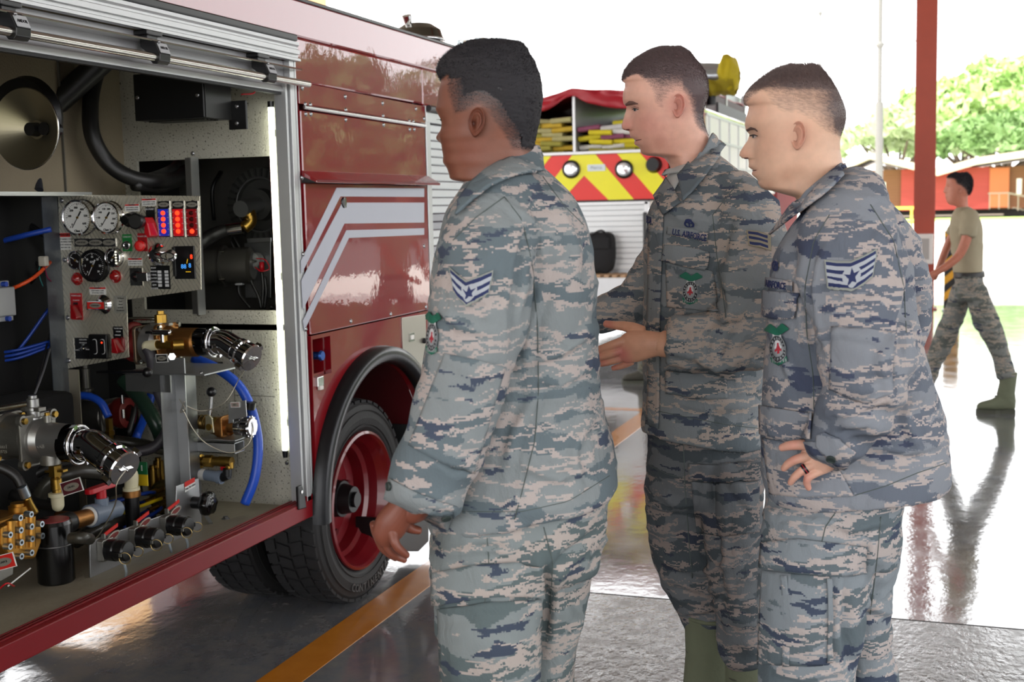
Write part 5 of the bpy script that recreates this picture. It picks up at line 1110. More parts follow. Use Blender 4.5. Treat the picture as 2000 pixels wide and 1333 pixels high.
def star(i, j):
    a = 2*math.pi*i; r = .036*(1+.07*math.cos(6*a)); prof = ((0, 0), (1, .002), (1.04, .012), (1, .026), (.8, .032), (.55, .030), (.5, .034), (0, .034)); q = prof[int(round(j*7))]
    return c+dN*(.038+q[1])+Vector((math.cos(a)*r*q[0], 0, math.sin(a)*r*q[0]))
m.grid(star, 60, 8, cu=True); t = empty('star_knob', c, parent=T1); kn.build('shaft', blackp, t); m.build('grip', M('gloss_black', '0c0c0d', .2), t, recalc=True)
p = Vector(onz(441, 1014, ZF)); MB().lathe(p, ZN, [(.014, 0), (.012, .003), (.008, .004), (.008, .009), (0, .01)], 12).build('floor_bolt', dalu, T1); MB().bar(Vector(onz(395, 1015, ZF))+ZN*.035, Vector(onz(412, 1024, ZF))+ZN*.002, .012, .004).build('plate_stay', alu, T1)
# pressure manifold behind the plate
c = Vector(ony(318, 975, 2.42)); MB().lathe(c+YN*.0+XN*.07, -XN, [(0, 0), (.06, 0), (.06, .06), (.05, .065), (0, .065)], 28).build('brass_manifold', M('aged_brass', '6f6034', .45, .8, var=.2), T1)
for k in range(7):
    a = k*.9; e = Vector((0, math.cos(a), math.sin(a)))*.035; m = MB().cyl(c+e+XN*.0, c+e-XN*.05, .008, n=8); m.build('push_fitting', brass, T1)
    q = c+e-XN*.05; MB().tube([q, q-XN*.06+e*.3, q-XN*.16+YN*.05+e*.6-ZN*.02], .006, 8).build('air_line', bluet if k != 3 else M('yellow_tube', 'd0b418', .35), T1)
# brass cluster with green/yellow tag
for k, (px, py, r) in enumerate(((310, 920, .016), (327, 918, .016), (300, 935, .02), (325, 945, .018))): c = Vector(ony(px, py, 2.48)); MB().cyl(c-ZN*.05, c+ZN*.035, r, n=14).cyl(c+ZN*.035, c+ZN*.045, r*.7, n=6).build('brass_solenoid', brass, T1)
c = Vector(ony(269, 927, 2.40)); gt = empty('hang_tag', c, parent=T1); MB().box(c+Vector((-.0, .0, .0)), c+Vector((.004, -.035, .04))).build('tag_green', M('tag_green', '11633a', .5), gt); MB().box(c+Vector((-.0, .0, -.036)), c+Vector((.004, -.035, .0))).build('tag_yellow', M('tag_yellow', 'd3b21c', .5), gt)
MB().bar(c+Vector((-.001, -.017, .012)), c+Vector((-.001, -.017, .03)), .004, .001).build('arrow', pwh, gt)
# nylon elbow, ribbed hose, red-handled PVC valve
c = Vector(ony(255, 930, 2.38)); MB().tube([c+YN*.05+ZN*.006, c+ZN*.008, c-ZN*.04], .021, 16, step=8).cyl(c-ZN*.036, c-ZN*.045, .026, n=20).build('nylon_elbow', nylon, T1); MB().cyl(c+YN*.04+ZN*.006, c+YN*.075+ZN*.008, .026, n=20).build('hose_clamp', steel, T1)
MB().cyl(c-ZN*.045, c-ZN*.065, .028, n=20).build('bronze_ring', bronze, T1); MB().cyl(c-ZN*.065, c-ZN*.16, .022, n=20).build('black_tee', blackp, T1)
MB().tube([c+YN*.07+ZN*.008, Vector(ony(200, 925, 2.42)), Vector(ony(150, 922, 2.44)), Vector(ony(95, 945, 2.5)), Vector(ony(60, 1000, 2.55))], .022, 16, rib=.0015, step=22).build('ribbed_hose', ribhose, T1)
c = Vector(ony(200, 1002, 2.36)); ax = (Vector(ony(235, 992, 2.36))-Vector(ony(165, 1012, 2.36))).normalized(); pv = empty('pvc_valve', c, parent=T1); pv['label'] = 'grey plastic valve with red handle'
u, w, _ = frame_from(ax)
MB().lathe(c-ax*.06, ax, [(.022, -.0), (.034, .002), (.034, .024), (.030, .026), (.030, .085), (.026, .09), (.026, .13), (0, .13)], 28).cyl(c, c+ZN*.045, .02, n=20).build('valve_body', pvc, pv)
MB().torus(c-ax*.06, ax, .024, .006, 24, 8).build('white_seal', wht, pv)
MB().cyl(c+ZN*.035, c+ZN*.07, .015, n=16).prism(rrect(.125, .03, .012), c+ZN*.068, (ax-ZN*ax.z).normalized(), ZN.cross((ax-ZN*ax.z).normalized()), ZN, .016).build('red_handle', redp, pv, .003)
b0 = c-ax*.06; MB().cyl(b0, b0-ax*.08, .024, .026, n=20).cyl(b0-ax*.05, b0-ax*.05+YN*.07, .022, n=16).build('bronze_tee', bronze, pv)
MB().tube([b0-ax*.08, b0-ax*.14, b0-ax*.2+ZN*.004], .03, 16).build('black_coupling', blackhose, pv)
# black canister with red lid
c = Vector(onz(110, 1155, ZF)); c.y = 2.36; c = Vector(ony(112, 1150, 2.33)); c.z = ZF
hcan = .175
cn = empty('strainer_canister', c, parent=T1); MB().lathe(c, ZN, [(.0, 0), (.047, 0), (.05, .004), (.05, hcan-.01), (.046, hcan), (.042, hcan)], 32).build('canister', M('gloss_black', '0c0c0d', .2), cn)
MB().lathe(c+ZN*(hcan-.001), ZN, [(.043, 0), (.043, .003), (0, .004)], 32).build('red_lid', M('faded_red', '8f3034', .5), cn); MB().torus(c+ZN*(hcan*.62), ZN, .051, .002, 32, 6).build('strap', dalu, cn)
for q in ((95, 1108), (105, 1175)): pass
# brass pump with bolt grid
c = Vector(ony(40, 1045, 2.36)); bp_ = empty('brass_pump', c, parent=T1); bp_['label'] = 'cast brass pump head with two rows of bolts'
def fz(px, py, y=2.30): return Vector(ony(px, py, y))
P = [fz(*q) for q in ((5, 1030), (50, 1008), (82, 1020), (82, 1060), (70, 1092), (22, 1096), (5, 1068))]
MB().prism([(p.x, p.z) for p in P], (0, 2.30, 0), XN, ZN, YN, .03).build('head_plate', M('pump_brass', 'b07f38', .38, .9, var=.2, vs=15, bump=.15, bs=25), bp_, .006)
MB().box((P[0].x-.08, 2.33, P[5].z+.01), (P[2].x-.01, 2.50, P[1].z)).build('pump_block', M('pump_brass', 'b07f38', .38, .9), bp_, .012)
for px in (22, 42, 62):
    q0, q1 = fz(px, 1022-.2*px), fz(px, 1075-.1*px); MB().cyl((q0.x, 2.302, q0.z), (q1.x, 2.302, q1.z), .012, n=16).build('port_rib', M('pump_brass', 'b07f38', .38, .9), bp_)
for q in ((36, 1012), (57, 1005), (37, 1036), (58, 1029), (16, 1045), (78, 1024), (38, 1060), (59, 1053), (16, 1068), (79, 1047), (38, 1087), (58, 1080)):
    p = fz(*q, 2.29); MB().cyl((p.x, 2.302, p.z), (p.x, 2.282, p.z), .0085, n=14).mat(1).cyl((p.x, 2.2815, p.z), (p.x, 2.281, p.z), .004, n=6).build('cap_screw', [M('zinc_bolt', 'aab4bc', .3, .9), prt], bp_)
p = fz(37, 988, 2.36); MB().cyl(p-ZN*.03, p, .028, n=20).cyl(p, p+ZN*.008, .022, n=20).build('filler_plug', M('pump_brass', 'b07f38', .38, .9), bp_)
MB().tube([fz(68, 1003, 2.33), fz(58, 985, 2.33), fz(52, 972, 2.33)], .011, 12).build('elbow_fitting', brass, bp_); MB().cyl(fz(51, 970, 2.33), fz(42, 950, 2.33), .014, n=16).build('crimp', M('zinc_bolt', 'aab4bc', .3, .9), bp_)
MB().tube([fz(42, 951, 2.33), fz(34, 935, 2.34), fz(15, 920, 2.36), fz(-25, 905, 2.4)], .0135, 14).build('pressure_hose', blackhose, bp_)
tagplate(fz(8, 1098, 2.24), .075, .038, .28, bp_, lred, 'FOAM B')
MB().prism([(0, 0), (.05, .01), (.045, -.03), (.0, -.035)], fz(0, 1110, 2.26), XN, ZN, YN, .02).build('tag_bracket', cast, bp_, .002)
# hoses and lines in the dark well
def T(pts, r, mat, nm, **k): return MB().tube([A(*p) for p in pts], r, 12, **k).build(nm, mat, T1)
T(((-20, 478, 3.2), (40, 462, 3.2), (100, 448, 3.24)), .009, bluet, 'air_line'); T(((-20, 575, 3.1), (15, 567, 3.1), (50, 552, 3.12), (75, 535, 3.18), (98, 512, 3.24)), .006, M('orange_tube', 'd24a1c', .35), 'orange_line')
T(((-20, 712, 3.2), (30, 690, 3.2), (98, 600, 3.28)), .0055, bluet, 'air_line')
for k in range(3): T(((-20, 692+8*k, 3.15), (35, 684+8*k, 3.18), (98, 667+5*k, 3.26)), .005, bluet, 'air_line')
T(((-10, 822, 3.25), (40, 803, 3.25), (110, 785, 3.3), (160, 773, 3.36), (195, 785, 3.36), (212, 815, 3.36)), .013, bluehose, 'blue_hose')
c = A(213, 818, 3.36); MB().lathe(c, -ZN, [(.012, 0), (.013, .002), (.013, .04), (.017, .042), (.017, .055), (.012, .057), (.012, .07)], 6, flat=True).build('brass_coupler', brass, T1)
T(((240, 742, 3.5), (275, 780, 3.48), (305, 830, 3.46), (320, 870, 3.5)), .024, greenhose, 'green_hose', rib=.002, step=20)
T(((220, 862, 3.4), (270, 868, 3.45), (335, 882, 3.55)), .020, ribhose, 'ribbed_hose', rib=.0015, step=18)
T(((145, 1060, 2.9), (200, 1030, 3.0), (240, 1020, 3.2), (300, 1010, 3.3)), .02, ribhose, 'ribbed_hose', rib=.0015, step=18)
T(((40, 985, 3.0), (60, 935, 3.0), (105, 910, 3.05), (150, 905, 3.1)), .016, blackhose, 'loop_hose'); T(((-5, 1000, 3.0), (20, 965, 3.05), (60, 915, 3.1), (110, 885, 3.2)), .014, blackhose, 'loop_hose'); T(((138, 1052, 2.68), (160, 1051, 2.68), (176, 1054, 2.74)), .015, ribhose, 'ribbed_hose', rib=.0015, step=10)
T(((68, 770, 2.9), (85, 725, 3.0), (98, 680, 3.2)), .0035, M('grey_cable', '55565a', .5), 'cable'); T(((100, 640, 3.28), (80, 720, 3.2), (70, 760, 3.1)), .003, blackhose, 'cable')
c = A(2, 590, 3.05); vb = empty('solenoid_block', c, parent=T1)
MB().box(c+Vector((-.04, -.022, -.045)), c+Vector((.04, .08, .045))).build('block', M('pale_grey_metal', '9fa2a4', .4, .5), vb, .004); MB().box(c+Vector((-.03, -.01, .045)), c+Vector((.03, .08, .065))).box(c+Vector((-.03, -.018, -.06)), c+Vector((.03, .08, -.045))).build('block_cap', M('pale_grey_metal', '9fa2a4', .4, .5), vb, .003); MB().cyl(c+Vector((0, -.01, .055)), c+Vector((0, -.026, .055)), .008, n=12).build('push_collar', bluet, vb); MB().cyl(c+Vector((0, -.018, -.052)), c+Vector((0, -.03, -.052)), .008, n=12).build('push_collar', bluet, vb)
c = A(85, 508, 3.2); MB().box(c-Vector((.01, .014, .02)), c+Vector((.01, .014, .012))).build('white_connector', M('connector_pale', 'b5b0a4', .5), T1, .004); T(((80, 510, 3.2), (76, 535, 3.2), (84, 560, 3.22)), .002, M('teal_wire', '2a6a68', .5), 'wire'); T(((86, 515, 3.2), (92, 540, 3.22), (100, 550, 3.24)), .002, M('magenta_wire', '7a1c44', .5), 'wire')
T(((15, 1146, 2.45), (60, 1110, 2.5)), .002, wht, 'wire'); T(((0, 1150, 2.3), (14, 1140, 2.3), (28, 1146, 2.35)), .0022, redp, 'red_wire')
# second silver valve behind the panel leg
vb2 = empty('hidden_valve', A(185, 800, 3.5), parent=T1); D2 = -YN
MB().lathe(A(165, 812, 3.52), D2, [(.05, 0), (.058, .01), (.058, .10), (.045, .12)], 28).build('valve_body', cast, vb2); flange(A(212, 810, 3.52), D2, .11, .012).build('flange', cast, vb2, .003)
MB().lathe(A(220, 806, 3.52), D2, [(.035, 0), (.035, .02), (.052, .024), (.055, .04), (.052, .065), (.03, .07)], 28).build('red_coupling', darkred, vb2)
for dz in (-.03, .02): MB().cyl(A(240, 800, 3.47)+ZN*dz, A(240, 800, 3.47)+ZN*(dz+.03), .006, n=8).build('coupling_bolt', steel, vb2)
MB().lathe(A(168, 765, 3.5), ZN, [(.02, -.03), (.02, 0), (.026, .002), (.026, .01), (.016, .012), (.016, .08), (.012, .082), (.012, .11)], 20).build('stem', M('dark_fitting2', '5e5c58', .4, .7), vb2)
MB().cyl(A(190, 727, 3.45), A(284, 726, 3.1), .005, n=8).build('lever_rod', blackm, T1); MB().sph(A(288, 728, 3.09), .0155, 20, 14).build('ball_knob', blackp, T1)
# clutter of dark pipework filling the pump well
rnd = random.Random(11)
for k in range(16):
    x0 = rnd.uniform(3.25, 3.6); py = rnd.uniform(395, 760); pts = [(-30, py+rnd.uniform(-20, 20), x0), (30, py+rnd.uniform(-40, 40), x0+.05), (85, py+rnd.uniform(-60, 60), x0+.05), (120, py+rnd.uniform(-80, 80), x0+.1)]
    T(pts, rnd.choice((.005, .008, .014, .02)), M('loom_black', '0d0d0f', .5), 'loom')
for k in range(5): c = A(rnd.uniform(10, 80), rnd.uniform(420, 640), 3.4); MB().lathe(c, -XN, [(0, 0), (.05, 0), (.06, .02), (.05, .05), (.02, .06), (0, .06)], 20).build('pump_housing', M('loom_black', '0d0d0f', .5), T1)
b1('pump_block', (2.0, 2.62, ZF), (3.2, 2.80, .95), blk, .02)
T(((255, 770, 3.6), (262, 800, 3.55), (250, 850, 3.5)), .01, blackhose, 'loom')
# ============================================================ people
def camo(name, base, sage, tan, slate, px=.0035, sc=1.0):
    m = bpy.data.materials.new(name); m.use_nodes = True; nt = m.node_tree; N = nt.nodes; L = nt.links; b = N['Principled BSDF']
    tc = N.new('ShaderNodeTexCoord'); sn = N.new('ShaderNodeVectorMath'); sn.operation = 'SNAP'; sn.inputs[1].default_value = (px, px, px*.8); L.new(tc.outputs['Object'], sn.inputs[0])
    def noi(v, s, det=2, off=(0, 0, 0), rough=.5, dist=0.):
        q = N.new('ShaderNodeMapping'); q.inputs['Scale'].default_value = tuple(k*sc for k in s); q.inputs['Location'].default_value = off; L.new(v, q.inputs[0])
        n = N.new('ShaderNodeTexNoise'); n.inputs['Scale'].default_value = 1; n.inputs['Detail'].default_value = det; n.inputs['Roughness'].default_value = rough; n.inputs['Distortion'].default_value = dist
        L.new(q.outputs[0], n.inputs['Vector']); return n
    wp = noi(sn.outputs[0], (60, 60, 60), 2); w2 = noi(sn.outputs[0], (9, 9, 9), 2, (5, 5, 5))
    def addw(v, n, k):
        s = N.new('ShaderNodeVectorMath'); s.operation = 'SUBTRACT'; L.new(n.outputs['Color'], s.inputs[0]); s.inputs[1].default_value = (.5, .5, .5)
        c = N.new('ShaderNodeVectorMath'); c.operation = 'SCALE'; L.new(s.outputs[0], c.inputs[0]); c.inputs['Scale'].default_value = k
        a = N.new('ShaderNodeVectorMath'); a.operation = 'ADD'; L.new(v, a.inputs[0]); L.new(c.outputs[0], a.inputs[1]); return a.outputs[0]
    P = addw(addw(sn.outputs[0], wp, .016), w2, .035)
    def step(n, lo, hi, out='Fac'):
        r = N.new('ShaderNodeMapRange'); r.inputs[1].default_value = lo; r.inputs[2].default_value = hi; L.new(n, r.inputs[0]); return r.outputs[0]
    def mix(f, a, c):
        x = N.new('ShaderNodeMix'); x.data_type = 'RGBA'; L.new(f, x.inputs[0])
        for i, q in ((6, a), (7, c)):
            if isinstance(q, str): x.inputs[i].default_value = lin(q)
            else: L.new(q, x.inputs[i])
        return x.outputs[2]
    def band(n, w):
        a = N.new('ShaderNodeMath'); a.operation = 'SUBTRACT'; L.new(n, a.inputs[0]); a.inputs[1].default_value = .5
        c = N.new('ShaderNodeMath'); c.operation = 'ABSOLUTE'; L.new(a.outputs[0], c.inputs[0]); return step(c.outputs[0], w+.002, w)
    def mul(a, c):
        q = N.new('ShaderNodeMath'); q.operation = 'MULTIPLY'; L.new(a, q.inputs[0]); L.new(c, q.inputs[1]); return q.outputs[0]
    s1 = step(noi(P, (5.5, 5.5, 20), 2).outputs['Fac'], .52, .525)
    c = mix(s1, base, sage)
    n2 = noi(P, (6, 6, 34), 3, (3, 1, 7), .62).outputs['Fac']; n3 = noi(P, (5, 5, 9), 1, (9, 4, 2)).outputs['Fac']
    tb = mul(band(n2, .032), step(n3, .43, .435)); c = mix(tb, c, tan)
    c = mix(step(noi(P, (6, 6, 34), 3, (1, 8, 3), .6).outputs['Fac'], .62, .625), c, tan)
    c = mix(step(noi(P, (7, 7, 36), 2, (4, 4, 11), .5).outputs['Fac'], .645, .65), c, slate)
    L.new(c, b.inputs['Base Color']); b.inputs['Roughness'].default_value = .9; b.inputs['Specular IOR Level'].default_value = .2
    wv = noi(tc.outputs['Object'], (14, 14, 9), 4, (2, 2, 2), .55, .6).outputs['Fac']; fn = noi(tc.outputs['Object'], (420, 420, 420), 1).outputs['Fac']
    b1_ = N.new('ShaderNodeBump'); b1_.inputs['Strength'].default_value = .85; b1_.inputs['Distance'].default_value = .012; L.new(wv, b1_.inputs['Height'])
    b2_ = N.new('ShaderNodeBump'); b2_.inputs['Strength'].default_value = .25; b2_.inputs['Distance'].default_value = .0015; L.new(fn, b2_.inputs['Height']); L.new(b1_.outputs[0], b2_.inputs['Normal'])
    L.new(b2_.outputs[0], b.inputs['Normal']); return m
def vcmat(name, rough=.5, sss=.12, spec=.4, bump=.08):
    m = bpy.data.materials.new(name); m.use_nodes = True; nt = m.node_tree; N = nt.nodes; L = nt.links; b = N['Principled BSDF']
    a = N.new('ShaderNodeAttribute'); a.attribute_name = 'col'; tc = N.new('ShaderNodeTexCoord')
    n = N.new('ShaderNodeTexNoise'); n.inputs['Scale'].default_value = 55; n.inputs['Detail'].default_value = 6; L.new(tc.outputs['Object'], n.inputs['Vector'])
    r = N.new('ShaderNodeMapRange'); r.inputs[3].default_value = .86; r.inputs[4].default_value = 1.14; L.new(n.outputs['Fac'], r.inputs[0])
    s = N.new('ShaderNodeVectorMath'); s.operation = 'SCALE'; L.new(a.outputs['Color'], s.inputs[0]); L.new(r.outputs[0], s.inputs['Scale']); L.new(s.outputs[0], b.inputs['Base Color'])
    b.inputs['Roughness'].default_value = rough; b.inputs['Specular IOR Level'].default_value = spec
    b.inputs['Subsurface Weight'].default_value = sss; b.inputs['Subsurface Radius'].default_value = (.012, .005, .003); b.inputs['Subsurface Scale'].default_value = 1.
    n2 = N.new('ShaderNodeTexNoise'); n2.inputs['Scale'].default_value = 260; n2.inputs['Detail'].default_value = 3; L.new(tc.outputs['Object'], n2.inputs['Vector'])
    bp = N.new('ShaderNodeBump'); bp.inputs['Strength'].default_value = bump; bp.inputs['Distance'].default_value = .002; L.new(n2.outputs['Fac'], bp.inputs['Height']); L.new(bp.outputs[0], b.inputs['Normal']); return m
class Fig:
    """a person at horizontal distance D; W turns a photo point plus a depth offset into space"""
    def __init__(s, cx, D):
        d = ray(cx, 400); s.h = _n(np.array([d[0], d[1], 0.])); s.D = D; s.sv = np.array([s.h[1], -s.h[0], 0.]); s.base = Vector(s.h*D)
        s.k = D/np.dot(ray(cx, 400), s.h)     # metres per pixel at the figure (approx.)
    def W(s, px, py, dd=0.):
        d = ray(px, py); return CAM+d*((s.D+dd)/np.dot(d, s.h))
    def px_at_z(s, z, cx=1000): # pixel row where height z is seen
        lo, hi = 0, 4000
        for _ in range(40):
            m = (lo+hi)/2
            if s.W(cx, m)[2] > z: lo = m
            else: hi = m
        return lo
    def rows(s, R, n=2.4, seg=40, sub=4):
        """torso / trouser loft: each row (xl, yl, xr, yr, dd, half-depth)"""
        R = np.array(R, float); t = np.arange(len(R)); tt = np.linspace(0, len(R)-1, (len(R)-1)*sub+1)
        Q = np.array([np.interp(tt, t, R[:, k]) for k in range(6)]).T
        # light smoothing of the interpolated rows
        for _ in range(2): Q[1:-1] = .25*Q[:-2]+.5*Q[1:-1]+.25*Q[2:]
        rings = []
        for xl, yl, xr, yr, dd, th in Q:
            a, b = s.W(xl, yl, dd), s.W(xr, yr, dd); c = (a+b)/2; u = (b-a)/2; ring = []
            for i in range(seg):
                q = 2*math.pi*i/seg; cs, sn = math.cos(q), math.sin(q); f = lambda w: math.copysign(abs(w)**(2/n), w)
                ring.append(c+u*f(cs)-s.h*th*f(sn))
            rings.append(ring)
        return rings
    def limb(s, nodes, seg=20, sub=4, round_=True):
        """limb loft: nodes (px, py, half-width px, dd, half-depth m)"""
        R = np.array(nodes, float); t = np.arange(len(R)); tt = np.linspace(0, len(R)-1, (len(R)-1)*sub+1)
        Q = np.array([np.interp(tt, t, R[:, k]) for k in range(5)]).T
        for _ in range(2): Q[1:-1] = .25*Q[:-2]+.5*Q[1:-1]+.25*Q[2:]
        C = np.array([s.W(q[0], q[1], q[3]) for q in Q]); rings = []; m = len(Q)
        T_ = np.array([_n(C[min(i+1, m-1)]-C[max(i-1, 0)]) for i in range(m)])
        us = []
        for i in range(m): u = np.cross(T_[i], s.h); us.append(_n(u))
        def ring(c, u, v, a, b): return [c+u*math.cos(2*math.pi*k/seg)*a+v*math.sin(2*math.pi*k/seg)*b for k in range(seg)]
        for i in range(m):
            u = us[i]; v = _n(np.cross(T_[i], u)); a, b = Q[i][2]*s.k, Q[i][4]
            if i == 0 and round_: 
                for f in (.35, .75): rings.append(ring(C[0]-T_[0]*a*(1-f)*.6, u, v, a*math.sin(f*1.57), b*math.sin(f*1.57)))
            rings.append(ring(C[i], u, v, a, b))
            if i == m-1 and round_:
                for f in (.75, .35): rings.append(ring(C[-1]+T_[-1]*a*(1-f)*.9, u, v, a*math.sin(f*1.57), b*math.sin(f*1.57)))
        return rings
def add_rings(mb, rings):
    n = len(rings[0]); vs = [p for r in rings for p in r]; m = len(rings); c0, c1 = np.mean(rings[0], 0), np.mean(rings[-1], 0)
    fs = [(i*n+k, i*n+(k+1) % n, (i+1)*n+(k+1) % n, (i+1)*n+k) for i in range(m-1) for k in range(n)]
    vs += [c0, c1]; a, b = m*n, m*n+1
    fs += [(a, (k+1) % n, k) for k in range(n)]+[(b, (m-1)*n+k, (m-1)*n+(k+1) % n) for k in range(n)]
    mb._add(vs, fs, True); return mb
def remesh(mb, vox, smooth=2):
    """union of the lofts as one continuous surface -> (verts, faces)"""
    me = bpy.data.meshes.new('tmp'); me.from_pydata([tuple(v) for v in mb.v], [], mb.f)
    bm = bmesh.new(); bm.from_mesh(me); bmesh.ops.recalc_face_normals(bm, faces=bm.faces); bm.to_mesh(me); bm.free()
    o = bpy.data.objects.new('tmp', me); COL.objects.link(o); r = o.modifiers.new('r', 'REMESH'); r.mode = 'VOXEL'; r.voxel_size = vox
    if smooth: q = o.modifiers.new('s', 'SMOOTH'); q.iterations = smooth; q.factor = .6
    dg = bpy.context.evaluated_depsgraph_get(); ev = o.evaluated_get(dg); m2 = bpy.data.meshes.new_from_object(ev)
    n = len(m2.vertices); A_ = np.empty(n*3); m2.vertices.foreach_get('co', A_); A_ = A_.reshape(-1, 3); No = np.empty(n*3); m2.vertices.foreach_get('normal', No); No = No.reshape(-1, 3)
    F_ = [tuple(p.vertices) for p in m2.polygons]; bpy.data.objects.remove(o); return A_, F_, No
def wrinkle(A_, No, fig, amp, seed=0, stretch=(1, 1, 1), foci=(), folds=()):
    out = A_.copy(); cc_ = (A_-CAM) @ RW; qx, qy = 1000+cc_[:, 0]/cc_[:, 2]*FPX, 666.5+cc_[:, 1]/cc_[:, 2]*FPX
    near = ((A_-np.array(fig.base)) @ fig.h < .06)
    for pts, w, am in folds:
        d = poly_dist(qx, qy, pts); L_ = sum(math.dist(a, b) for a, b in zip(pts, pts[1:])); e = np.minimum(np.hypot(qx-pts[0][0], qy-pts[0][1]), np.hypot(qx-pts[-1][0], qy-pts[-1][1])); tp_ = smooth1(e/(L_*.3)+.15)
        out += No*((am*tp_*near*(np.exp(-(d/w)**2)-.45*np.exp(-((d-1.9*w)/w)**2)))[:, None])
    o = fig.base; u, h = fig.sv, fig.h
    P = A_-np.array(o); s_, d_, z_ = P@u, P@h, A_[:, 2]; nz = mnoise.noise
    for i in range(len(A_)):
        a, b, c = s_[i], d_[i], z_[i]; q = nz(Vector((a*4+seed, b*4, c*3)))*.9
        r1 = 1-abs(nz(Vector((a*7*stretch[0]+q+seed*3, b*5+q, c*11*stretch[2]+a*3))))*2
        r2 = 1-abs(nz(Vector((a*16+q*2+seed, b*12, c*20*stretch[2]-a*8+5))))*2
        n0 = nz(Vector((a*3.5+9, b*3.5, c*3+seed)))
        k = 1.75*amp*(.6*r1*max(0, .55+n0)+.34*r2*max(0, .45+n0*1.6)+.45*n0)-amp*.3
        for (fx, fz, fr, fa) in foci:
            g = math.exp(-((a-fx)**2+(c-fz)**2)/fr**2)
            if g > .02: k += fa*g*math.sin((a-fx)*90*.35+(c-fz)*95+3*q)
        out[i] += No[i]*k
    return out
def mesh_obj(name, A_, F_, mat, parent, col=None, smooth=True, label=None, kind=None, mats=None, mi=None):
    A_ = np.asarray(A_); c = (A_.min(0)+A_.max(0))/2; me = bpy.data.meshes.new(name); me.from_pydata((A_-c).tolist(), [], F_)
    for m in (mats or [mat]): me.materials.append(m)
    me.polygons.foreach_set('use_smooth', [smooth]*len(me.polygons))
    if mi is not None: me.polygons.foreach_set('material_index', mi)
    if col is not None:
        at = me.color_attributes.new('col', 'FLOAT_COLOR', 'POINT'); at.data.foreach_set('color', np.hstack([col, np.ones((len(col), 1))]).astype(np.float32).ravel())
    me.update(); o = bpy.data.objects.new(name, me); _link(o, c, parent); return tag(o, label, None, None, kind)
from mathutils.bvhtree import BVHTree
class Surf:
    def __init__(s, A_, F_): s.t = BVHTree.FromPolygons([tuple(v) for v in A_], F_)
    def hit(s, px, py, off=0., last=[None]):
        d = Vector(ray(px, py)).normalized(); r = s.t.ray_cast(Vector(CAM), d)
        if r[0] is None: return None
        n = r[1]; n = -n if n.dot(d) > 0 else n
        return r[0]+n*off-d*off*.3
def fillnone(G):
    G = [list(r) for r in G]; 
    for _ in range(60):
        bad = False
        for i in range(len(G)):
            for j in range(len(G[0])):
                if G[i][j] is None:
                    for (a, b, c, d) in ((i-1, j, i-2, j), (i+1, j, i+2, j), (i, j-1, i, j-2), (i, j+1, i, j+2)):
                        if 0 <= a < len(G) and 0 <= b < len(G[0]) and G[a][b] is not None:
                            if 0 <= c < len(G) and 0 <= d < len(G[0]) and G[c][d] is not None: G[i][j] = G[a][b]*2-G[c][d]
                            else: G[i][j] = G[a][b]
                            break
                    else: bad = True
        if not bad: break
    return G
def interp_curve(pts, n):
    P = np.array(pts, float); L_ = np.r_[0, np.cumsum(np.linalg.norm(np.diff(P, axis=0), axis=1))]; t = np.linspace(0, L_[-1], n); return np.stack([np.interp(t, L_, P[:, k]) for k in range(2)], 1)
def strip(name, surf, top, bot, off, mat, parent, nu=24, nv=10, thick=.0025, bulge=0., fn=None, mats=None, label=None, edge=True):
    """cloth piece lying on a surface between two curves seen in the photo"""
    T_, B_ = interp_curve(top, nu), interp_curve(bot, nu)
    G = [[surf.hit(*(T_[i]*(1-j/(nv-1))+B_[i]*(j/(nv-1))), off+bulge*math.sin(math.pi*i/(nu-1))*math.sin(math.pi*j/(nv-1))) for j in range(nv)] for i in range(nu)]
    if all(p is None for r in G for p in r): return None
    G = fillnone(G)
    # relax so cloth does not stick to every fold
    A_ = np.array([[tuple(p) for p in r] for r in G])
    for _ in range(2):
        B2 = A_.copy(); B2[1:-1, 1:-1] = .5*A_[1:-1, 1:-1]+.125*(A_[:-2, 1:-1]+A_[2:, 1:-1]+A_[1:-1, :-2]+A_[1:-1, 2:]); A_ = B2
    V_ = A_.reshape(-1, 3); F_ = [(i*nv+j, i*nv+j+1, (i+1)*nv+j+1, (i+1)*nv+j) for i in range(nu-1) for j in range(nv-1)]
    mi = None
    if fn: mi = [fn((i+.5)/(nu-1), (j+.5)/(nv-1)) for i in range(nu-1) for j in range(nv-1)]
    if fn and -1 in mi: keep = [k for k, q in enumerate(mi) if q >= 0]; F_ = [F_[k] for k in keep]; mi = [mi[k] for k in keep]
    o = mesh_obj(name, V_, F_, mat, parent, mats=mats, mi=mi, label=label)
    if thick: s_ = o.modifiers.new('t', 'SOLIDIFY'); s_.thickness = thick; s_.offset = 0
    return o
def decal_text(body, surf, quad, off, mat, parent, name='lettering', bold=.03):
    """quad: four photo points TL, TR, BR, BL"""
    key = (body, 'CENTER', bold)
    if key not in _tc:
        o = text(body, 1, (0, 0, 0), XN, ZN, mat, None, bold=bold); bpy.data.objects.remove(o)
    A_, F_ = _tc[key]; x0, x1, y0, y1 = A_[:, 0].min(), A_[:, 0].max(), A_[:, 1].min(), A_[:, 1].max(); Q = np.array(quad, float); V_ = []
    for a, b, c in A_:
        u, v = (a-x0)/(x1-x0), 1-(b-y0)/(y1-y0); p = (Q[0]*(1-u)+Q[1]*u)*(1-v)+(Q[3]*(1-u)+Q[2]*u)*v
        hh = surf.hit(p[0], p[1], off+(.0006 if c > 0 else 0)); V_.append(tuple(hh) if hh is not None else (V_[-1] if V_ else tuple(CAM+np.array([0, 0, -1]))))
    return mesh_obj(name, V_, F_, mat, parent, smooth=False)
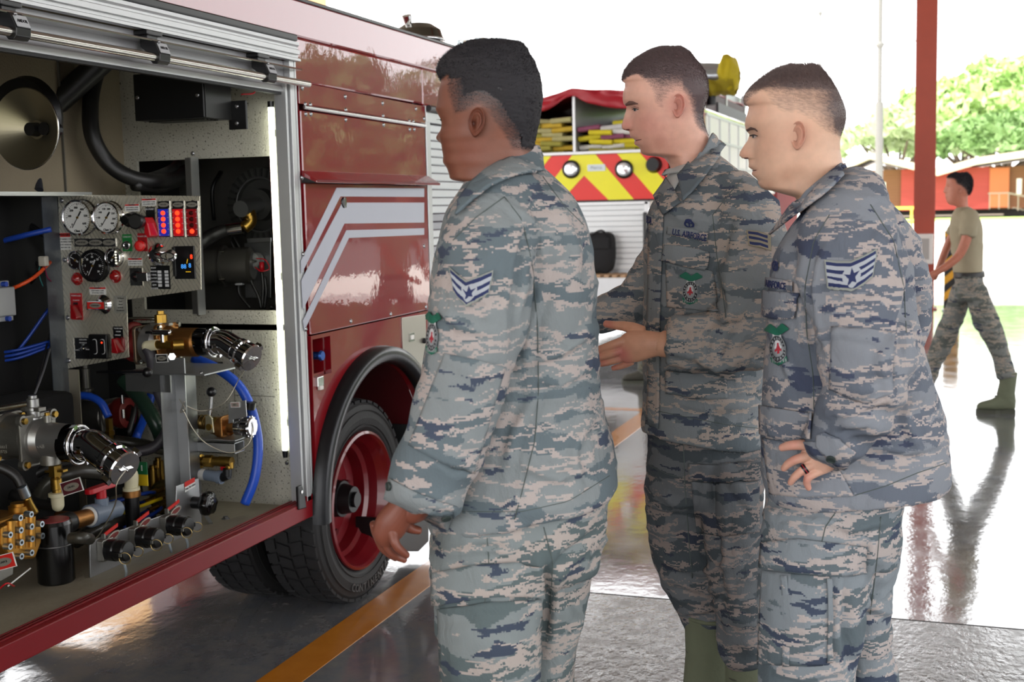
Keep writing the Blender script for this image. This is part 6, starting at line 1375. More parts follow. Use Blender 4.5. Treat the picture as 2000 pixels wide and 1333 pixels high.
# ------------------------------------------------------------ head
def smooth1(x): x = np.clip(x, 0, 1); return x*x*(3-2*x)
def poly_in(px, py, poly):
    inside = np.zeros(len(px), bool); n = len(poly)
    for i in range(n):
        (x0, y0), (x1, y1) = poly[i], poly[(i+1) % n]
        c = ((y0 > py) != (y1 > py)) & (px < (x1-x0)*(py-y0)/(y1-y0+1e-9)+x0); inside ^= c
    return inside
def poly_dist(px, py, line):
    d = np.full(len(px), 1e9)
    for (x0, y0), (x1, y1) in zip(line, line[1:]):
        dx, dy = x1-x0, y1-y0; t = np.clip(((px-x0)*dx+(py-y0)*dy)/(dx*dx+dy*dy+1e-9), 0, 1); d = np.minimum(d, np.hypot(px-x0-t*dx, py-y0-t*dy))
    return d
def make_head(fig, dd, F, G, Bk, HW, sig, yaw, SL, SR, jaw, eye, cols, hairpoly, hairline, fade, seedn, lips, NR=170, NC=120, red=(), eyel=.031, mx=None, dark=()):
    """F/G/Bk: photo x of profile, of the face without nose and lips, and of the back of the head, per row; HW half width (m); SL, SR traced silhouette"""
    ys = np.linspace(F[0][1], F[-1][1], NR)
    # denser rows are not needed: the grid is about 1 mm
    f_ = lambda T: np.interp(ys, [p[1] for p in T], [p[0] for p in T])
    Fx, Gx, Bx, hw, sg, sl, sr = f_(F), f_(G), f_(Bk), f_(HW), f_(sig), f_(SL), f_(SR); k = fig.k*(fig.D+dd)/fig.D
    if abs(yaw) > .2:
        for arr, n_ in ((Fx, 5), (Gx, 14), (hw, 14), (sg, 8), (Bx, 3)):
            for _ in range(n_): arr[1:-1] = .25*arr[:-2]+.5*arr[1:-1]+.25*arr[2:]
    for arr in (hw, Gx): 
        for _ in range(4): arr[1:-1] = .25*arr[:-2]+.5*arr[1:-1]+.25*arr[2:]
    th = 2*np.pi*np.arange(NC)/NC; cx = .5*(np.interp(eye[1], ys, Gx)+np.interp(eye[1], ys, Bx)); V_ = np.zeros((NR, NC, 3)); PX = np.zeros((NR, NC)); PY = np.zeros((NR, NC)); LL = np.zeros((NR, NC)); FF = np.zeros((NR, NC))
    se = lambda w, n: np.sign(w)*np.abs(w)**(2/n)
    cy_, sy_ = math.cos(yaw), math.sin(yaw)
    AB = [[], []]
    if abs(yaw) > .2:
        for i, y in enumerate(ys):
            fr, bk = (cx-Gx[i])*k, (cx-Bx[i])*k; mid, hl = (fr+bk)/2, (fr-bk)/2; c, s = np.cos(th), np.sin(th); f = mid+hl*np.where(c > 0, se(c, 2.5), se(c, 2.1)); l = hw[i]*np.where(c > 0, se(s, 2.15), se(s, 2.2)); s_ = -f*cy_+l*sy_; AB[0].append(s_.min()); AB[1].append(s_.max())
        AB = np.array(AB); K = 7; AB = np.array([np.convolve(np.pad(q, K, mode='edge'), np.ones(2*K+1)/(2*K+1), 'valid') for q in AB])
        sl = np.convolve(np.pad(sl, 2, mode='edge'), np.ones(5)/5, 'valid')
    for i, y in enumerate(ys):
        fr, bk = (cx-Gx[i])*k, (cx-Bx[i])*k; mid, hl = (fr+bk)/2, (fr-bk)/2
        c, s = np.cos(th), np.sin(th); f = mid+hl*np.where(c > 0, se(c, 2.5), se(c, 2.1)); l = hw[i]*np.where(c > 0, se(s, 2.15), se(s, 2.2))
        f = f+((Gx[i]-Fx[i])*k)*np.exp(-(l/sg[i])**2)*(c > 0)
        ey = (y-eye[1])*k
        sock = np.exp(-((np.abs(l)-eyel)/.015)**2-(ey/.011)**2)*(c > 0); f = f-.0085*sock
        ball = np.exp(-((np.abs(l)-eyel)/.0095)**2-((ey-.001)/.0065)**2)*(c > 0); f = f+.0050*ball
        FF[i] = f; LL[i] = l
        s_ = -f*cy_+l*sy_; d_ = -f*sy_-l*cy_
        if abs(yaw) > .2: a, b = AB[0][i], AB[1][i]
        else: a, b = s_.min(), s_.max()
        X = sl[i]+(s_-a)/(b-a+1e-9)*(sr[i]-sl[i])
        # jaw edge: draw the sides in below it
        jy = np.interp(X, [p[0] for p in jaw], [p[1] for p in jaw]); t = smooth1((y-jy)*k/.009)*smooth1((np.interp(y, [jaw[0][1]-5, jaw[0][1]+30], [0, 1])))
        t = t*smooth1((jaw[-1][0]+12-X)/18.)
        PX[i] = X; PY[i] = y
        for j in range(NC): V_[i, j] = fig.W(X[j], y, 0)+fig.h*(dd+d_[j]*(1-.36*t[j]))
    V_ = V_.reshape(-1, 3); px, py, ll, ff = PX.ravel(), PY.ravel(), LL.ravel(), FF.ravel()
    F_ = [(i*NC+j, i*NC+(j+1) % NC, (i+1)*NC+(j+1) % NC, (i+1)*NC+j) for i in range(NR-1) for j in range(NC)]
    n0 = len(V_); V_ = np.vstack([V_, V_[:NC].mean(0), V_[-NC:].mean(0)]); F_ += [(n0, (j+1) % NC, j) for j in range(NC)]+[(n0+1, (NR-1)*NC+j, (NR-1)*NC+(j+1) % NC) for j in range(NC)]
    px = np.r_[px, px[:NC].mean(), px[-1]]; py = np.r_[py, py[0], py[-1]]; ll = np.r_[ll, 0, 0]; ff = np.r_[ff, 0, 0]
    skin, hairc, lipc, redc = [np.array(lin(c)[:3]) for c in cols]
    col = np.tile(skin, (len(V_), 1))
    for (rx, ry, rr, ra) in red:
        g = ra*np.exp(-((px-rx)**2+(py-ry)**2)/rr**2)[:, None]; col = col*(1-g)+redc*g
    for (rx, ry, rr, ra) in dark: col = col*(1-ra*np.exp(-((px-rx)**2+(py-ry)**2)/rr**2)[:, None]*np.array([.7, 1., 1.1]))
    lipw = ((np.exp(-((py-lips[0])*k/.0062)**2)*np.exp(-(ll/.021)**4))*(ff > 0))[:, None]; col = col*(1-.75*lipw)+lipc*.75*lipw
    rs = np.random.RandomState(seedn); ins = poly_in(px, py, hairpoly); ds = poly_dist(px, py, hairline)
    dens = np.where(ins, .42*smooth1(ds/9.)+.58*smooth1(ds/np.array(fade(px, py))), 0.)*(mx(px, py) if mx else 1.); jit = rs.rand(len(V_))
    hm = np.clip(dens*1.15+(jit-.5)*.35*(dens > .02)*(dens < .95), 0, 1)[:, None]; col = col*(1-hm)+hairc*hm
    return V_, F_, col, dens, px, py, k
def hair_mesh(name, V_, F_, dens, px, py, fig, n, length, lay, width, mat, parent, seed=1, curl=0., minden=.35):
    """short strands rooted in the scalp; length(px,py) in metres, lay a world direction they lean to"""
    rs = np.random.RandomState(seed); T_ = np.array([f for f in F_ if len(f) == 4]); P0, P1, P2, P3 = (V_[T_[:, q]] for q in range(4)); ar = np.linalg.norm(np.cross(P2-P0, P3-P1), axis=1); dn = dens[T_].mean(1)
    w = ar*np.where(dn > minden, dn, 0); w /= w.sum(); idx = rs.choice(len(T_), n, p=w); u, v = rs.rand(n, 1), rs.rand(n, 1)
    A_ = (P0[idx]*(1-u)+P1[idx]*u)*(1-v)+(P3[idx]*(1-u)+P2[idx]*u)*v; Nn = np.cross(P2[idx]-P0[idx], P3[idx]-P1[idx]); Nn /= np.linalg.norm(Nn, axis=1)[:, None]
    ctr = V_.mean(0); sgn = np.sign(((A_-ctr)*Nn).sum(1))[:, None]; Nn *= sgn
    L_ = length(px[T_[idx, 0]], py[T_[idx, 0]])*(.7+.6*rs.rand(n)); L_ = L_[:, None]; D_ = Nn*.55+np.array(lay)+rs.normal(size=(n, 3))*(.22+curl); D_ -= Nn*np.minimum(0, (D_*Nn).sum(1)-.15)[:, None]; D_ /= np.linalg.norm(D_, axis=1)[:, None]
    S = np.cross(D_, np.array(CAM)-A_); S /= np.linalg.norm(S, axis=1)[:, None]; a, b, c = A_-S*width-Nn*.0008, A_+S*width-Nn*.0008, A_+D_*L_
    VV = np.stack([a, b, c], 1).reshape(-1, 3); FF_ = [(3*i, 3*i+1, 3*i+2) for i in range(n)]
    return mesh_obj(name, VV, FF_, mat, parent, smooth=False, kind='stuff')
def ear(fig, dd, cx, cy, hpx, wpx, tilt, out, skin, n=40, m=22, flip=1):
    """ear seen side-on; front edge meets the head"""
    k = fig.k; V_ = []; F_ = []
    for i in range(n):
        a = 2*math.pi*i/n
        for j in range(m):
            r = j/(m-1); e = 1.0; sx = math.cos(a)*wpx; sy = -math.sin(a)*hpx
            # egg: wider above, narrow lobe
            low = max(0, -math.sin(a)); sx *= 1-.38*low**1.5; sx += 1.5*low
            front = max(0, -math.cos(a))
            R = r if r < .86 else .86+(r-.86)*.4
            q_ = math.hypot(math.cos(a)*r+.22, math.sin(a)*r+.12); prof = -.0085*math.exp(-(q_/.30)**2)+.0035*math.exp(-((r-.52)/.12)**2)*(1-.6*front)-.0022*math.exp(-((r-.68)/.08)**2)*(1-low)+.0042*math.exp(-((r-.84)/.09)**2)*(1-.75*front)
            if r > .88: prof -= (r-.88)/.12*.014
            slope = out*(.35+.65*(math.cos(a)*R*.5+.5))*(1-.5*front*R)
            x, y = sx*R, sy*R; ct, st = math.cos(tilt), math.sin(tilt); X, Y = cx+x*ct-y*st, cy+x*st+y*ct
            V_.append(fig.W(X, Y, 0)+fig.h*(dd-slope-prof))
    V_ = np.array(V_)
    F_ = [(i*m+j, ((i+1) % n)*m+j, ((i+1) % n)*m+j+1, i*m+j+1) for i in range(n) for j in range(m-1)]
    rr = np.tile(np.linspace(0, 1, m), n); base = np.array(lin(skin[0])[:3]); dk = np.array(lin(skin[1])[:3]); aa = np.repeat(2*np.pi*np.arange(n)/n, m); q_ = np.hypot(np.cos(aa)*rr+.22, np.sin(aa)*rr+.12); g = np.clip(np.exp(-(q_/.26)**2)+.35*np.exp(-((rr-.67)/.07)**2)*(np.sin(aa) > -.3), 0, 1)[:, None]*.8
    return V_, F_, base*(1-g)+dk*g
def join(parts):
    V_, F_, C_ = [], [], []; b = 0
    for v, f, c in parts: V_.append(np.asarray(v)); F_ += [tuple(b+i for i in q) for q in f]; C_.append(c); b += len(v)
    return np.vstack(V_), F_, np.vstack(C_)
def hand(fig, org, sc, palm, fingers, vox=.0016, sm=2):
    """palm and fingers in coordinates of an enlarged detail: (x,y,halfwidth,dd,half-depth m)"""
    cv = lambda q: (org[0]+q[0]/sc, org[1]+q[1]/sc, q[2]/sc, q[3], q[4]); mb = MB()
    add_rings(mb, fig.limb([cv(q) for q in palm], 24))
    for fg in fingers:
        nodes = [cv(q if len(q) == 5 else (q[0], q[1], q[2], q[3], q[2]/sc*fig.k)) for q in fg]; add_rings(mb, fig.limb(nodes, 14, 5))
    return remesh(mb, vox, sm)
def boot(parent, fig, heel, toe, zt, mat, solem, w=.048, sw=1.):
    """combat boot: heel/toe world points on the floor, zt shaft height"""
    h_, t_ = Vector(heel), Vector(toe); d = (t_-h_); L_ = d.length; d.normalize(); s = Vector((-d.y, d.x, 0)); t = empty('boot', (h_+t_)/2, parent=parent)
    def ringat(x, z0, z1, ww): return [h_+d*(x+0)+s*ww*math.cos(a)+ZN*((z0+z1)/2+(z1-z0)/2*math.sin(a)) for a in [2*math.pi*k/20 for k in range(20)]]
    mb = MB(); add_rings(mb, [ringat(L_*x, z0, z1, w*ww) for x, z0, z1, ww in ((.0, .02, .09, .45), (.03, .02, .11, .68), (.12, .02, .13, .78), (.3, .02, .14, .82), (.45, .02, .125, .9), (.6, .02, .098, 1.0), (.75, .02, .085, 1.05), (.88, .02, .075, .95), (.96, .02, .062, .7), (1.0, .025, .045, .3))])
    def leg_(z, x, rx, ry): return [h_+d*(x+sw*rx*math.cos(a))+s*sw*ry*math.sin(a)+ZN*z for a in [2*math.pi*k/20 for k in range(20)]]
    add_rings(mb, [leg_(.04, L_*.20, .055, .034), leg_(.09, L_*.22, .062, .038), leg_(.14, L_*.24, .060, .042), leg_(zt*.75, L_*.2, .056, .047), leg_(zt, L_*.19, .060, .052)])
    A_, F_, No = remesh(mb, .005, 3); mesh_obj('upper', A_, F_, mat, t)
    mb = MB(); mb.prism([(math.cos(a)*L_*.52*(1)+L_*.5, (math.sin(a))*w*(.98 if math.cos(a) > -.2 else .8)) for a in [2*math.pi*k/28 for k in range(28)]], h_, d, s, ZN, .024); mb.build('sole', solem, t)
    mb = MB().prism([(0, -w*.7), (L_*.27, -w*.72), (L_*.27, w*.72), (0, w*.7)], h_, d, s, ZN, .03).build('heel', solem, t)
    nl = 3+int((zt-.17)/.026)
    for k in range(nl):
        c = h_+d*(L_*(.52-.055*k))+ZN*(.118+.018*k) if k < 3 else h_+d*(L_*.205+.050*sw)+ZN*(.17+.026*(k-3))
        MB().tube([c-s*.030*sw-d*.012*sw, c+d*.004, c+s*.030*sw-d*.012*sw], .003, 6).build('lace', solem, t)
    MB().torus(h_+d*(L_*.19)+ZN*zt, ZN, .055*sw, .006, 24, 6).build('collar_roll', mat, t)
    return t
bootm = M('sage_boot_suede', '5f6450', .85, var=.15, vs=15, bump=.2, bs=120); solem = M('boot_sole', '3e4034', .7)
olive = M('thread_olive', '6c715c', .8); button = M('button_grey', '2f3a38', .4); stitch = M('seam_thread_dark', '56605e', .9)  # one dark thread colour for every raised seam
navy, silv = M('thread_navy', '1e2a58', .75), M('thread_silver', 'aab0b8', .75)
edge_thread = M('patch_edge', '8f948e', .8)  # grey border of the rank patches
def star_in(u, v, cx, cy, r, asp, inner=.42, rot=-math.pi/2):
    x, y = (u-cx)*asp, v-cy; R = math.hypot(x, y)
    if R > r: return False
    a = (math.atan2(y, x)-rot) % (2*math.pi/5); a = min(a, 2*math.pi/5-a); c1, s1 = r, 0; c2, s2 = r*inner*math.cos(math.pi/5), r*inner*math.sin(math.pi/5)
    X, Y = R*math.cos(a), R*math.sin(a); return (c2-c1)*(Y-s1)-(s2-s1)*(X-c1) >= 0
def chevron_patch(parent, surf, P0, P1, P2, arm, nst, tip, col_bg=silv, off=.004, rocker=0):
    """P0 left arm end, P1 centre, P2 right arm end (photo px, middle line); arm = half height px"""
    P0, P1, P2 = (np.array(p, float) for p in (P0, P1, P2))
    top = [P0+(0, -arm), (P0+P1)/2+(0, -arm*1.0)+tip*np.array((0, .35)), P1+(0, -arm+tip*.0), (P1+P2)/2+(0, -arm)+tip*np.array((0, .35)), P2+(0, -arm)]
    bot = [P0+(arm*.3, arm), (P0+P1)/2+(0, arm*1.0)+tip*np.array((0, .45)), P1+(0, arm*1.15), (P1+P2)/2+(0, arm)+tip*np.array((0, .45)), P2+(-arm*.3, arm)]
    asp = np.linalg.norm(P2-P0)/(2*arm)
    def fn(u, v):
        if u < .03 or u > .97 or v < .06 or v > .94: return 2
        if math.hypot((u-.5)*asp, (v-.54)) < .34: return 0 if not star_in(u, v, .5, .54, .30, asp) else 1
        q = (v-.07)/.86*(nst*2-1+rocker)
        return 1 if int(q) % 2 == 0 else 0
    return strip('rank_patch', surf, top, bot, off, None, parent, 110, 44, .0015, fn=fn, mats=[col_bg, navy, edge_thread])
def badge_patch(parent, surf, cx, cy, w, h, tilt=0, off=.005, skew=0., dim=1.):
    """oval fire protection badge with a winged top"""
    grn, blk_, rd, gr_, wt_ = M('thread_green', '1c6a54', .7), M('thread_black', '22252c', .7), M('thread_red', 'a82434', .7), M('thread_grey', '8f9396', .7), M('thread_white', 'c9c9cc', .7)
    ct, st = math.cos(tilt), math.sin(tilt); P = lambda x, y: (cx+x*ct-y*st, cy+x*st+y*ct)
    top = [P(-w/2+w*k/6, -h/2) for k in range(7)]; bot = [P(-w/2+w*k/6, h/2) for k in range(7)]
    def fn(u, v):
        x, y = (u-.5)*2, (v-.5)*2                      # -1..1
        r = math.hypot(x/.62, (y-.22)/.62)
        if r < .40:
            if abs(x) < .07 or abs(y-.22-abs(x)*.5) < .06 or math.hypot(x, y-.22) < .13: return 2
            return 4 if y < .22 else 3
        if r < .62: return 4 if math.hypot(x, y+.0) < .2 else 3
        if r < .93:
            a = math.degrees(math.atan2(y-.22, x)); 
            if (int(a/11) % 2 == 0) and .68 < r < .86: return 3
            return 1
        if r < 1.0: return 3
        if y > .62 and abs(x) < .60 and y < .98-(.25*abs(x)): return 3 if (.70 < y < .86 and int((x+1)*11) % 2 == 0) else 0
        if y < -.28 and abs(x) < .9 and (-.95+abs(abs(x)-.45)*.5) < y < -.95+.62-abs(x)*.35: return 0
        if y < -.2 and abs(x) < .34 and y > -.7: return 4
        return -1
    return strip('badge_patch', surf, top, bot, off, None, parent, 70, 90, .001, fn=fn, mats=[grn, blk_, rd, gr_, wt_])
def btn(parent, surf, px, py, r=.0075, off=.004, nm='button'):
    p = surf.hit(px, py, off)
    if p is None: return
    q = surf.hit(px+3, py, off); z = surf.hit(px, py+3, off)
    n = (q-p).cross(z-p).normalized() if q is not None and z is not None else Vector((CAM)-np.array(p)).normalized()
    if n.dot(Vector(CAM)-p) < 0: n = -n
    return MB().lathe(p, n, [(r, -.001), (r, .0022), (r*.8, .003), (r*.55, .0018), (0, .0018)], 18).build(nm, button, parent)
def line(parent, surf, pts, w=.0016, off=.0004, mat=None, nm='seam'):
    """raised seam following the cloth"""
    P = interp_curve(pts, 26); Q = [surf.hit(*p, off) for p in P]; Q = [q for q in Q if q is not None]
    if len(Q) > 3: return MB().tube(Q, w*.55, 6, smoothpts=False).build(nm, mat or stitch, parent)
def cap_(hexes): return hexes
# ------------------------------------------------------------ A : leftmost, seen from behind
FA = Fig(985, 2.24); PA = empty('person', (FA.base.x, FA.base.y, 0), 'leftmost airman seen from behind in pale camouflage, turned toward the open pump compartment', 'person')
camA = camo('camouflage_sage', '888f91', '68747a', 'b3a9a5', '4a5364'); camA2 = camo('camouflage_sage_trousers', '828a8b', '5e6a6c', 'aea49e', '434c5c')
jk = MB()
add_rings(jk, FA.rows([(950, 318, 1042, 306, .02, .060), (915, 352, 1082, 340, .02, .105), (888, 392, 1122, 380, .02, .175), (868, 440, 1146, 430, .02, .205), (850, 510, 1158, 500, .02, .20), (840, 600, 1163, 600, .02, .185), (838, 700, 1164, 700, .02, .175), (840, 780, 1170, 775, .02, .175), (838, 850, 1190, 840, .02, .185), (836, 930, 1200, 905, .02, .19), (836, 1016, 1198, 950, .02, .19)], 2.5, 48))
add_rings(jk, FA.limb([(1000, 375, 52, -.07, .06), (962, 432, 78, -.16, .075), (948, 520, 86, -.215, .078), (938, 620, 86, -.225, .076), (920, 710, 80, -.225, .072), (895, 800, 77, -.225, .068), (868, 880, 73, -.225, .064), (842, 935, 69, -.225, .060), (826, 978, 64, -.225, .056)], 26, round_=False))
add_rings(jk, FA.limb([(960, 400, 50, .12, .07), (910, 500, 62, .20, .07), (890, 640, 58, .23, .065), (868, 780, 52, .22, .06), (850, 880, 45, .20, .055)], 20))
Aj, Fj, Nj = remesh(jk, .0062, 3)
w_ = 8
Aj = wrinkle(Aj, Nj, FA, .0058, 1, folds=[([(868, 700), (930, 738), (988, 728)], 7, .006), ([(878, 762), (930, 776), (978, 796)], 7, -.006), ([(1034, 430), (1012, 520), (1000, 610), (1006, 700)], 8, -.010), ([(1062, 540), (1035, 640), (1020, 720)], 9, .007), ([(1158, 640), (1095, 690), (1035, 705)], 8, .007), ([(1162, 730), (1100, 765), (1050, 760)], 8, -.006), ([(1048, 770), (1006, 840), (985, 930)], 9, .007), ([(880, 850), (930, 872), (965, 866)], 7, .005), ([(1010, 905), (1090, 935), (1170, 905)], 9, .006), ([(850, 590), (900, 640), (960, 650)], 8, .005), ([(890, 620), (950, 600), (1000, 560)], 8, -.005), ([(1090, 400), (1120, 470), (1130, 560)], 9, .006), ([(1000, 400), (1050, 450), (1060, 520)], 8, .006), ([(840, 880), (890, 920), (930, 915)], 7, -.005), ([(1150, 820), (1120, 880), (1130, 960)], 9, .007)])
JA = mesh_obj('jacket', Aj, Fj, camA, PA); SA = Surf(Aj, Fj)
zA = lambda z: FA.px_at_z(z, 980)
tr = MB()
add_rings(tr, FA.rows([(846, 985, 1176, 940, .02, .165), (846, 1040, 1168, 1030, .02, .168), (847, 1080, 1164, 1080, .02, .16), (850, 1110, 1160, 1110, .02, .13)], 2.4, 40))
add_rings(tr, FA.limb([(955, 1020, 105, -.06, .10), (955, 1100, 107, -.07, .10), (960, 1200, 103, -.08, .10), (965, 1300, 96, -.08, .095), (968, 1400, 90, -.08, .09), (965, 1540, 84, -.08, .085), (960, 1700, 74, -.08, .075), (960, zA(.24), 62, -.08, .065)], 26, round_=False))
add_rings(tr, FA.limb([(1070, 1020, 90, .08, .10), (1078, 1100, 82, .10, .10), (1082, 1180, 72, .11, .10), (1068, 1280, 62, .11, .09), (1062, 1400, 66, .11, .085), (1058, 1560, 66, .11, .08), (1052, zA(.24), 56, .11, .065)], 24, round_=False))
At, Ft, Nt = remesh(tr, .007, 3); At = wrinkle(At, Nt, FA, .008, 4, stretch=(1, 1, 1.2), folds=[([(850, 1085), (950, 1070), (1045, 1092)], 8, .006), ([(1150, 1050), (1090, 1095), (1062, 1130)], 8, -.008), ([(870, 1240), (960, 1215), (1040, 1235)], 8, .005), ([(1064, 1080), (1070, 1160), (1058, 1260)], 9, -.012), ([(1110, 1150), (1140, 1210), (1120, 1280)], 8, .007), ([(900, 1040), (940, 1060), (1000, 1050)], 7, -.006)]); TA = mesh_obj('trousers', At, Ft, camA2, PA); STA = Surf(At, Ft)
hA = Vector(FA.h); sA = Vector(FA.sv)
b0 = Vector(FA.W(960, zA(.0), -.08)); b0.z = 0; boot(PA, FA, b0+sA*.07-hA*.03, b0-sA*.2+hA*.05, .26, bootm, solem)
b0 = Vector(FA.W(1052, zA(.0), .11)); b0.z = 0; boot(PA, FA, b0+sA*.07-hA*.03, b0-sA*.2+hA*.05, .26, bootm, solem)
# head (turned away from the camera)
cA = lambda x, y: (840+x/4.442, 70+y/4.442)
FrA = [cA(*p) for p in ((330, 48), (190, 130), (105, 205), (72, 280), (74, 330), (88, 390), (80, 450), (70, 560), (60, 640), (80, 705), (85, 760), (70, 820), (52, 868), (66, 905), (98, 930), (104, 985), (92, 1030), (104, 1060), (100, 1090), (128, 1125), (150, 1180), (190, 1235), (240, 1262), (330, 1282), (420, 1300), (470, 1400))]
GA = [(x+(0 if y < cA(0, 650)[1] else 6 if y < cA(0, 1100)[1] else 2), y) for x, y in FrA]; GA = [(p[0], p[1]) for p in GA]
GA = [cA(*p) for p in ((330, 48), (190, 130), (105, 205), (76, 280), (80, 390), (82, 600), (90, 700), (120, 800), (130, 900), (130, 1000), (130, 1100), (160, 1190), (240, 1262), (330, 1282), (420, 1300), (470, 1400))]
BkA = [cA(*p) for p in ((640, 48), (760, 62), (830, 120), (900, 230), (945, 350), (965, 450), (972, 540), (960, 640), (945, 740), (925, 830), (905, 920), (900, 1010), (905, 1100), (910, 1400))]
HWA = [(x, y) for x, y in ((.035, cA(0, 48)[1]), (.060, cA(0, 110)[1]), (.074, cA(0, 220)[1]), (.081, cA(0, 420)[1]), (.081, cA(0, 640)[1]), (.076, cA(0, 800)[1]), (.071, cA(0, 950)[1]), (.066, cA(0, 1120)[1]), (.062, cA(0, 1280)[1]), (.064, cA(0, 1400)[1]))]
SGA = [(.06, 80), (.06, 205), (.012, 228), (.013, 255), (.017, 268), (.016, 280), (.024, 292), (.026, 320), (.034, 350), (.05, 380)]
SLA = [cA(*p) for p in ((330, 48), (190, 130), (105, 205), (68, 280), (74, 330), (92, 392), (80, 450), (66, 600), (55, 650), (70, 705), (84, 745), (92, 800), (78, 850), (75, 895), (95, 925), (106, 985), (122, 1030), (118, 1075), (122, 1110), (150, 1145), (175, 1200), (205, 1248), (260, 1268), (400, 1285), (430, 1310), (480, 1400))]
jawA = [cA(*p) for p in ((180, 1290), (300, 1250), (400, 1160), (455, 1020), (480, 930))]
hpA = [cA(*p) for p in ((0, 0), (1060, 0), (1060, 1030), (860, 1030), (700, 1010), (640, 900), (560, 790), (500, 690), (430, 640), (330, 690), (210, 720), (185, 640), (150, 520), (150, 420), (160, 370), (100, 400), (60, 400))]
hlA = [cA(*p) for p in ((95, 400), (160, 370), (150, 420), (150, 520), (190, 640), (210, 720), (330, 690), (430, 640), (500, 690), (560, 790), (640, 900), (700, 1010), (860, 1030))]
fdA = lambda x, y: np.where(y < 160, 3., np.where(x > 1015, 18., 52.))
Vh, Fh, Ch, De, pxh, pyh, kA = make_head(FA, .0, FrA, GA, BkA, HWA, SGA, math.radians(-24), SLA, BkA, jawA, cA(100, 735), ('80503e', '1b191d', '5b3436', '8a4a3a'), hpA, hlA, fdA, 3, (cA(0, 1068)[1],), red=((900, 300, 50, .25), (935, 300, 30, .2)))
ea = ear(FA, -.0735, *cA(408, 775), 31.5, 18, math.radians(8), .022, ('74412f', '3a1c18'))
skA = vcmat('skin_deep_brown', .42, .06, .5)
core = MB(); add_rings(core, FA.rows([(960, 330, 1040, 330, .02, .06), (900, 420, 1130, 420, .02, .15), (880, 560, 1130, 560, .02, .15), (880, 800, 1130, 800, .02, .14), (880, 1000, 1130, 1000, .02, .14)], 2.2, 24)); add_rings(core, FA.limb([(965, 440, 55, -.17, .05), (935, 620, 48, -.22, .045), (890, 800, 42, -.225, .04), (822, 985, 30, -.225, .028), (795, 1005, 26, -.225, .024)], 16)); Ac, Fc, Nc = remesh(core, .012, 1)
sc_ = 8.886; og = (720, 960)
Ah, Fhh, Nh = hand(FA, og, sc_, [(640, 200, 224, -.225, .024), (540, 380, 252, -.225, .022), (400, 560, 274, -.225, .020), (310, 740, 240, -.222, .018), (300, 850, 180, -.218, .016)],
    [[(420, 740, 92, -.234, .0115), (445, 870, 78, -.240, .0100), (500, 975, 72, -.240, .0092), (590, 1055, 66, -.234, .0085), (665, 1112, 54, -.228, .0075)],
     [(270, 780, 84, -.222, .0110), (300, 930, 76, -.222, .0095), (380, 1062, 70, -.220, .0088), (500, 1142, 64, -.214, .0080), (625, 1196, 52, -.208, .0070)],
     [(160, 700, 80, -.206, .0105), (175, 860, 70, -.204, .009), (255, 1010, 64, -.2, .0082), (370, 1110, 56, -.196, .0075), (470, 1170, 48, -.192, .0068)],
     [(90, 560, 72, -.194, .0095), (105, 700, 62, -.19, .0085), (160, 850, 56, -.188, .0075), (240, 960, 46, -.184, .006)],
     [(560, 470, 120, -.214, .014), (650, 590, 98, -.208, .0125), (750, 655, 80, -.203, .011), (880, 682, 64, -.2, .0095)]], vox=.0014, sm=1)
pk = np.array(lin('7a4433')[:3]); cH = np.tile(pk, (len(Ah), 1)); tipm = np.array(lin('8f5046')[:3])
V_, F_, C_ = join([(Vh, Fh, Ch), ea, (Ac, Fc, np.tile(pk, (len(Ac), 1))), (Ah, Fhh, cH)])
bodyA = mesh_obj('body', V_, F_, skA, PA, col=C_)
hmA = M('black_hair', '151418', .75, col2='2a272c', vs=200)
scalp = lambda Vh, Fh, De, mat, P, off=.0015, th=.6, c=None: (lambda keep: mesh_obj('hair_cap', Vh+(Vh-Vh.mean(0))*0, keep, mat, P))([f for f in Fh if De[list(f)].min() > th])
def hair_cap(fig, Vh, Fh, De, mat, P, off, th, seed, amp=.0012):
    keep = [f for f in Fh if De[list(f)].min() > th]; me = bpy.data.meshes.new('x'); me.from_pydata(Vh.tolist(), [], Fh); me.update(); n = np.empty(len(Vh)*3); me.vertices.foreach_get('normal', n); n = n.reshape(-1, 3)
    if ((Vh-Vh.mean(0))*n).sum() < 0: n = -n
    t = smooth1((De-th)/(1-th)); nn = np.array([mnoise.noise(Vector(v)*230)+.6*mnoise.noise(Vector(v)*90) for v in Vh]); A_ = Vh+n*((off*t+amp*nn*t)[:, None])
    used = sorted({i for f in keep for i in f}); mp = {u: i for i, u in enumerate(used)}; return mesh_obj('hair_cap', A_[used], [tuple(mp[i] for i in f) for f in keep], mat, P)
hair_cap(FA, Vh, Fh, De, hmA, PA, .0012, .75, 1, .0016)
hair_mesh('hair', Vh, Fh, De, pxh, pyh, FA, 26000, lambda x, y: .0026+.0026*smooth1((190-y)/60), (0, 0, .1), .00055, hmA, PA, 2, .5, .2)
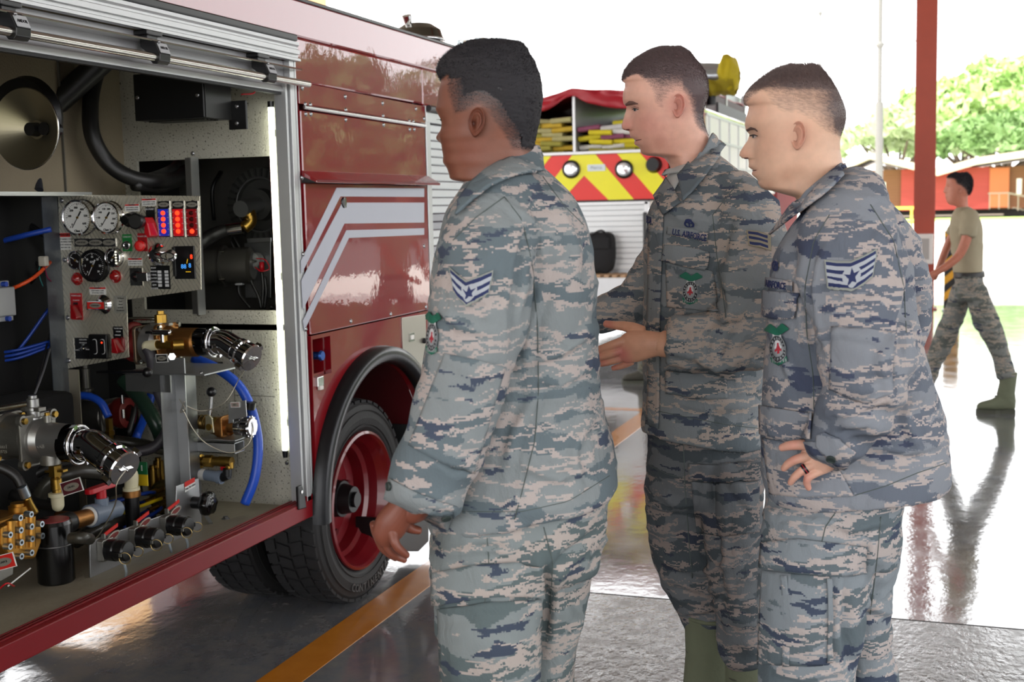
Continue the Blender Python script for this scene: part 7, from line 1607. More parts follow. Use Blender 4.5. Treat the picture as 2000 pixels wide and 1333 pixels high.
# eyelash and brow just visible in profile; collar, seams, patches, buttons
SH = Surf(Vh, Fh)
strip('eyelash', SH, [cA(60, 725), cA(100, 722)], [cA(62, 738), cA(100, 740)], .001, hmA, PA, 6, 3, .0006)
strip('collar', SA, [(903, 398), (925, 366), (952, 342), (990, 320), (1025, 303), (1048, 297)], [(898, 425), (930, 395), (962, 370), (1000, 352), (1034, 344), (1058, 342)], .010, camA, PA, 40, 9, .005)
strip('collar_stand', SA, [(930, 362), (955, 338), (990, 315), (1025, 298), (1046, 294)], [(925, 376), (952, 352), (990, 330), (1025, 312), (1050, 306)], .006, camA, PA, 30, 5, .004)
chevron_patch(PA, SA, (880, 545), (912, 572), (962, 551), 23, 3, 3)
btn(PA, SA, 869, 1007, .0085, .007); btn(PA, SA, 766, 950, .0075, .007)
strip('cuff', SA, [(764, 935), (810, 960), (860, 980), (892, 990)], [(754, 972), (800, 1003), (850, 1024), (878, 1036)], .0035, camA, PA, 24, 6, .003)
strip('elbow_patch', SA, [(870, 690), (920, 700), (985, 716)], [(800, 870), (860, 905), (925, 925)], .003, camA, PA, 24, 24, .002)
line(PA, SA, [(1005, 1015), (1020, 960), (1045, 860), (1052, 760), (1050, 640), (1040, 520), (1020, 430), (985, 385)]); line(PA, SA, [(845, 998), (930, 1000), (1020, 1000), (1110, 980), (1190, 930)], .0014)
line(PA, SA, [(985, 385), (930, 425), (885, 470)]); line(PA, SA, [(1060, 345), (1100, 400), (1140, 440)], .0012)
badge_patch(PA, SA, 848, 650, 34, 88, .05, .004)
line(PA, STA, [(950, 1030), (955, 1100), (945, 1200), (935, 1333)]); line(PA, STA, [(1062, 1030), (1080, 1100), (1075, 1200)])
strip('cargo_flap', STA, [(848, 1120), (920, 1105), (1010, 1100), (1055, 1108)], [(850, 1185), (920, 1172), (1010, 1165), (1058, 1170)], .006, camA2, PA, 30, 10, .004)
strip('cargo_pocket', STA, [(858, 1190), (940, 1178), (1055, 1172)], [(866, 1360), (945, 1352), (1050, 1345)], .004, camA2, PA, 30, 24, .003, bulge=.008)
# ------------------------------------------------------------ B : middle, profile to the left
FB = Fig(1370, 3.12); PB = empty('person', (FB.base.x, FB.base.y, 0), 'middle airman in profile with open collar, grey undershirt and one hand held out', 'person')
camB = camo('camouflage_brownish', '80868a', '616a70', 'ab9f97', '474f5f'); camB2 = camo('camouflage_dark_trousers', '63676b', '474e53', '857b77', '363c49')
jk = MB()
add_rings(jk, FB.rows([(1320, 345, 1402, 300, .0, .075), (1290, 372, 1440, 330, .0, .12), (1272, 402, 1482, 372, .0, .18), (1266, 450, 1512, 430, .0, .20), (1263, 520, 1520, 510, .0, .195), (1263, 600, 1512, 600, .0, .185), (1264, 700, 1496, 700, .0, .175), (1264, 770, 1492, 780, .0, .175), (1260, 830, 1490, 868, .0, .18)], 2.6, 48))
add_rings(jk, FB.limb([(1420, 372, 50, -.08, .06), (1462, 430, 62, -.16, .072), (1478, 520, 66, -.20, .072), (1476, 600, 66, -.225, .07), (1452, 655, 64, -.25, .068), (1405, 672, 57, -.27, .062), (1345, 668, 47, -.28, .054), (1302, 668, 40, -.285, .048)], 26, round_=False))
add_rings(jk, FB.limb([(1330, 430, 50, .12, .07), (1295, 520, 50, .18, .06), (1250, 585, 42, .2, .055), (1205, 604, 37, .2, .05), (1160, 622, 32, .2, .046)], 20, round_=False))
Aj, Fj, Nj = remesh(jk, .0068, 3)
def rel(fig, px, py): p = fig.W(px, py); return float(np.dot(p-np.array(fig.base), fig.sv)), float(p[2])
fo = [(*rel(FB, 1440, 640), .09, .006), (*rel(FB, 1400, 690), .07, .005)]
Aj = wrinkle(Aj, Nj, FB, .0065, 11, foci=fo, folds=[([(1448, 632), (1424, 670), (1412, 716)], 7, -.008), ([(1404, 636), (1380, 670), (1370, 712)], 6, .008), ([(1480, 590), (1440, 640), (1400, 650)], 7, .009), ([(1510, 610), (1490, 660), (1450, 708)], 7, .008), ([(1356, 640), (1336, 700)], 6, -.006), ([(1404, 540), (1412, 600), (1404, 640)], 8, -.012), ([(1290, 610), (1340, 632), (1400, 628)], 7, .007), ([(1280, 694), (1350, 706), (1420, 740)], 8, -.008), ([(1430, 420), (1415, 480), (1410, 540)], 9, -.008), ([(1300, 400), (1330, 430), (1390, 430)], 8, .005), ([(1240, 560), (1215, 600), (1205, 640)], 6, -.006), ([(1300, 780), (1380, 800), (1470, 790)], 8, .006)]); JB = mesh_obj('jacket', Aj, Fj, camB, PB); SB = Surf(Aj, Fj); Aj_B, Fj_B = Aj, Fj
zB = lambda z: FB.px_at_z(z, 1380)
tr = MB()
add_rings(tr, FB.rows([(1268, 800, 1486, 800, .0, .155), (1263, 880, 1488, 880, .0, .160), (1262, 950, 1488, 950, .0, .155), (1264, 985, 1486, 985, .0, .13)], 2.4, 40))
add_rings(tr, FB.limb([(1345, 900, 80, .06, .10), (1343, 1000, 80, .07, .10), (1352, 1080, 80, .08, .10), (1375, 1150, 74, .08, .095), (1390, 1200, 64, .08, .085), (1396, 1232, 58, .08, .075)], 26, round_=False))
add_rings(tr, FB.limb([(1425, 900, 62, -.07, .10), (1430, 1000, 58, -.08, .10), (1436, 1100, 52, -.09, .095), (1442, 1190, 46, -.09, .085), (1452, 1250, 42, -.09, .075), (1456, 1284, 38, -.09, .07)], 24, round_=False))
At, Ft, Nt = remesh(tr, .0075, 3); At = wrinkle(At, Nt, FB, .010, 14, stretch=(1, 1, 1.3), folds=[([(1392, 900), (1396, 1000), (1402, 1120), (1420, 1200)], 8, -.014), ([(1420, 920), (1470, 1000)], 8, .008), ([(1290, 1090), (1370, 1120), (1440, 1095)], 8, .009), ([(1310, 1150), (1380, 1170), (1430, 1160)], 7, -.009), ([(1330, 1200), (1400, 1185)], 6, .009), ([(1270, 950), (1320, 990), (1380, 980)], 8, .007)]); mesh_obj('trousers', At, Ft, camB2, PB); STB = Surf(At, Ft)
hB = Vector(FB.h); sB = Vector(FB.sv)
g = Vector(FB.W(1396, 1232, .08)); zt = g.z+.05; b0 = Vector((g.x, g.y, 0)); boot(PB, FB, b0+sB*.05+hB*.0, b0-sB*.23-hB*.10, zt, bootm, solem, .052, 1.3)
g = Vector(FB.W(1456, 1284, -.09)); zt = g.z+.05; b0 = Vector((g.x, g.y, 0)); boot(PB, FB, b0+sB*.05+hB*.04, b0-sB*.16-hB*.20, zt, bootm, solem, .05, 1.15)
cB = lambda x, y: (1200+x/5.127, 80+y/5.127)
cc = lambda f, L_: [f(*p) for p in L_]
FrB = cc(cB, ((480, 70), (350, 112), (200, 205), (115, 300), (90, 360), (84, 410), (106, 425), (104, 470), (88, 520), (84, 590), (92, 630), (122, 662), (118, 700), (104, 745), (88, 795), (74, 845), (78, 878), (100, 896), (150, 904), (153, 930), (158, 962), (185, 978), (203, 990), (212, 1000), (200, 1020), (202, 1040), (236, 1056), (258, 1078), (262, 1110), (285, 1138), (330, 1150), (430, 1152), (500, 1175), (545, 1230), (575, 1320), (590, 1420)))
GB = cc(cB, ((480, 70), (350, 112), (200, 205), (115, 300), (92, 360), (92, 410), (108, 430), (108, 500), (105, 590), (130, 640), (160, 690), (172, 760), (178, 850), (185, 920), (200, 980), (235, 1040), (262, 1085), (290, 1138), (330, 1150), (430, 1152), (500, 1175), (545, 1230), (575, 1320), (590, 1420)))
BkB = cc(cB, ((640, 58), (700, 78), (760, 118), (800, 170), (860, 240), (905, 310), (935, 400), (945, 490), (938, 560), (915, 620), (892, 680), (886, 740), (895, 810), (915, 880), (935, 930), (975, 1020), (1000, 1420)))
yb_ = lambda y: cB(0, y)[1]
HWB = [(x, yb_(y)) for x, y in ((.032, 58), (.055, 110), (.070, 220), (.077, 400), (.078, 560), (.074, 700), (.070, 850), (.064, 980), (.058, 1080), (.055, 1150), (.058, 1250), (.062, 1420))]
SGB = [(.06, yb_(50)), (.05, yb_(600)), (.011, yb_(690)), (.012, yb_(780)), (.016, yb_(860)), (.014, yb_(905)), (.022, yb_(940)), (.025, yb_(1040)), (.03, yb_(1110)), (.05, yb_(1300))]
jawB = cc(cB, ((270, 1150), (420, 1105), (520, 1030), (600, 930), (625, 830)))
hpB = cc(cB, ((60, 0), (1100, 0), (1100, 980), (900, 950), (830, 900), (790, 830), (760, 720), (740, 620), (700, 555), (620, 545), (570, 560), (520, 640), (510, 700), (450, 710), (415, 660), (395, 590), (370, 510), (320, 440), (285, 400), (240, 372), (150, 395), (105, 430), (70, 425)))
hlB = hpB[3:-1]
fdB = lambda x, y: np.where(y < 158, 6., np.where(x > 1340, 20., 30.))
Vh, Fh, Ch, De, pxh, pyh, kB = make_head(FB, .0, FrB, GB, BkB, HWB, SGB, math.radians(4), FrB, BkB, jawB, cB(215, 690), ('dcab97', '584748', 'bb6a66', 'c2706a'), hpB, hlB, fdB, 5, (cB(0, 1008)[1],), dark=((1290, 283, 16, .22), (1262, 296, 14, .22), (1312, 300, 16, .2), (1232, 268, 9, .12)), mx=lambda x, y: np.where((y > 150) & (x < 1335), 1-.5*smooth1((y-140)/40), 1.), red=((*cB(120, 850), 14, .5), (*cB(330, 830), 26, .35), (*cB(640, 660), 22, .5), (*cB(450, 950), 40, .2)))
ea = ear(FB, -.066, *cB(640, 672), 26, 15.5, math.radians(6), .020, ('cf8f80', '8e4f45'))
core = MB(); add_rings(core, FB.rows([(1330, 340, 1395, 330, .0, .06), (1300, 420, 1470, 420, .0, .14), (1290, 560, 1480, 560, .0, .15), (1290, 800, 1470, 800, .0, .14)], 2.2, 24)); add_rings(core, FB.limb([(1465, 440, 40, -.16, .05), (1470, 600, 40, -.22, .045), (1400, 672, 34, -.27, .04), (1310, 672, 27, -.285, .03), (1285, 674, 24, -.287, .026)], 16)); Ac, Fc, Nc = remesh(core, .013, 1)
sc_ = 9.519; og = (1150, 600)
Ah, Fhh, Nh = hand(FB, og, sc_, [(1450, 690, 195, -.285, .026), (1250, 690, 215, -.286, .024), (1050, 700, 255, -.288, .022), (850, 730, 285, -.288, .020), (680, 790, 250, -.286, .017), (600, 800, 200, -.284, .014)],
    [[(640, 640, 88, -.292, .011), (480, 690, 80, -.296, .0102), (330, 745, 74, -.294, .0095), (180, 800, 68, -.29, .009), (20, 850, 58, -.285, .008)],
     [(620, 800, 84, -.29, .011), (450, 860, 76, -.294, .01), (300, 905, 70, -.292, .0095), (140, 955, 64, -.288, .009), (-30, 1000, 54, -.282, .008)],
     [(660, 930, 78, -.282, .0105), (500, 985, 70, -.286, .0095), (370, 1022, 64, -.284, .009), (250, 1052, 58, -.28, .0085), (120, 1075, 48, -.276, .0075)],
     [(800, 1010, 70, -.272, .0095), (680, 1070, 62, -.275, .0088), (570, 1110, 56, -.273, .008), (450, 1140, 46, -.27, .007)],
     [(980, 480, 130, -.28, .015), (830, 400, 110, -.276, .0135), (660, 355, 88, -.27, .0118), (480, 340, 76, -.266, .0105), (310, 312, 62, -.262, .0092)]])
def handcol(A_, fig, tips, base, red_):
    c = np.tile(np.array(lin(base)[:3]), (len(A_), 1)); r = np.array(lin(red_)[:3])
    for q in tips: p = fig.W(*q); g = np.exp(-((A_-p)**2).sum(1)/.016**2)[:, None]*.6; c = c*(1-g)+r*g
    return c
tipsB = [(1150+x/9.519, 600+y/9.519, d) for x, y, d in ((100, 830, -.29), (600, 830, -.3), (100, 980, -.29), (620, 900, -.3), (300, 1040, -.28), (700, 1010, -.29), (350, 320, -.27), (480, 1130, -.27))]
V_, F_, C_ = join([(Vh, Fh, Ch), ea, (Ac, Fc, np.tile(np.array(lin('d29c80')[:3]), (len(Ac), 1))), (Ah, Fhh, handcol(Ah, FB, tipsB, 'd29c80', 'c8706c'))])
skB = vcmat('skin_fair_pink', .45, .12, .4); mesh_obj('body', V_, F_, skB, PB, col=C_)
hmB = M('brown_hair', '2e2628', .6, col2='6b5552', vs=160); 
lay = tuple(-np.array(FB.sv)*.9+np.array([0, 0, .1]))
hair_mesh('hair', Vh, Fh, De, pxh, pyh, FB, 24000, lambda x, y: .003+.006*smooth1((185-y)/70), lay, .00042, hmB, PB, 4, .0, .15)
SH = Surf(Vh, Fh); browm = M('brow_hair', '7a5a50', .8); eyew, dark_, lipd = M('eye_white', 'cfc4bf', .2), M('lash_dark', '231a1a', .6), M('mouth_dark', '5a2a2a', .6)
strip('eyebrow', SH, cc(cB, ((112, 628), (150, 600), (190, 603), (238, 625))), cc(cB, ((118, 648), (150, 640), (190, 632), (238, 632))), .0012, browm, PB, 14, 4, .001)
strip('eye', SH, cc(cB, ((190, 684), (212, 674), (240, 684))), cc(cB, ((196, 700), (212, 706), (236, 692))), .0006, eyew, PB, 10, 5, .0004)
strip('iris', SH, cc(cB, ((198, 680), (217, 678))), cc(cB, ((200, 702), (216, 703))), .0012, M('iris_dark', '2b3238', .15), PB, 6, 5, .0004)
strip('eyelash', SH, cc(cB, ((180, 684), (208, 668), (246, 682))), cc(cB, ((182, 690), (208, 678), (248, 688))), .0022, dark_, PB, 10, 3, .0008)
strip('eyelid_fold', SH, cc(cB, ((172, 668), (205, 655), (245, 668))), cc(cB, ((174, 672), (205, 660), (246, 673))), .0008, M('skin_fold', '8e5a4c', .6), PB, 10, 3, .0005)
strip('mouth_line', SH, cc(cB, ((205, 996), (235, 988), (272, 984))), cc(cB, ((206, 1004), (236, 996), (272, 989))), .0008, lipd, PB, 12, 3, .0005)
strip('teeth', SH, cc(cB, ((200, 992), (216, 992))), cc(cB, ((202, 1012), (214, 1006))), .0008, wht, PB, 5, 4, .0004)
strip('nostril', SH, cc(cB, ((118, 884), (150, 880))), cc(cB, ((122, 894), (152, 890))), .0006, M('nostril_dark', '6e3833', .7), PB, 6, 3, .0004)
# undershirt, collar leaves, placket, pockets and patches
strip('undershirt', SB, [(1306, 338), (1322, 336), (1342, 334)], [(1300, 392), (1303, 394), (1306, 392)], .004, M('undershirt_grey', 'b9bdbd', .8), PB, 10, 12, .003)
strip('undershirt_neck', SB, [(1304, 330), (1322, 330), (1342, 326)], [(1304, 340), (1322, 342), (1344, 338)], .008, M('undershirt_grey', 'b9bdbd', .8), PB, 10, 5, .005)
SBH = Surf(*(lambda q: (q[0], q[1]))(join([(Aj_B, Fj_B, Aj_B), (Vh, Fh, Vh)])))
strip('collar', SBH, [(1328, 350), (1345, 330), (1365, 300), (1376, 278), (1382, 264)], [(1336, 398), (1352, 384), (1376, 356), (1398, 322), (1408, 292)], .013, camB, PB, 34, 10, .005)
0 and strip('collar_back', SB, [(1378, 262), (1388, 254), (1400, 262)], [(1390, 292), (1400, 290), (1414, 288)], .018, camB, PB, 10, 6, .005)
strip('collar_far', SB, [(1272, 352), (1290, 335), (1302, 322)], [(1272, 360), (1290, 356), (1300, 350)], .014, camB, PB, 12, 6, .004)
strip('lapel', SB, [(1302, 345), (1318, 372), (1332, 398)], [(1270, 362), (1282, 388), (1300, 420)], .008, camB, PB, 18, 10, .004)
strip('placket', SB, [(1272, 410), (1268, 520), (1266, 640), (1268, 760), (1264, 828)], [(1298, 410), (1294, 520), (1290, 640), (1290, 760), (1288, 838)], .004, camB, PB, 50, 6, .003)
strip('pocket_flap', SB, [(1302, 478), (1340, 482), (1388, 492)], [(1298, 508), (1342, 520), (1378, 527), (1386, 522)], .010, camB, PB, 28, 10, .004)
strip('chest_pocket', SB, [(1302, 512), (1392, 530)], [(1304, 600), (1402, 610)], .003, camB, PB, 24, 20, .003)
strip('pocket_flap', SB, [(1304, 722), (1350, 728), (1418, 736)], [(1304, 768), (1350, 776), (1418, 780)], .007, camB, PB, 28, 10, .004)
line(PB, SB, [(1268, 800), (1340, 815), (1420, 830), (1488, 838)], .0016); line(PB, SB, [(1392, 420), (1400, 500), (1410, 560), (1418, 620)], .0016); line(PB, SB, [(1392, 420), (1420, 385), (1450, 350)], .0016)
strip('name_tape', SB, [(1306, 443), (1350, 448), (1384, 456)], [(1304, 458), (1350, 463), (1382, 473)], .005, camB, PB, 24, 5, .0015)
decal_text('U.S. AIRFORCE', SB, [(1317, 448), (1381, 459), (1380, 472), (1315, 459)], .0065, navy, PB)
strip('name_tape', SB, [(1268, 420), (1279, 424)], [(1268, 440), (1279, 442)], .006, camB, PB, 8, 5, .0015); decal_text('BLUA', SB, [(1268, 423), (1278, 426), (1278, 440), (1268, 437)], .0075, navy, PB)
def occ(u, v):
    x, y = (u-.5)*2, (v-.5)*2; r = math.hypot(x, y)
    if .62 < r < .95 or (abs(x-.15*y) < .14 and r < .7) or (abs(y+.3) < .13 and r < .6): return 0
    return -1
strip('occupation_badge', SB, [(1338, 427), (1358, 431)], [(1336, 442), (1357, 447)], .005, None, PB, 30, 30, .001, fn=occ, mats=[navy])
badge_patch(PB, SB, 1350, 562, 48, 66, .05, .0055)
def bars(u, v): return 0 if (.08 < v < .26 or .40 < v < .58 or .72 < v < .90) and .08 < u < .85 else (1 if .03 < u < .97 else 1)
strip('rank_patch', SB, [(1458, 450), (1480, 453), (1504, 460)], [(1463, 480), (1484, 484), (1504, 492)], .005, None, PB, 30, 24, .0015, fn=bars, mats=[navy, M('patch_ground', '8d8573', .8)])
line(PB, STB, [(1335, 870), (1338, 950), (1345, 1050), (1352, 1130)], .002); line(PB, STB, [(1262, 905), (1300, 925), (1335, 935)], .0016)
strip('cargo_flap', STB, [(1345, 905), (1400, 908), (1480, 905)], [(1345, 935), (1400, 942), (1480, 938)], .006, camB2, PB, 30, 8, .004); strip('cargo_pocket', STB, [(1350, 940), (1400, 945), (1480, 940)], [(1360, 1040), (1410, 1048), (1480, 1040)], .004, camB2, PB, 30, 20, .003, bulge=.008)
# ------------------------------------------------------------ C : rightmost of the three, hand on hip
FC = Fig(1640, 2.48); PC = empty('person', (FC.base.x, FC.base.y, 0), 'rightmost of the three airmen by the engine, hand with a dark ring on his hip', 'person')
camC = camo('camouflage_bluish', '868b93', '686f7b', 'b1a7a4', '474e63'); camC2 = camo('camouflage_trousers_grey', '828a90', '606b71', 'aea5a2', '414a5c')
jk = MB()
add_rings(jk, FC.rows([(1592, 376, 1656, 336, .0, .065), (1566, 408, 1690, 370, .0, .11), (1538, 444, 1732, 415, .0, .17), (1510, 490, 1762, 470, .0, .205), (1499, 550, 1778, 545, .0, .205), (1496, 620, 1786, 610, .0, .195), (1490, 690, 1798, 680, .0, .185), (1486, 760, 1822, 745, .0, .185), (1485, 830, 1845, 820, .0, .185), (1487, 890, 1853, 885, .0, .185), (1496, 948, 1852, 930, .0, .185), (1515, 972, 1846, 950, .0, .18)], 2.5, 52))
add_rings(jk, FC.limb([(1670, 380, 55, -.08, .06), (1652, 440, 82, -.17, .078), (1656, 540, 84, -.22, .08), (1670, 630, 82, -.245, .078), (1692, 700, 82, -.26, .076), (1690, 765, 76, -.26, .072), (1664, 812, 66, -.245, .066), (1640, 850, 56, -.23, .058), (1618, 882, 48, -.215, .05)], 26, round_=False))
add_rings(jk, FC.limb([(1700, 430, 55, .12, .07), (1745, 480, 52, .2, .07), (1775, 560, 44, .25, .065), (1788, 620, 36, .28, .06), (1765, 680, 36, .27, .055), (1700, 760, 36, .22, .05)], 22))
Aj, Fj, Nj = remesh(jk, .0064, 3)
fo = [(*rel(FC, 1665, 800), .07, .006), (*rel(FC, 1700, 740), .08, .005)]
Aj = wrinkle(Aj, Nj, FC, .006, 21, foci=fo, folds=[([(1570, 668), (1640, 648), (1745, 672)], 7, .007), ([(1640, 752), (1690, 738), (1750, 748)], 7, -.008), ([(1620, 806), (1680, 802), (1735, 778)], 7, .009), ([(1640, 850), (1700, 832)], 6, -.007), ([(1594, 480), (1576, 560), (1582, 640), (1600, 700)], 8, -.013), ([(1768, 540), (1756, 650), (1770, 740)], 9, -.010), ([(1690, 866), (1770, 884), (1842, 862)], 9, .008), ([(1660, 905), (1740, 890), (1800, 900)], 8, -.007), ([(1620, 560), (1680, 590), (1730, 580)], 8, .006), ([(1500, 640), (1540, 730), (1570, 760)], 8, .006), ([(1760, 640), (1720, 700), (1740, 790)], 8, .008), ([(1690, 440), (1740, 520), (1750, 600)], 9, .007), ([(1500, 880), (1560, 900), (1620, 930)], 8, .005), ([(1800, 760), (1770, 820), (1800, 900)], 9, .007)]); mesh_obj('jacket', Aj, Fj, camC, PC); SCc = Surf(Aj, Fj); Aj_C, Fj_C = Aj, Fj
zC = lambda z: FC.px_at_z(z, 1600)
tr = MB()
add_rings(tr, FC.rows([(1500, 900, 1776, 900, .0, .16), (1503, 960, 1772, 950, .0, .165), (1500, 1010, 1762, 1010, .0, .165), (1494, 1060, 1756, 1060, .0, .155), (1492, 1095, 1750, 1095, .0, .13)], 2.4, 40))
add_rings(tr, FC.limb([(1600, 1000, 102, -.07, .105), (1592, 1100, 105, -.08, .105), (1582, 1200, 102, -.09, .10), (1572, 1300, 95, -.09, .095), (1568, 1400, 88, -.09, .09), (1565, 1520, 80, -.09, .08), (1562, zC(.24), 66, -.09, .065)], 26, round_=False))
add_rings(tr, FC.limb([(1690, 1000, 72, .08, .10), (1688, 1100, 62, .1, .10), (1682, 1180, 56, .1, .095), (1684, 1270, 60, .1, .09), (1696, 1350, 66, .1, .085), (1700, 1480, 62, .1, .08), (1700, zC(.24), 56, .1, .065)], 24, round_=False))
At, Ft, Nt = remesh(tr, .007, 3); At = wrinkle(At, Nt, FC, .008, 24, stretch=(1, 1, 1.2), folds=[([(1600, 1012), (1670, 1036), (1740, 1020)], 8, .007), ([(1660, 1130), (1650, 1220), (1662, 1320)], 9, -.012), ([(1712, 1050), (1690, 1140)], 8, .008), ([(1520, 1010), (1580, 1030)], 7, -.006), ([(1690, 1180), (1740, 1200)], 7, .008), ([(1500, 1310), (1570, 1325), (1650, 1305)], 8, .008)]); mesh_obj('trousers', At, Ft, camC2, PC); STC = Surf(At, Ft)
hC = Vector(FC.h); sC = Vector(FC.sv)
b0 = Vector(FC.W(1562, zC(.0), -.09)); b0.z = 0; boot(PC, FC, b0+sC*.07, b0-sC*.21, .26, bootm, solem)
b0 = Vector(FC.W(1700, zC(.0), .1)); b0.z = 0; boot(PC, FC, b0+sC*.07, b0-sC*.21, .26, bootm, solem)
cC = lambda x, y: (1430+x/4.444, 110+y/4.444)
FrC = cc(cC, ((540, 92), (400, 130), (270, 205), (160, 275), (112, 330), (100, 380), (108, 420), (145, 440), (138, 480), (118, 545), (110, 590), (118, 640), (150, 680), (135, 730), (100, 780), (68, 830), (62, 862), (88, 888), (140, 892), (145, 930), (142, 962), (165, 980), (185, 990), (170, 1010), (172, 1030), (205, 1058), (225, 1080), (225, 1105), (248, 1140), (290, 1162), (340, 1168), (450, 1142), (500, 1165), (548, 1225), (580, 1330), (600, 1420)))
GC = cc(cC, ((540, 92), (400, 130), (270, 205), (160, 275), (114, 330), (108, 380), (120, 420), (148, 445), (142, 480), (130, 545), (135, 600), (160, 660), (180, 720), (185, 800), (190, 880), (195, 950), (215, 1030), (232, 1085), (255, 1140), (290, 1162), (340, 1168), (450, 1150), (500, 1165), (548, 1225), (580, 1330), (600, 1420)))
FrC = [(x, y) for x, y in FrC]; 
def mono(L_):
    out = [L_[0]]
    for p in L_[1:]:
        if p[1] > out[-1][1]+.3: out.append(p)
    return out
FrC, GC = mono(FrC), mono(GC)
BkC = cc(cC, ((680, 85), (750, 98), (800, 150), (860, 215), (920, 300), (965, 400), (985, 470), (988, 540), (975, 610), (948, 680), (938, 740), (940, 820), (955, 900), (975, 960), (1000, 1420)))
yc_ = lambda y: cC(0, y)[1]
HWC = [(x, yc_(y)) for x, y in ((.032, 85), (.056, 140), (.070, 240), (.077, 400), (.078, 560), (.075, 700), (.071, 850), (.066, 980), (.060, 1080), (.057, 1160), (.058, 1250), (.062, 1420))]
SGC = [(.06, yc_(80)), (.05, yc_(600)), (.011, yc_(700)), (.012, yc_(780)), (.016, yc_(850)), (.014, yc_(900)), (.022, yc_(940)), (.025, yc_(1040)), (.03, yc_(1110)), (.05, yc_(1300))]
jawC = cc(cC, ((240, 1168), (400, 1110), (490, 1030), (550, 930), (580, 850)))
hpC = cc(cC, ((60, 0), (1150, 0), (1150, 720), (950, 730), (860, 700), (760, 640), (660, 560), (560, 520), (460, 520), (380, 470), (350, 425), (320, 370), (270, 338), (200, 365), (140, 430), (80, 440)))
hlC = hpC[3:-1]
fdC = lambda x, y: np.where(x > 1630, 26., 5+45*smooth1((x-1478)/50))
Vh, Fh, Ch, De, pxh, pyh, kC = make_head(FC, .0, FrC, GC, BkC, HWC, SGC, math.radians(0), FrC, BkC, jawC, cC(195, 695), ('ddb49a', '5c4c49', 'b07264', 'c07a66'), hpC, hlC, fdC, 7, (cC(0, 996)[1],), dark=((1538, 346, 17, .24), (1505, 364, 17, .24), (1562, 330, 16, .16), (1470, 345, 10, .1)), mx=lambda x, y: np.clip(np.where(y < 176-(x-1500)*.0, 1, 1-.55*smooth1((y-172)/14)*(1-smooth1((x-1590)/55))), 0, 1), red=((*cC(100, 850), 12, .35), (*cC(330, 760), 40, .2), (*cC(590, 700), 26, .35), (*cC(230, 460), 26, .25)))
ea = ear(FC, -.067, *cC(578, 705), 31, 18, math.radians(5), .021, ('cf9a84', '7c4a3c'))
core = MB(); add_rings(core, FC.rows([(1580, 370, 1650, 350, .0, .06), (1550, 450, 1720, 450, .0, .14), (1530, 600, 1740, 600, .0, .15), (1530, 900, 1740, 900, .0, .14)], 2.2, 24)); add_rings(core, FC.limb([(1652, 450, 50, -.17, .05), (1670, 630, 46, -.24, .045), (1680, 740, 44, -.25, .042), (1632, 860, 30, -.22, .03), (1608, 888, 26, -.205, .026)], 16)); Ac, Fc, Nc = remesh(core, .012, 1)
sc_ = 8.889; og = (1500, 830)
dz = -.205
Ah, Fhh, Nh = hand(FC, og, sc_, [(1200, 400, 200, -.212, .024), (1080, 480, 240, -.21, .024), (950, 550, 285, dz, .020), (830, 590, 290, dz, .017), (740, 600, 250, dz, .014)],
    [[(800, 340, 100, dz, .011), (640, 350, 92, dz-.008, .0105), (470, 350, 84, dz-.012, .0095), (340, 370, 78, dz-.006, .009), (240, 400, 62, dz+.002, .0082)],
     [(800, 520, 90, dz, .011), (640, 560, 82, dz-.01, .0102), (470, 610, 76, dz-.014, .0095), (350, 680, 70, dz-.008, .009), (275, 760, 55, dz, .008)],
     [(860, 660, 86, dz, .011), (700, 730, 78, dz-.01, .01), (560, 820, 72, dz-.013, .0092), (460, 910, 66, dz-.008, .0086), (390, 1005, 52, dz, .0078)],
     [(940, 780, 82, dz, .0105), (800, 850, 74, dz-.008, .0095), (690, 920, 68, dz-.011, .0088), (670, 1010, 62, dz-.004, .0082), (705, 1100, 50, dz+.004, .0074)],
     [(980, 330, 80, dz+.01, .012), (880, 250, 60, dz+.016, .010)]])
tipsC = [(1500+x/8.889, 830+y/8.889, d) for x, y, d in ((240, 400, -.2), (430, 330, -.23), (270, 740, -.2), (400, 600, -.23), (390, 990, -.2), (690, 1090, -.2), (640, 940, -.22))]
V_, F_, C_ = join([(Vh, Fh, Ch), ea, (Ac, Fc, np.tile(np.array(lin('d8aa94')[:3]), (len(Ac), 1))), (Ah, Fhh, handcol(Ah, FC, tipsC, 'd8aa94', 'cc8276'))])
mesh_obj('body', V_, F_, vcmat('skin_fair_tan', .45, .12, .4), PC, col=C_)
hmC = M('ash_brown_hair', '3a2f30', .6, col2='7a6560', vs=160)
lay = tuple(-np.array(FC.sv)*.6+np.array([0, 0, .35]))
hair_mesh('hair', Vh, Fh, De, pxh, pyh, FC, 20000, lambda x, y: .0018+.0075*smooth1((182-y)/40), lay, .00045, hmC, PC, 6, .0, .25)
SH = Surf(Vh, Fh)
strip('eyebrow', SH, cc(cC, ((124, 636), (160, 614), (200, 624), (224, 650))), cc(cC, ((134, 654), (160, 638), (198, 636), (222, 653))), .0008, M('brow_dark', '5e453e', .8), PC, 14, 4, .001)
strip('eye', SH, cc(cC, ((172, 690), (190, 680), (215, 688))), cc(cC, ((180, 712), (192, 714), (212, 700))), .0006, eyew, PC, 10, 5, .0004)
strip('iris', SH, cc(cC, ((180, 688), (192, 687))), cc(cC, ((183, 709), (191, 708))), .0012, M('iris_brown', '2c221c', .15), PC, 6, 5, .0004)
strip('eyelash', SH, cc(cC, ((160, 684), (188, 672), (228, 686))), cc(cC, ((164, 692), (188, 684), (228, 694))), .0022, dark_, PC, 10, 3, .0008)
strip('mouth_line', SH, cc(cC, ((178, 990), (195, 990), (212, 986))), cc(cC, ((178, 998), (196, 997), (212, 991))), .0008, lipd, PC, 8, 3, .0005)
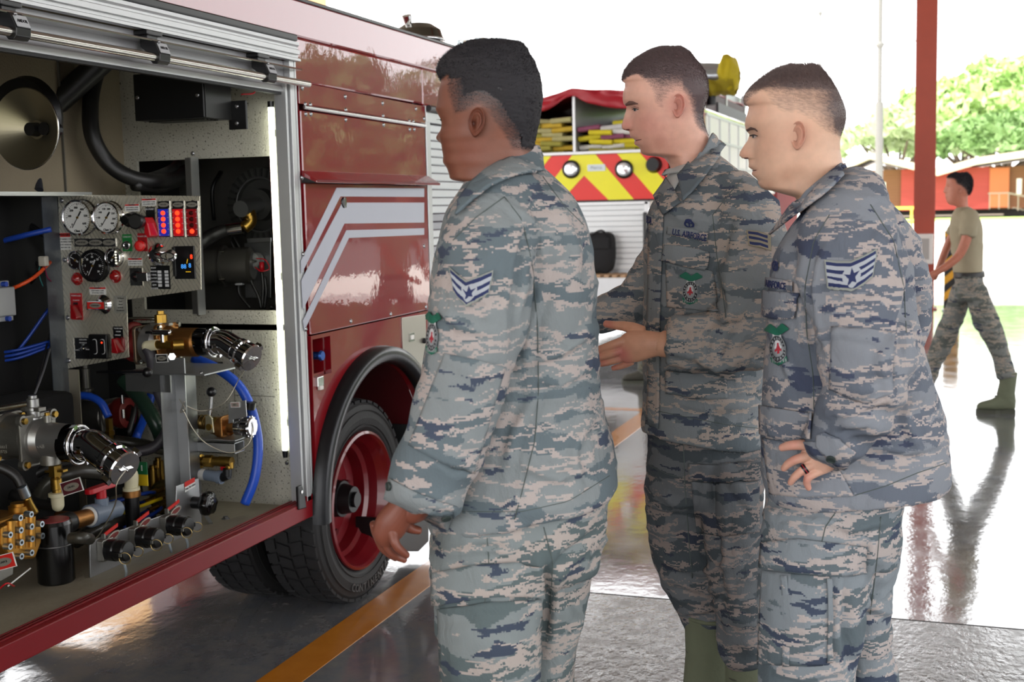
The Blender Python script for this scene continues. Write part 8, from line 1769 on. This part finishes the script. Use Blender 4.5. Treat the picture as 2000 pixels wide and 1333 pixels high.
strip('nostril', SH, cc(cC, ((104, 880), (140, 878))), cc(cC, ((108, 889), (140, 888))), .0006, M('nostril_dark', '6e3833', .7), PC, 6, 3, .0004)
SCH = Surf(*(lambda q: (q[0], q[1]))(join([(Aj_C, Fj_C, Aj_C), (Vh, Fh, Vh)])))
strip('collar', SCH, [(1538, 428), (1553, 402), (1580, 365), (1620, 335), (1638, 322)], [(1512, 464), (1535, 448), (1580, 415), (1630, 375), (1650, 352)], .013, camC, PC, 40, 10, .005)
strip('collar_stand', SCH, [(1554, 398), (1584, 362), (1616, 334), (1636, 320)], [(1556, 412), (1588, 377), (1620, 348), (1642, 332)], .008, camC, PC, 26, 5, .004)
chevron_patch(PC, SCc, (1610, 536), (1662, 540), (1712, 514), 28, 4, 5)
strip('pocket_flap', SCc, [(1496, 568), (1530, 570), (1560, 572)], [(1494, 618), (1528, 624), (1556, 622)], .006, camC, PC, 20, 10, .004)
badge_patch(PC, SCc, 1522, 672, 50, 84, -.06, .0045)
strip('name_tape', SCc, [(1500, 542), (1525, 545), (1552, 550)], [(1499, 560), (1525, 564), (1552, 568)], .005, camC, PC, 16, 5, .0015); decal_text('AIRFORCE', SCc, [(1501, 547), (1540, 552), (1540, 566), (1500, 561)], .0065, navy, PC)
strip('occupation_badge', SCc, [(1512, 508), (1524, 510)], [(1511, 530), (1523, 532)], .004, None, PC, 20, 24, .001, fn=occ, mats=[navy])
strip('pocket_flap', SCc, [(1489, 792), (1540, 800), (1590, 806)], [(1490, 848), (1540, 860), (1586, 858)], .006, camC, PC, 24, 10, .004); strip('hip_pocket', SCc, [(1492, 855), (1545, 865), (1610, 862)], [(1506, 965), (1570, 972), (1668, 970)], .003, camC, PC, 24, 18, .003)
line(PC, SCc, [(1590, 800), (1588, 730), (1575, 650), (1572, 560), (1590, 470), (1620, 420)], .0016); line(PC, SCc, [(1670, 968), (1730, 950), (1790, 925), (1848, 905)], .0016); line(PC, SCc, [(1700, 400), (1745, 470), (1765, 560), (1770, 650)], .0016)
strip('cuff', SCc, [(1598, 852), (1612, 842), (1640, 858), (1668, 882)], [(1598, 872), (1608, 884), (1628, 902), (1648, 915)], .005, camC, PC, 20, 8, .004)
btn(PC, SCc, 1625, 892, .0085, .008); strip('elbow_patch', SCc, [(1625, 640), (1690, 640), (1748, 650)], [(1622, 760), (1690, 790), (1740, 770)], .003, camC, PC, 24, 24, .002)
# ring on the third finger
p = Vector(FC.W(1500+640/8.889, 830+770/8.889, dz-.011)); q = Vector(FC.W(1500+700/8.889, 830+730/8.889, dz-.010)); ax = (q-p).normalized()
MB().lathe(p-ax*.004, ax, [(.0088, 0), (.0098, 0), (.0100, .004), (.0098, .008), (.0088, .008)], 32).mat(1).torus(p, ax, .0098, .0009, 32, 6).build('ring', [M('ring_black', '141215', .25), M('ring_red', 'b02030', .35)], PC, label='black ring with red line')
line(PC, STC, [(1640, 990), (1612, 1030), (1605, 1060)], .0018); line(PC, STC, [(1720, 1010), (1712, 1100), (1700, 1200)], .0018)
strip('cargo_flap', STC, [(1492, 1060), (1560, 1052), (1640, 1062), (1695, 1068)], [(1488, 1112), (1560, 1118), (1640, 1124), (1692, 1120)], .006, camC2, PC, 34, 10, .004)
strip('cargo_pocket', STC, [(1492, 1116), (1560, 1122), (1618, 1126)], [(1484, 1298), (1550, 1298), (1618, 1300)], .005, camC2, PC, 34, 26, .003, bulge=.01); strip('pocket_pleat', STC, [(1530, 1125), (1536, 1200), (1532, 1295)], [(1542, 1125), (1548, 1200), (1544, 1295)], .011, camC2, PC, 20, 4, .003); strip('pocket_pleat', STC, [(1612, 1128), (1616, 1200), (1612, 1295)], [(1622, 1128), (1628, 1200), (1624, 1295)], .009, camC2, PC, 20, 4, .003)
# ------------------------------------------------------------ walking man in the yard
FD = Fig(1885, 9.15); PD = empty('person', (FD.base.x, FD.base.y, 0), 'walking man in sand T-shirt and camouflage trousers beyond the red post', 'person')
camD = camo('camouflage_distant', '6f716e', '565a56', '8b8277', '3f4450', .008); tan_ = M('sand_tshirt', '968c74', .85, var=.06, bump=.2, bs=25)
zD = lambda z: FD.px_at_z(z, 1900)
ts = MB(); add_rings(ts, FD.rows([(1866, 405, 1893, 402, 0, .07), (1858, 418, 1908, 412, 0, .17), (1854, 435, 1916, 430, 0, .20), (1856, 470, 1920, 465, 0, .17), (1862, 505, 1921, 505, 0, .155), (1864, 536, 1921, 534, 0, .16)], 2.4, 30))
add_rings(ts, FD.limb([(1893, 418, 15, -.14, .06), (1893, 440, 16, -.2, .06), (1888, 462, 15, -.215, .055)], 16, round_=False)); add_rings(ts, FD.limb([(1885, 420, 14, .14, .06), (1868, 440, 14, .2, .055), (1860, 460, 13, .21, .05)], 16, round_=False))
Aj, Fj, Nj = remesh(ts, .012, 3); Aj = wrinkle(Aj, Nj, FD, .008, 31); mesh_obj('tshirt', Aj, Fj, tan_, PD); SD = Surf(Aj, Fj)
tr = MB(); add_rings(tr, FD.rows([(1864, 534, 1922, 534, 0, .155), (1862, 560, 1926, 560, 0, .165), (1860, 585, 1928, 588, 0, .15)], 2.4, 30))
add_rings(tr, FD.limb([(1905, 565, 24, -.06, .09), (1925, 620, 23, -.07, .085), (1946, 670, 20, -.07, .075), (1958, 705, 18, -.07, .07), (1966, 738, 16, -.07, .06)], 18, round_=False))
add_rings(tr, FD.limb([(1882, 565, 24, .07, .09), (1862, 620, 22, .08, .085), (1842, 665, 20, .08, .075), (1822, 710, 17, .08, .07), (1806, 745, 13, .08, .055)], 18, round_=False))
At, Ft, Nt = remesh(tr, .012, 3); At = wrinkle(At, Nt, FD, .014, 33); mesh_obj('trousers', At, Ft, camD, PD)
bm_ = MB(); add_rings(bm_, FD.rows([(1862, 531, 1923, 530, 0, .160), (1862, 542, 1924, 541, 0, .163)], 2.4, 30)); bm_.build('belt', M('belt_black', '1d1a19', .5), PD, recalc=True)
sD = Vector(FD.sv); hD = Vector(FD.h)
b0 = Vector(FD.W(1964, zD(0), -.07)); b0.z = .0; boot(PD, FD, b0+sD*.06, b0-sD*.19, .28, bootm, solem)
b0 = Vector(FD.W(1800, zD(0), .08)); b0.z = .0; boot(PD, FD, b0+sD*.06, b0-sD*.19, .28, bootm, solem)
FrD = [(1866, 338), (1856, 342), (1849, 348), (1848, 356), (1847, 362), (1844, 370), (1842, 375), (1846, 378), (1846, 384), (1848, 390), (1850, 396), (1856, 401), (1866, 402), (1870, 408), (1872, 418)]
GD = [(1866, 338), (1856, 342), (1849, 348), (1848, 356), (1850, 364), (1851, 375), (1851, 385), (1852, 392), (1856, 401), (1866, 402), (1870, 408), (1872, 418)]
BkD = [(1886, 337), (1894, 342), (1899, 352), (1899, 364), (1896, 375), (1890, 384), (1890, 395), (1893, 418)]
V1, F1, C1, De, pxh, pyh, kD = make_head(FD, 0, FrD, GD, BkD, [(.03, 337), (.06, 343), (.076, 356), (.076, 372), (.066, 388), (.056, 402), (.058, 418)], [(.05, 338), (.012, 365), (.016, 376), (.024, 390), (.05, 410)], 0, FrD, BkD, [(1852, 403), (1868, 394), (1876, 380)], (1856, 367), ('b0705a', '1f191b', 'a05a50', 'b05a48'), [(1840, 330), (1905, 330), (1905, 385), (1890, 384), (1884, 372), (1876, 364), (1868, 362), (1864, 352), (1852, 352)], [(1846, 350), (1864, 352), (1868, 362), (1876, 364), (1884, 372), (1890, 384)], lambda x, y: x*0+4., 9, (386,), NR=60, NC=48)
ed = ear(FD, -.072, 1876, 371, 8.0, 4.5, .1, .02, ('b0705a', '7c4a3c'), 20, 12)
bd = MB(); add_rings(bd, FD.limb([(1892, 440, 9, -.2, .045), (1887, 470, 10, -.215, .048), (1874, 500, 8.5, -.22, .042), (1850, 520, 7.5, -.25, .034), (1822, 537, 6, -.27, .024), (1808, 543, 6.5, -.275, .018), (1796, 548, 4, -.28, .012)], 14)); add_rings(bd, FD.limb([(1870, 440, 9, .2, .045), (1850, 480, 8, .21, .042), (1835, 520, 7, .2, .034), (1825, 545, 5, .2, .02)], 14))
for k in range(4): add_rings(bd, FD.limb([(1802, 540+3.2*k, 1.9, -.278, .008), (1792, 543+3.4*k, 1.7, -.28, .007), (1785, 548+3.2*k, 1.4, -.278, .006)], 8))
add_rings(bd, FD.rows([(1872, 410, 1892, 410, 0, .05), (1866, 440, 1910, 440, 0, .13), (1870, 530, 1915, 530, 0, .12)], 2.2, 20)); Ab, Fb, Nb = remesh(bd, .006, 2)
V_, F_, C_ = join([(V1, F1, C1), ed, (Ab, Fb, np.tile(np.array(lin('ac6b55')[:3]), (len(Ab), 1)))]); mesh_obj('body', V_, F_, vcmat('skin_ruddy', .5, .05), PD, col=C_)
hair_mesh('hair', V1, F1, De, pxh, pyh, FD, 4000, lambda x, y: x*0+.012, (0, 0, .3), .0014, M('black_hair', '151418', .75), PD, 8, .1, .4)
# ------------------------------------------------------------ crouching airman mostly hidden behind the middle man
FE = Fig(1300, 10.4); PE = empty('person', (FE.base.x, FE.base.y, 0), 'crouching figure beyond the middle airman, only a boot and knee in view', 'person')
fy_ = FE.px_at_z(0, 1280)
camE = camo('camouflage_shade', '5a5b55', '46483f', '6e685a', '2f333a', .01)
tr = MB(); add_rings(tr, FE.limb([(1345, 640, 26, 0, .13), (1300, 662, 24, -.05, .10), (1268, 680, 20, -.08, .08), (1262, 705, 17, -.08, .07), (1258, 728, 13, -.08, .05)], 18)); add_rings(tr, FE.limb([(1345, 640, 26, .12, .11), (1310, 668, 22, .15, .09), (1300, 700, 17, .15, .07), (1308, 728, 12, .15, .05)], 18)); At, Ft, Nt = remesh(tr, .014, 3); mesh_obj('trousers', At, Ft, camE, PE)
jk = MB(); add_rings(jk, FE.rows([(1318, 548, 1342, 548, .03, .07), (1306, 562, 1356, 562, .03, .18), (1304, 600, 1366, 600, .03, .17), (1318, 652, 1372, 652, .03, .16)], 2.4, 30)); add_rings(jk, FE.limb([(1340, 568, 14, -.16, .06), (1330, 610, 13, -.2, .055), (1296, 640, 11, -.2, .045)], 16)); Aj, Fj, Nj = remesh(jk, .014, 3); mesh_obj('jacket', Aj, Fj, camE, PE)
FrE = [(x*.9+1325-1870*.9, (y-337)*.78+484) for x, y in FrD]; 
sh = lambda L_: [((x-1870)*.9+1330, (y-337)*.9+478) for x, y in L_]
V1, F1, C1, De, pxh, pyh, kE = make_head(FE, 0, sh(FrD), sh(GD), sh(BkD), [(h_, (y-337)*.9+478) for h_, y in ((.03, 337), (.06, 343), (.076, 356), (.076, 372), (.066, 388), (.056, 402), (.058, 418))], [(s_, (y-337)*.9+478) for s_, y in ((.05, 338), (.012, 365), (.016, 376), (.024, 390), (.05, 410))], 0, sh(FrD), sh(BkD), sh([(1852, 403), (1868, 394), (1876, 380)]), sh([(1856, 367)])[0], ('b0705a', '1f191b', 'a05a50', 'b05a48'), sh([(1840, 330), (1905, 330), (1905, 385), (1890, 384), (1884, 372), (1876, 364), (1868, 362), (1864, 352), (1852, 352)]), sh([(1846, 350), (1864, 352), (1868, 362), (1876, 364), (1884, 372), (1890, 384)]), lambda x, y: x*0+4., 9, (sh([(0, 386)])[0][1],), NR=50, NC=40)
bd = MB(); add_rings(bd, FE.limb([(1296, 640, 8, -.2, .035), (1282, 652, 7, -.2, .025)], 12)); 
for k in range(4): add_rings(bd, FE.limb([(1282, 650+2.5*k, 1.6, -.2, .008), (1274, 656+2.5*k, 1.4, -.2, .007)], 8))
add_rings(bd, FE.rows([(1322, 540, 1340, 540, .03, .05), (1315, 600, 1360, 600, .03, .1)], 2.2, 18)); Ab, Fb, Nb = remesh(bd, .006, 1); V_, F_, C_ = join([(V1, F1, C1), (Ab, Fb, np.tile(np.array(lin('ac6b55')[:3]), (len(Ab), 1)))]); mesh_obj('body', V_, F_, vcmat('skin_shade', .5, .05), PE, col=C_)
sE = Vector(FE.sv); b0 = Vector(FE.W(1262, fy_, -.08)); b0.z = 0; boot(PE, FE, b0+sE*.08, b0-sE*.20, .18, M('dark_boot', '3a3830', .8), solem); b0 = Vector(FE.W(1310, fy_, .15)); b0.z = 0; boot(PE, FE, b0+sE*.08, b0-sE*.18, .18, M('dark_boot', '3a3830', .8), solem)
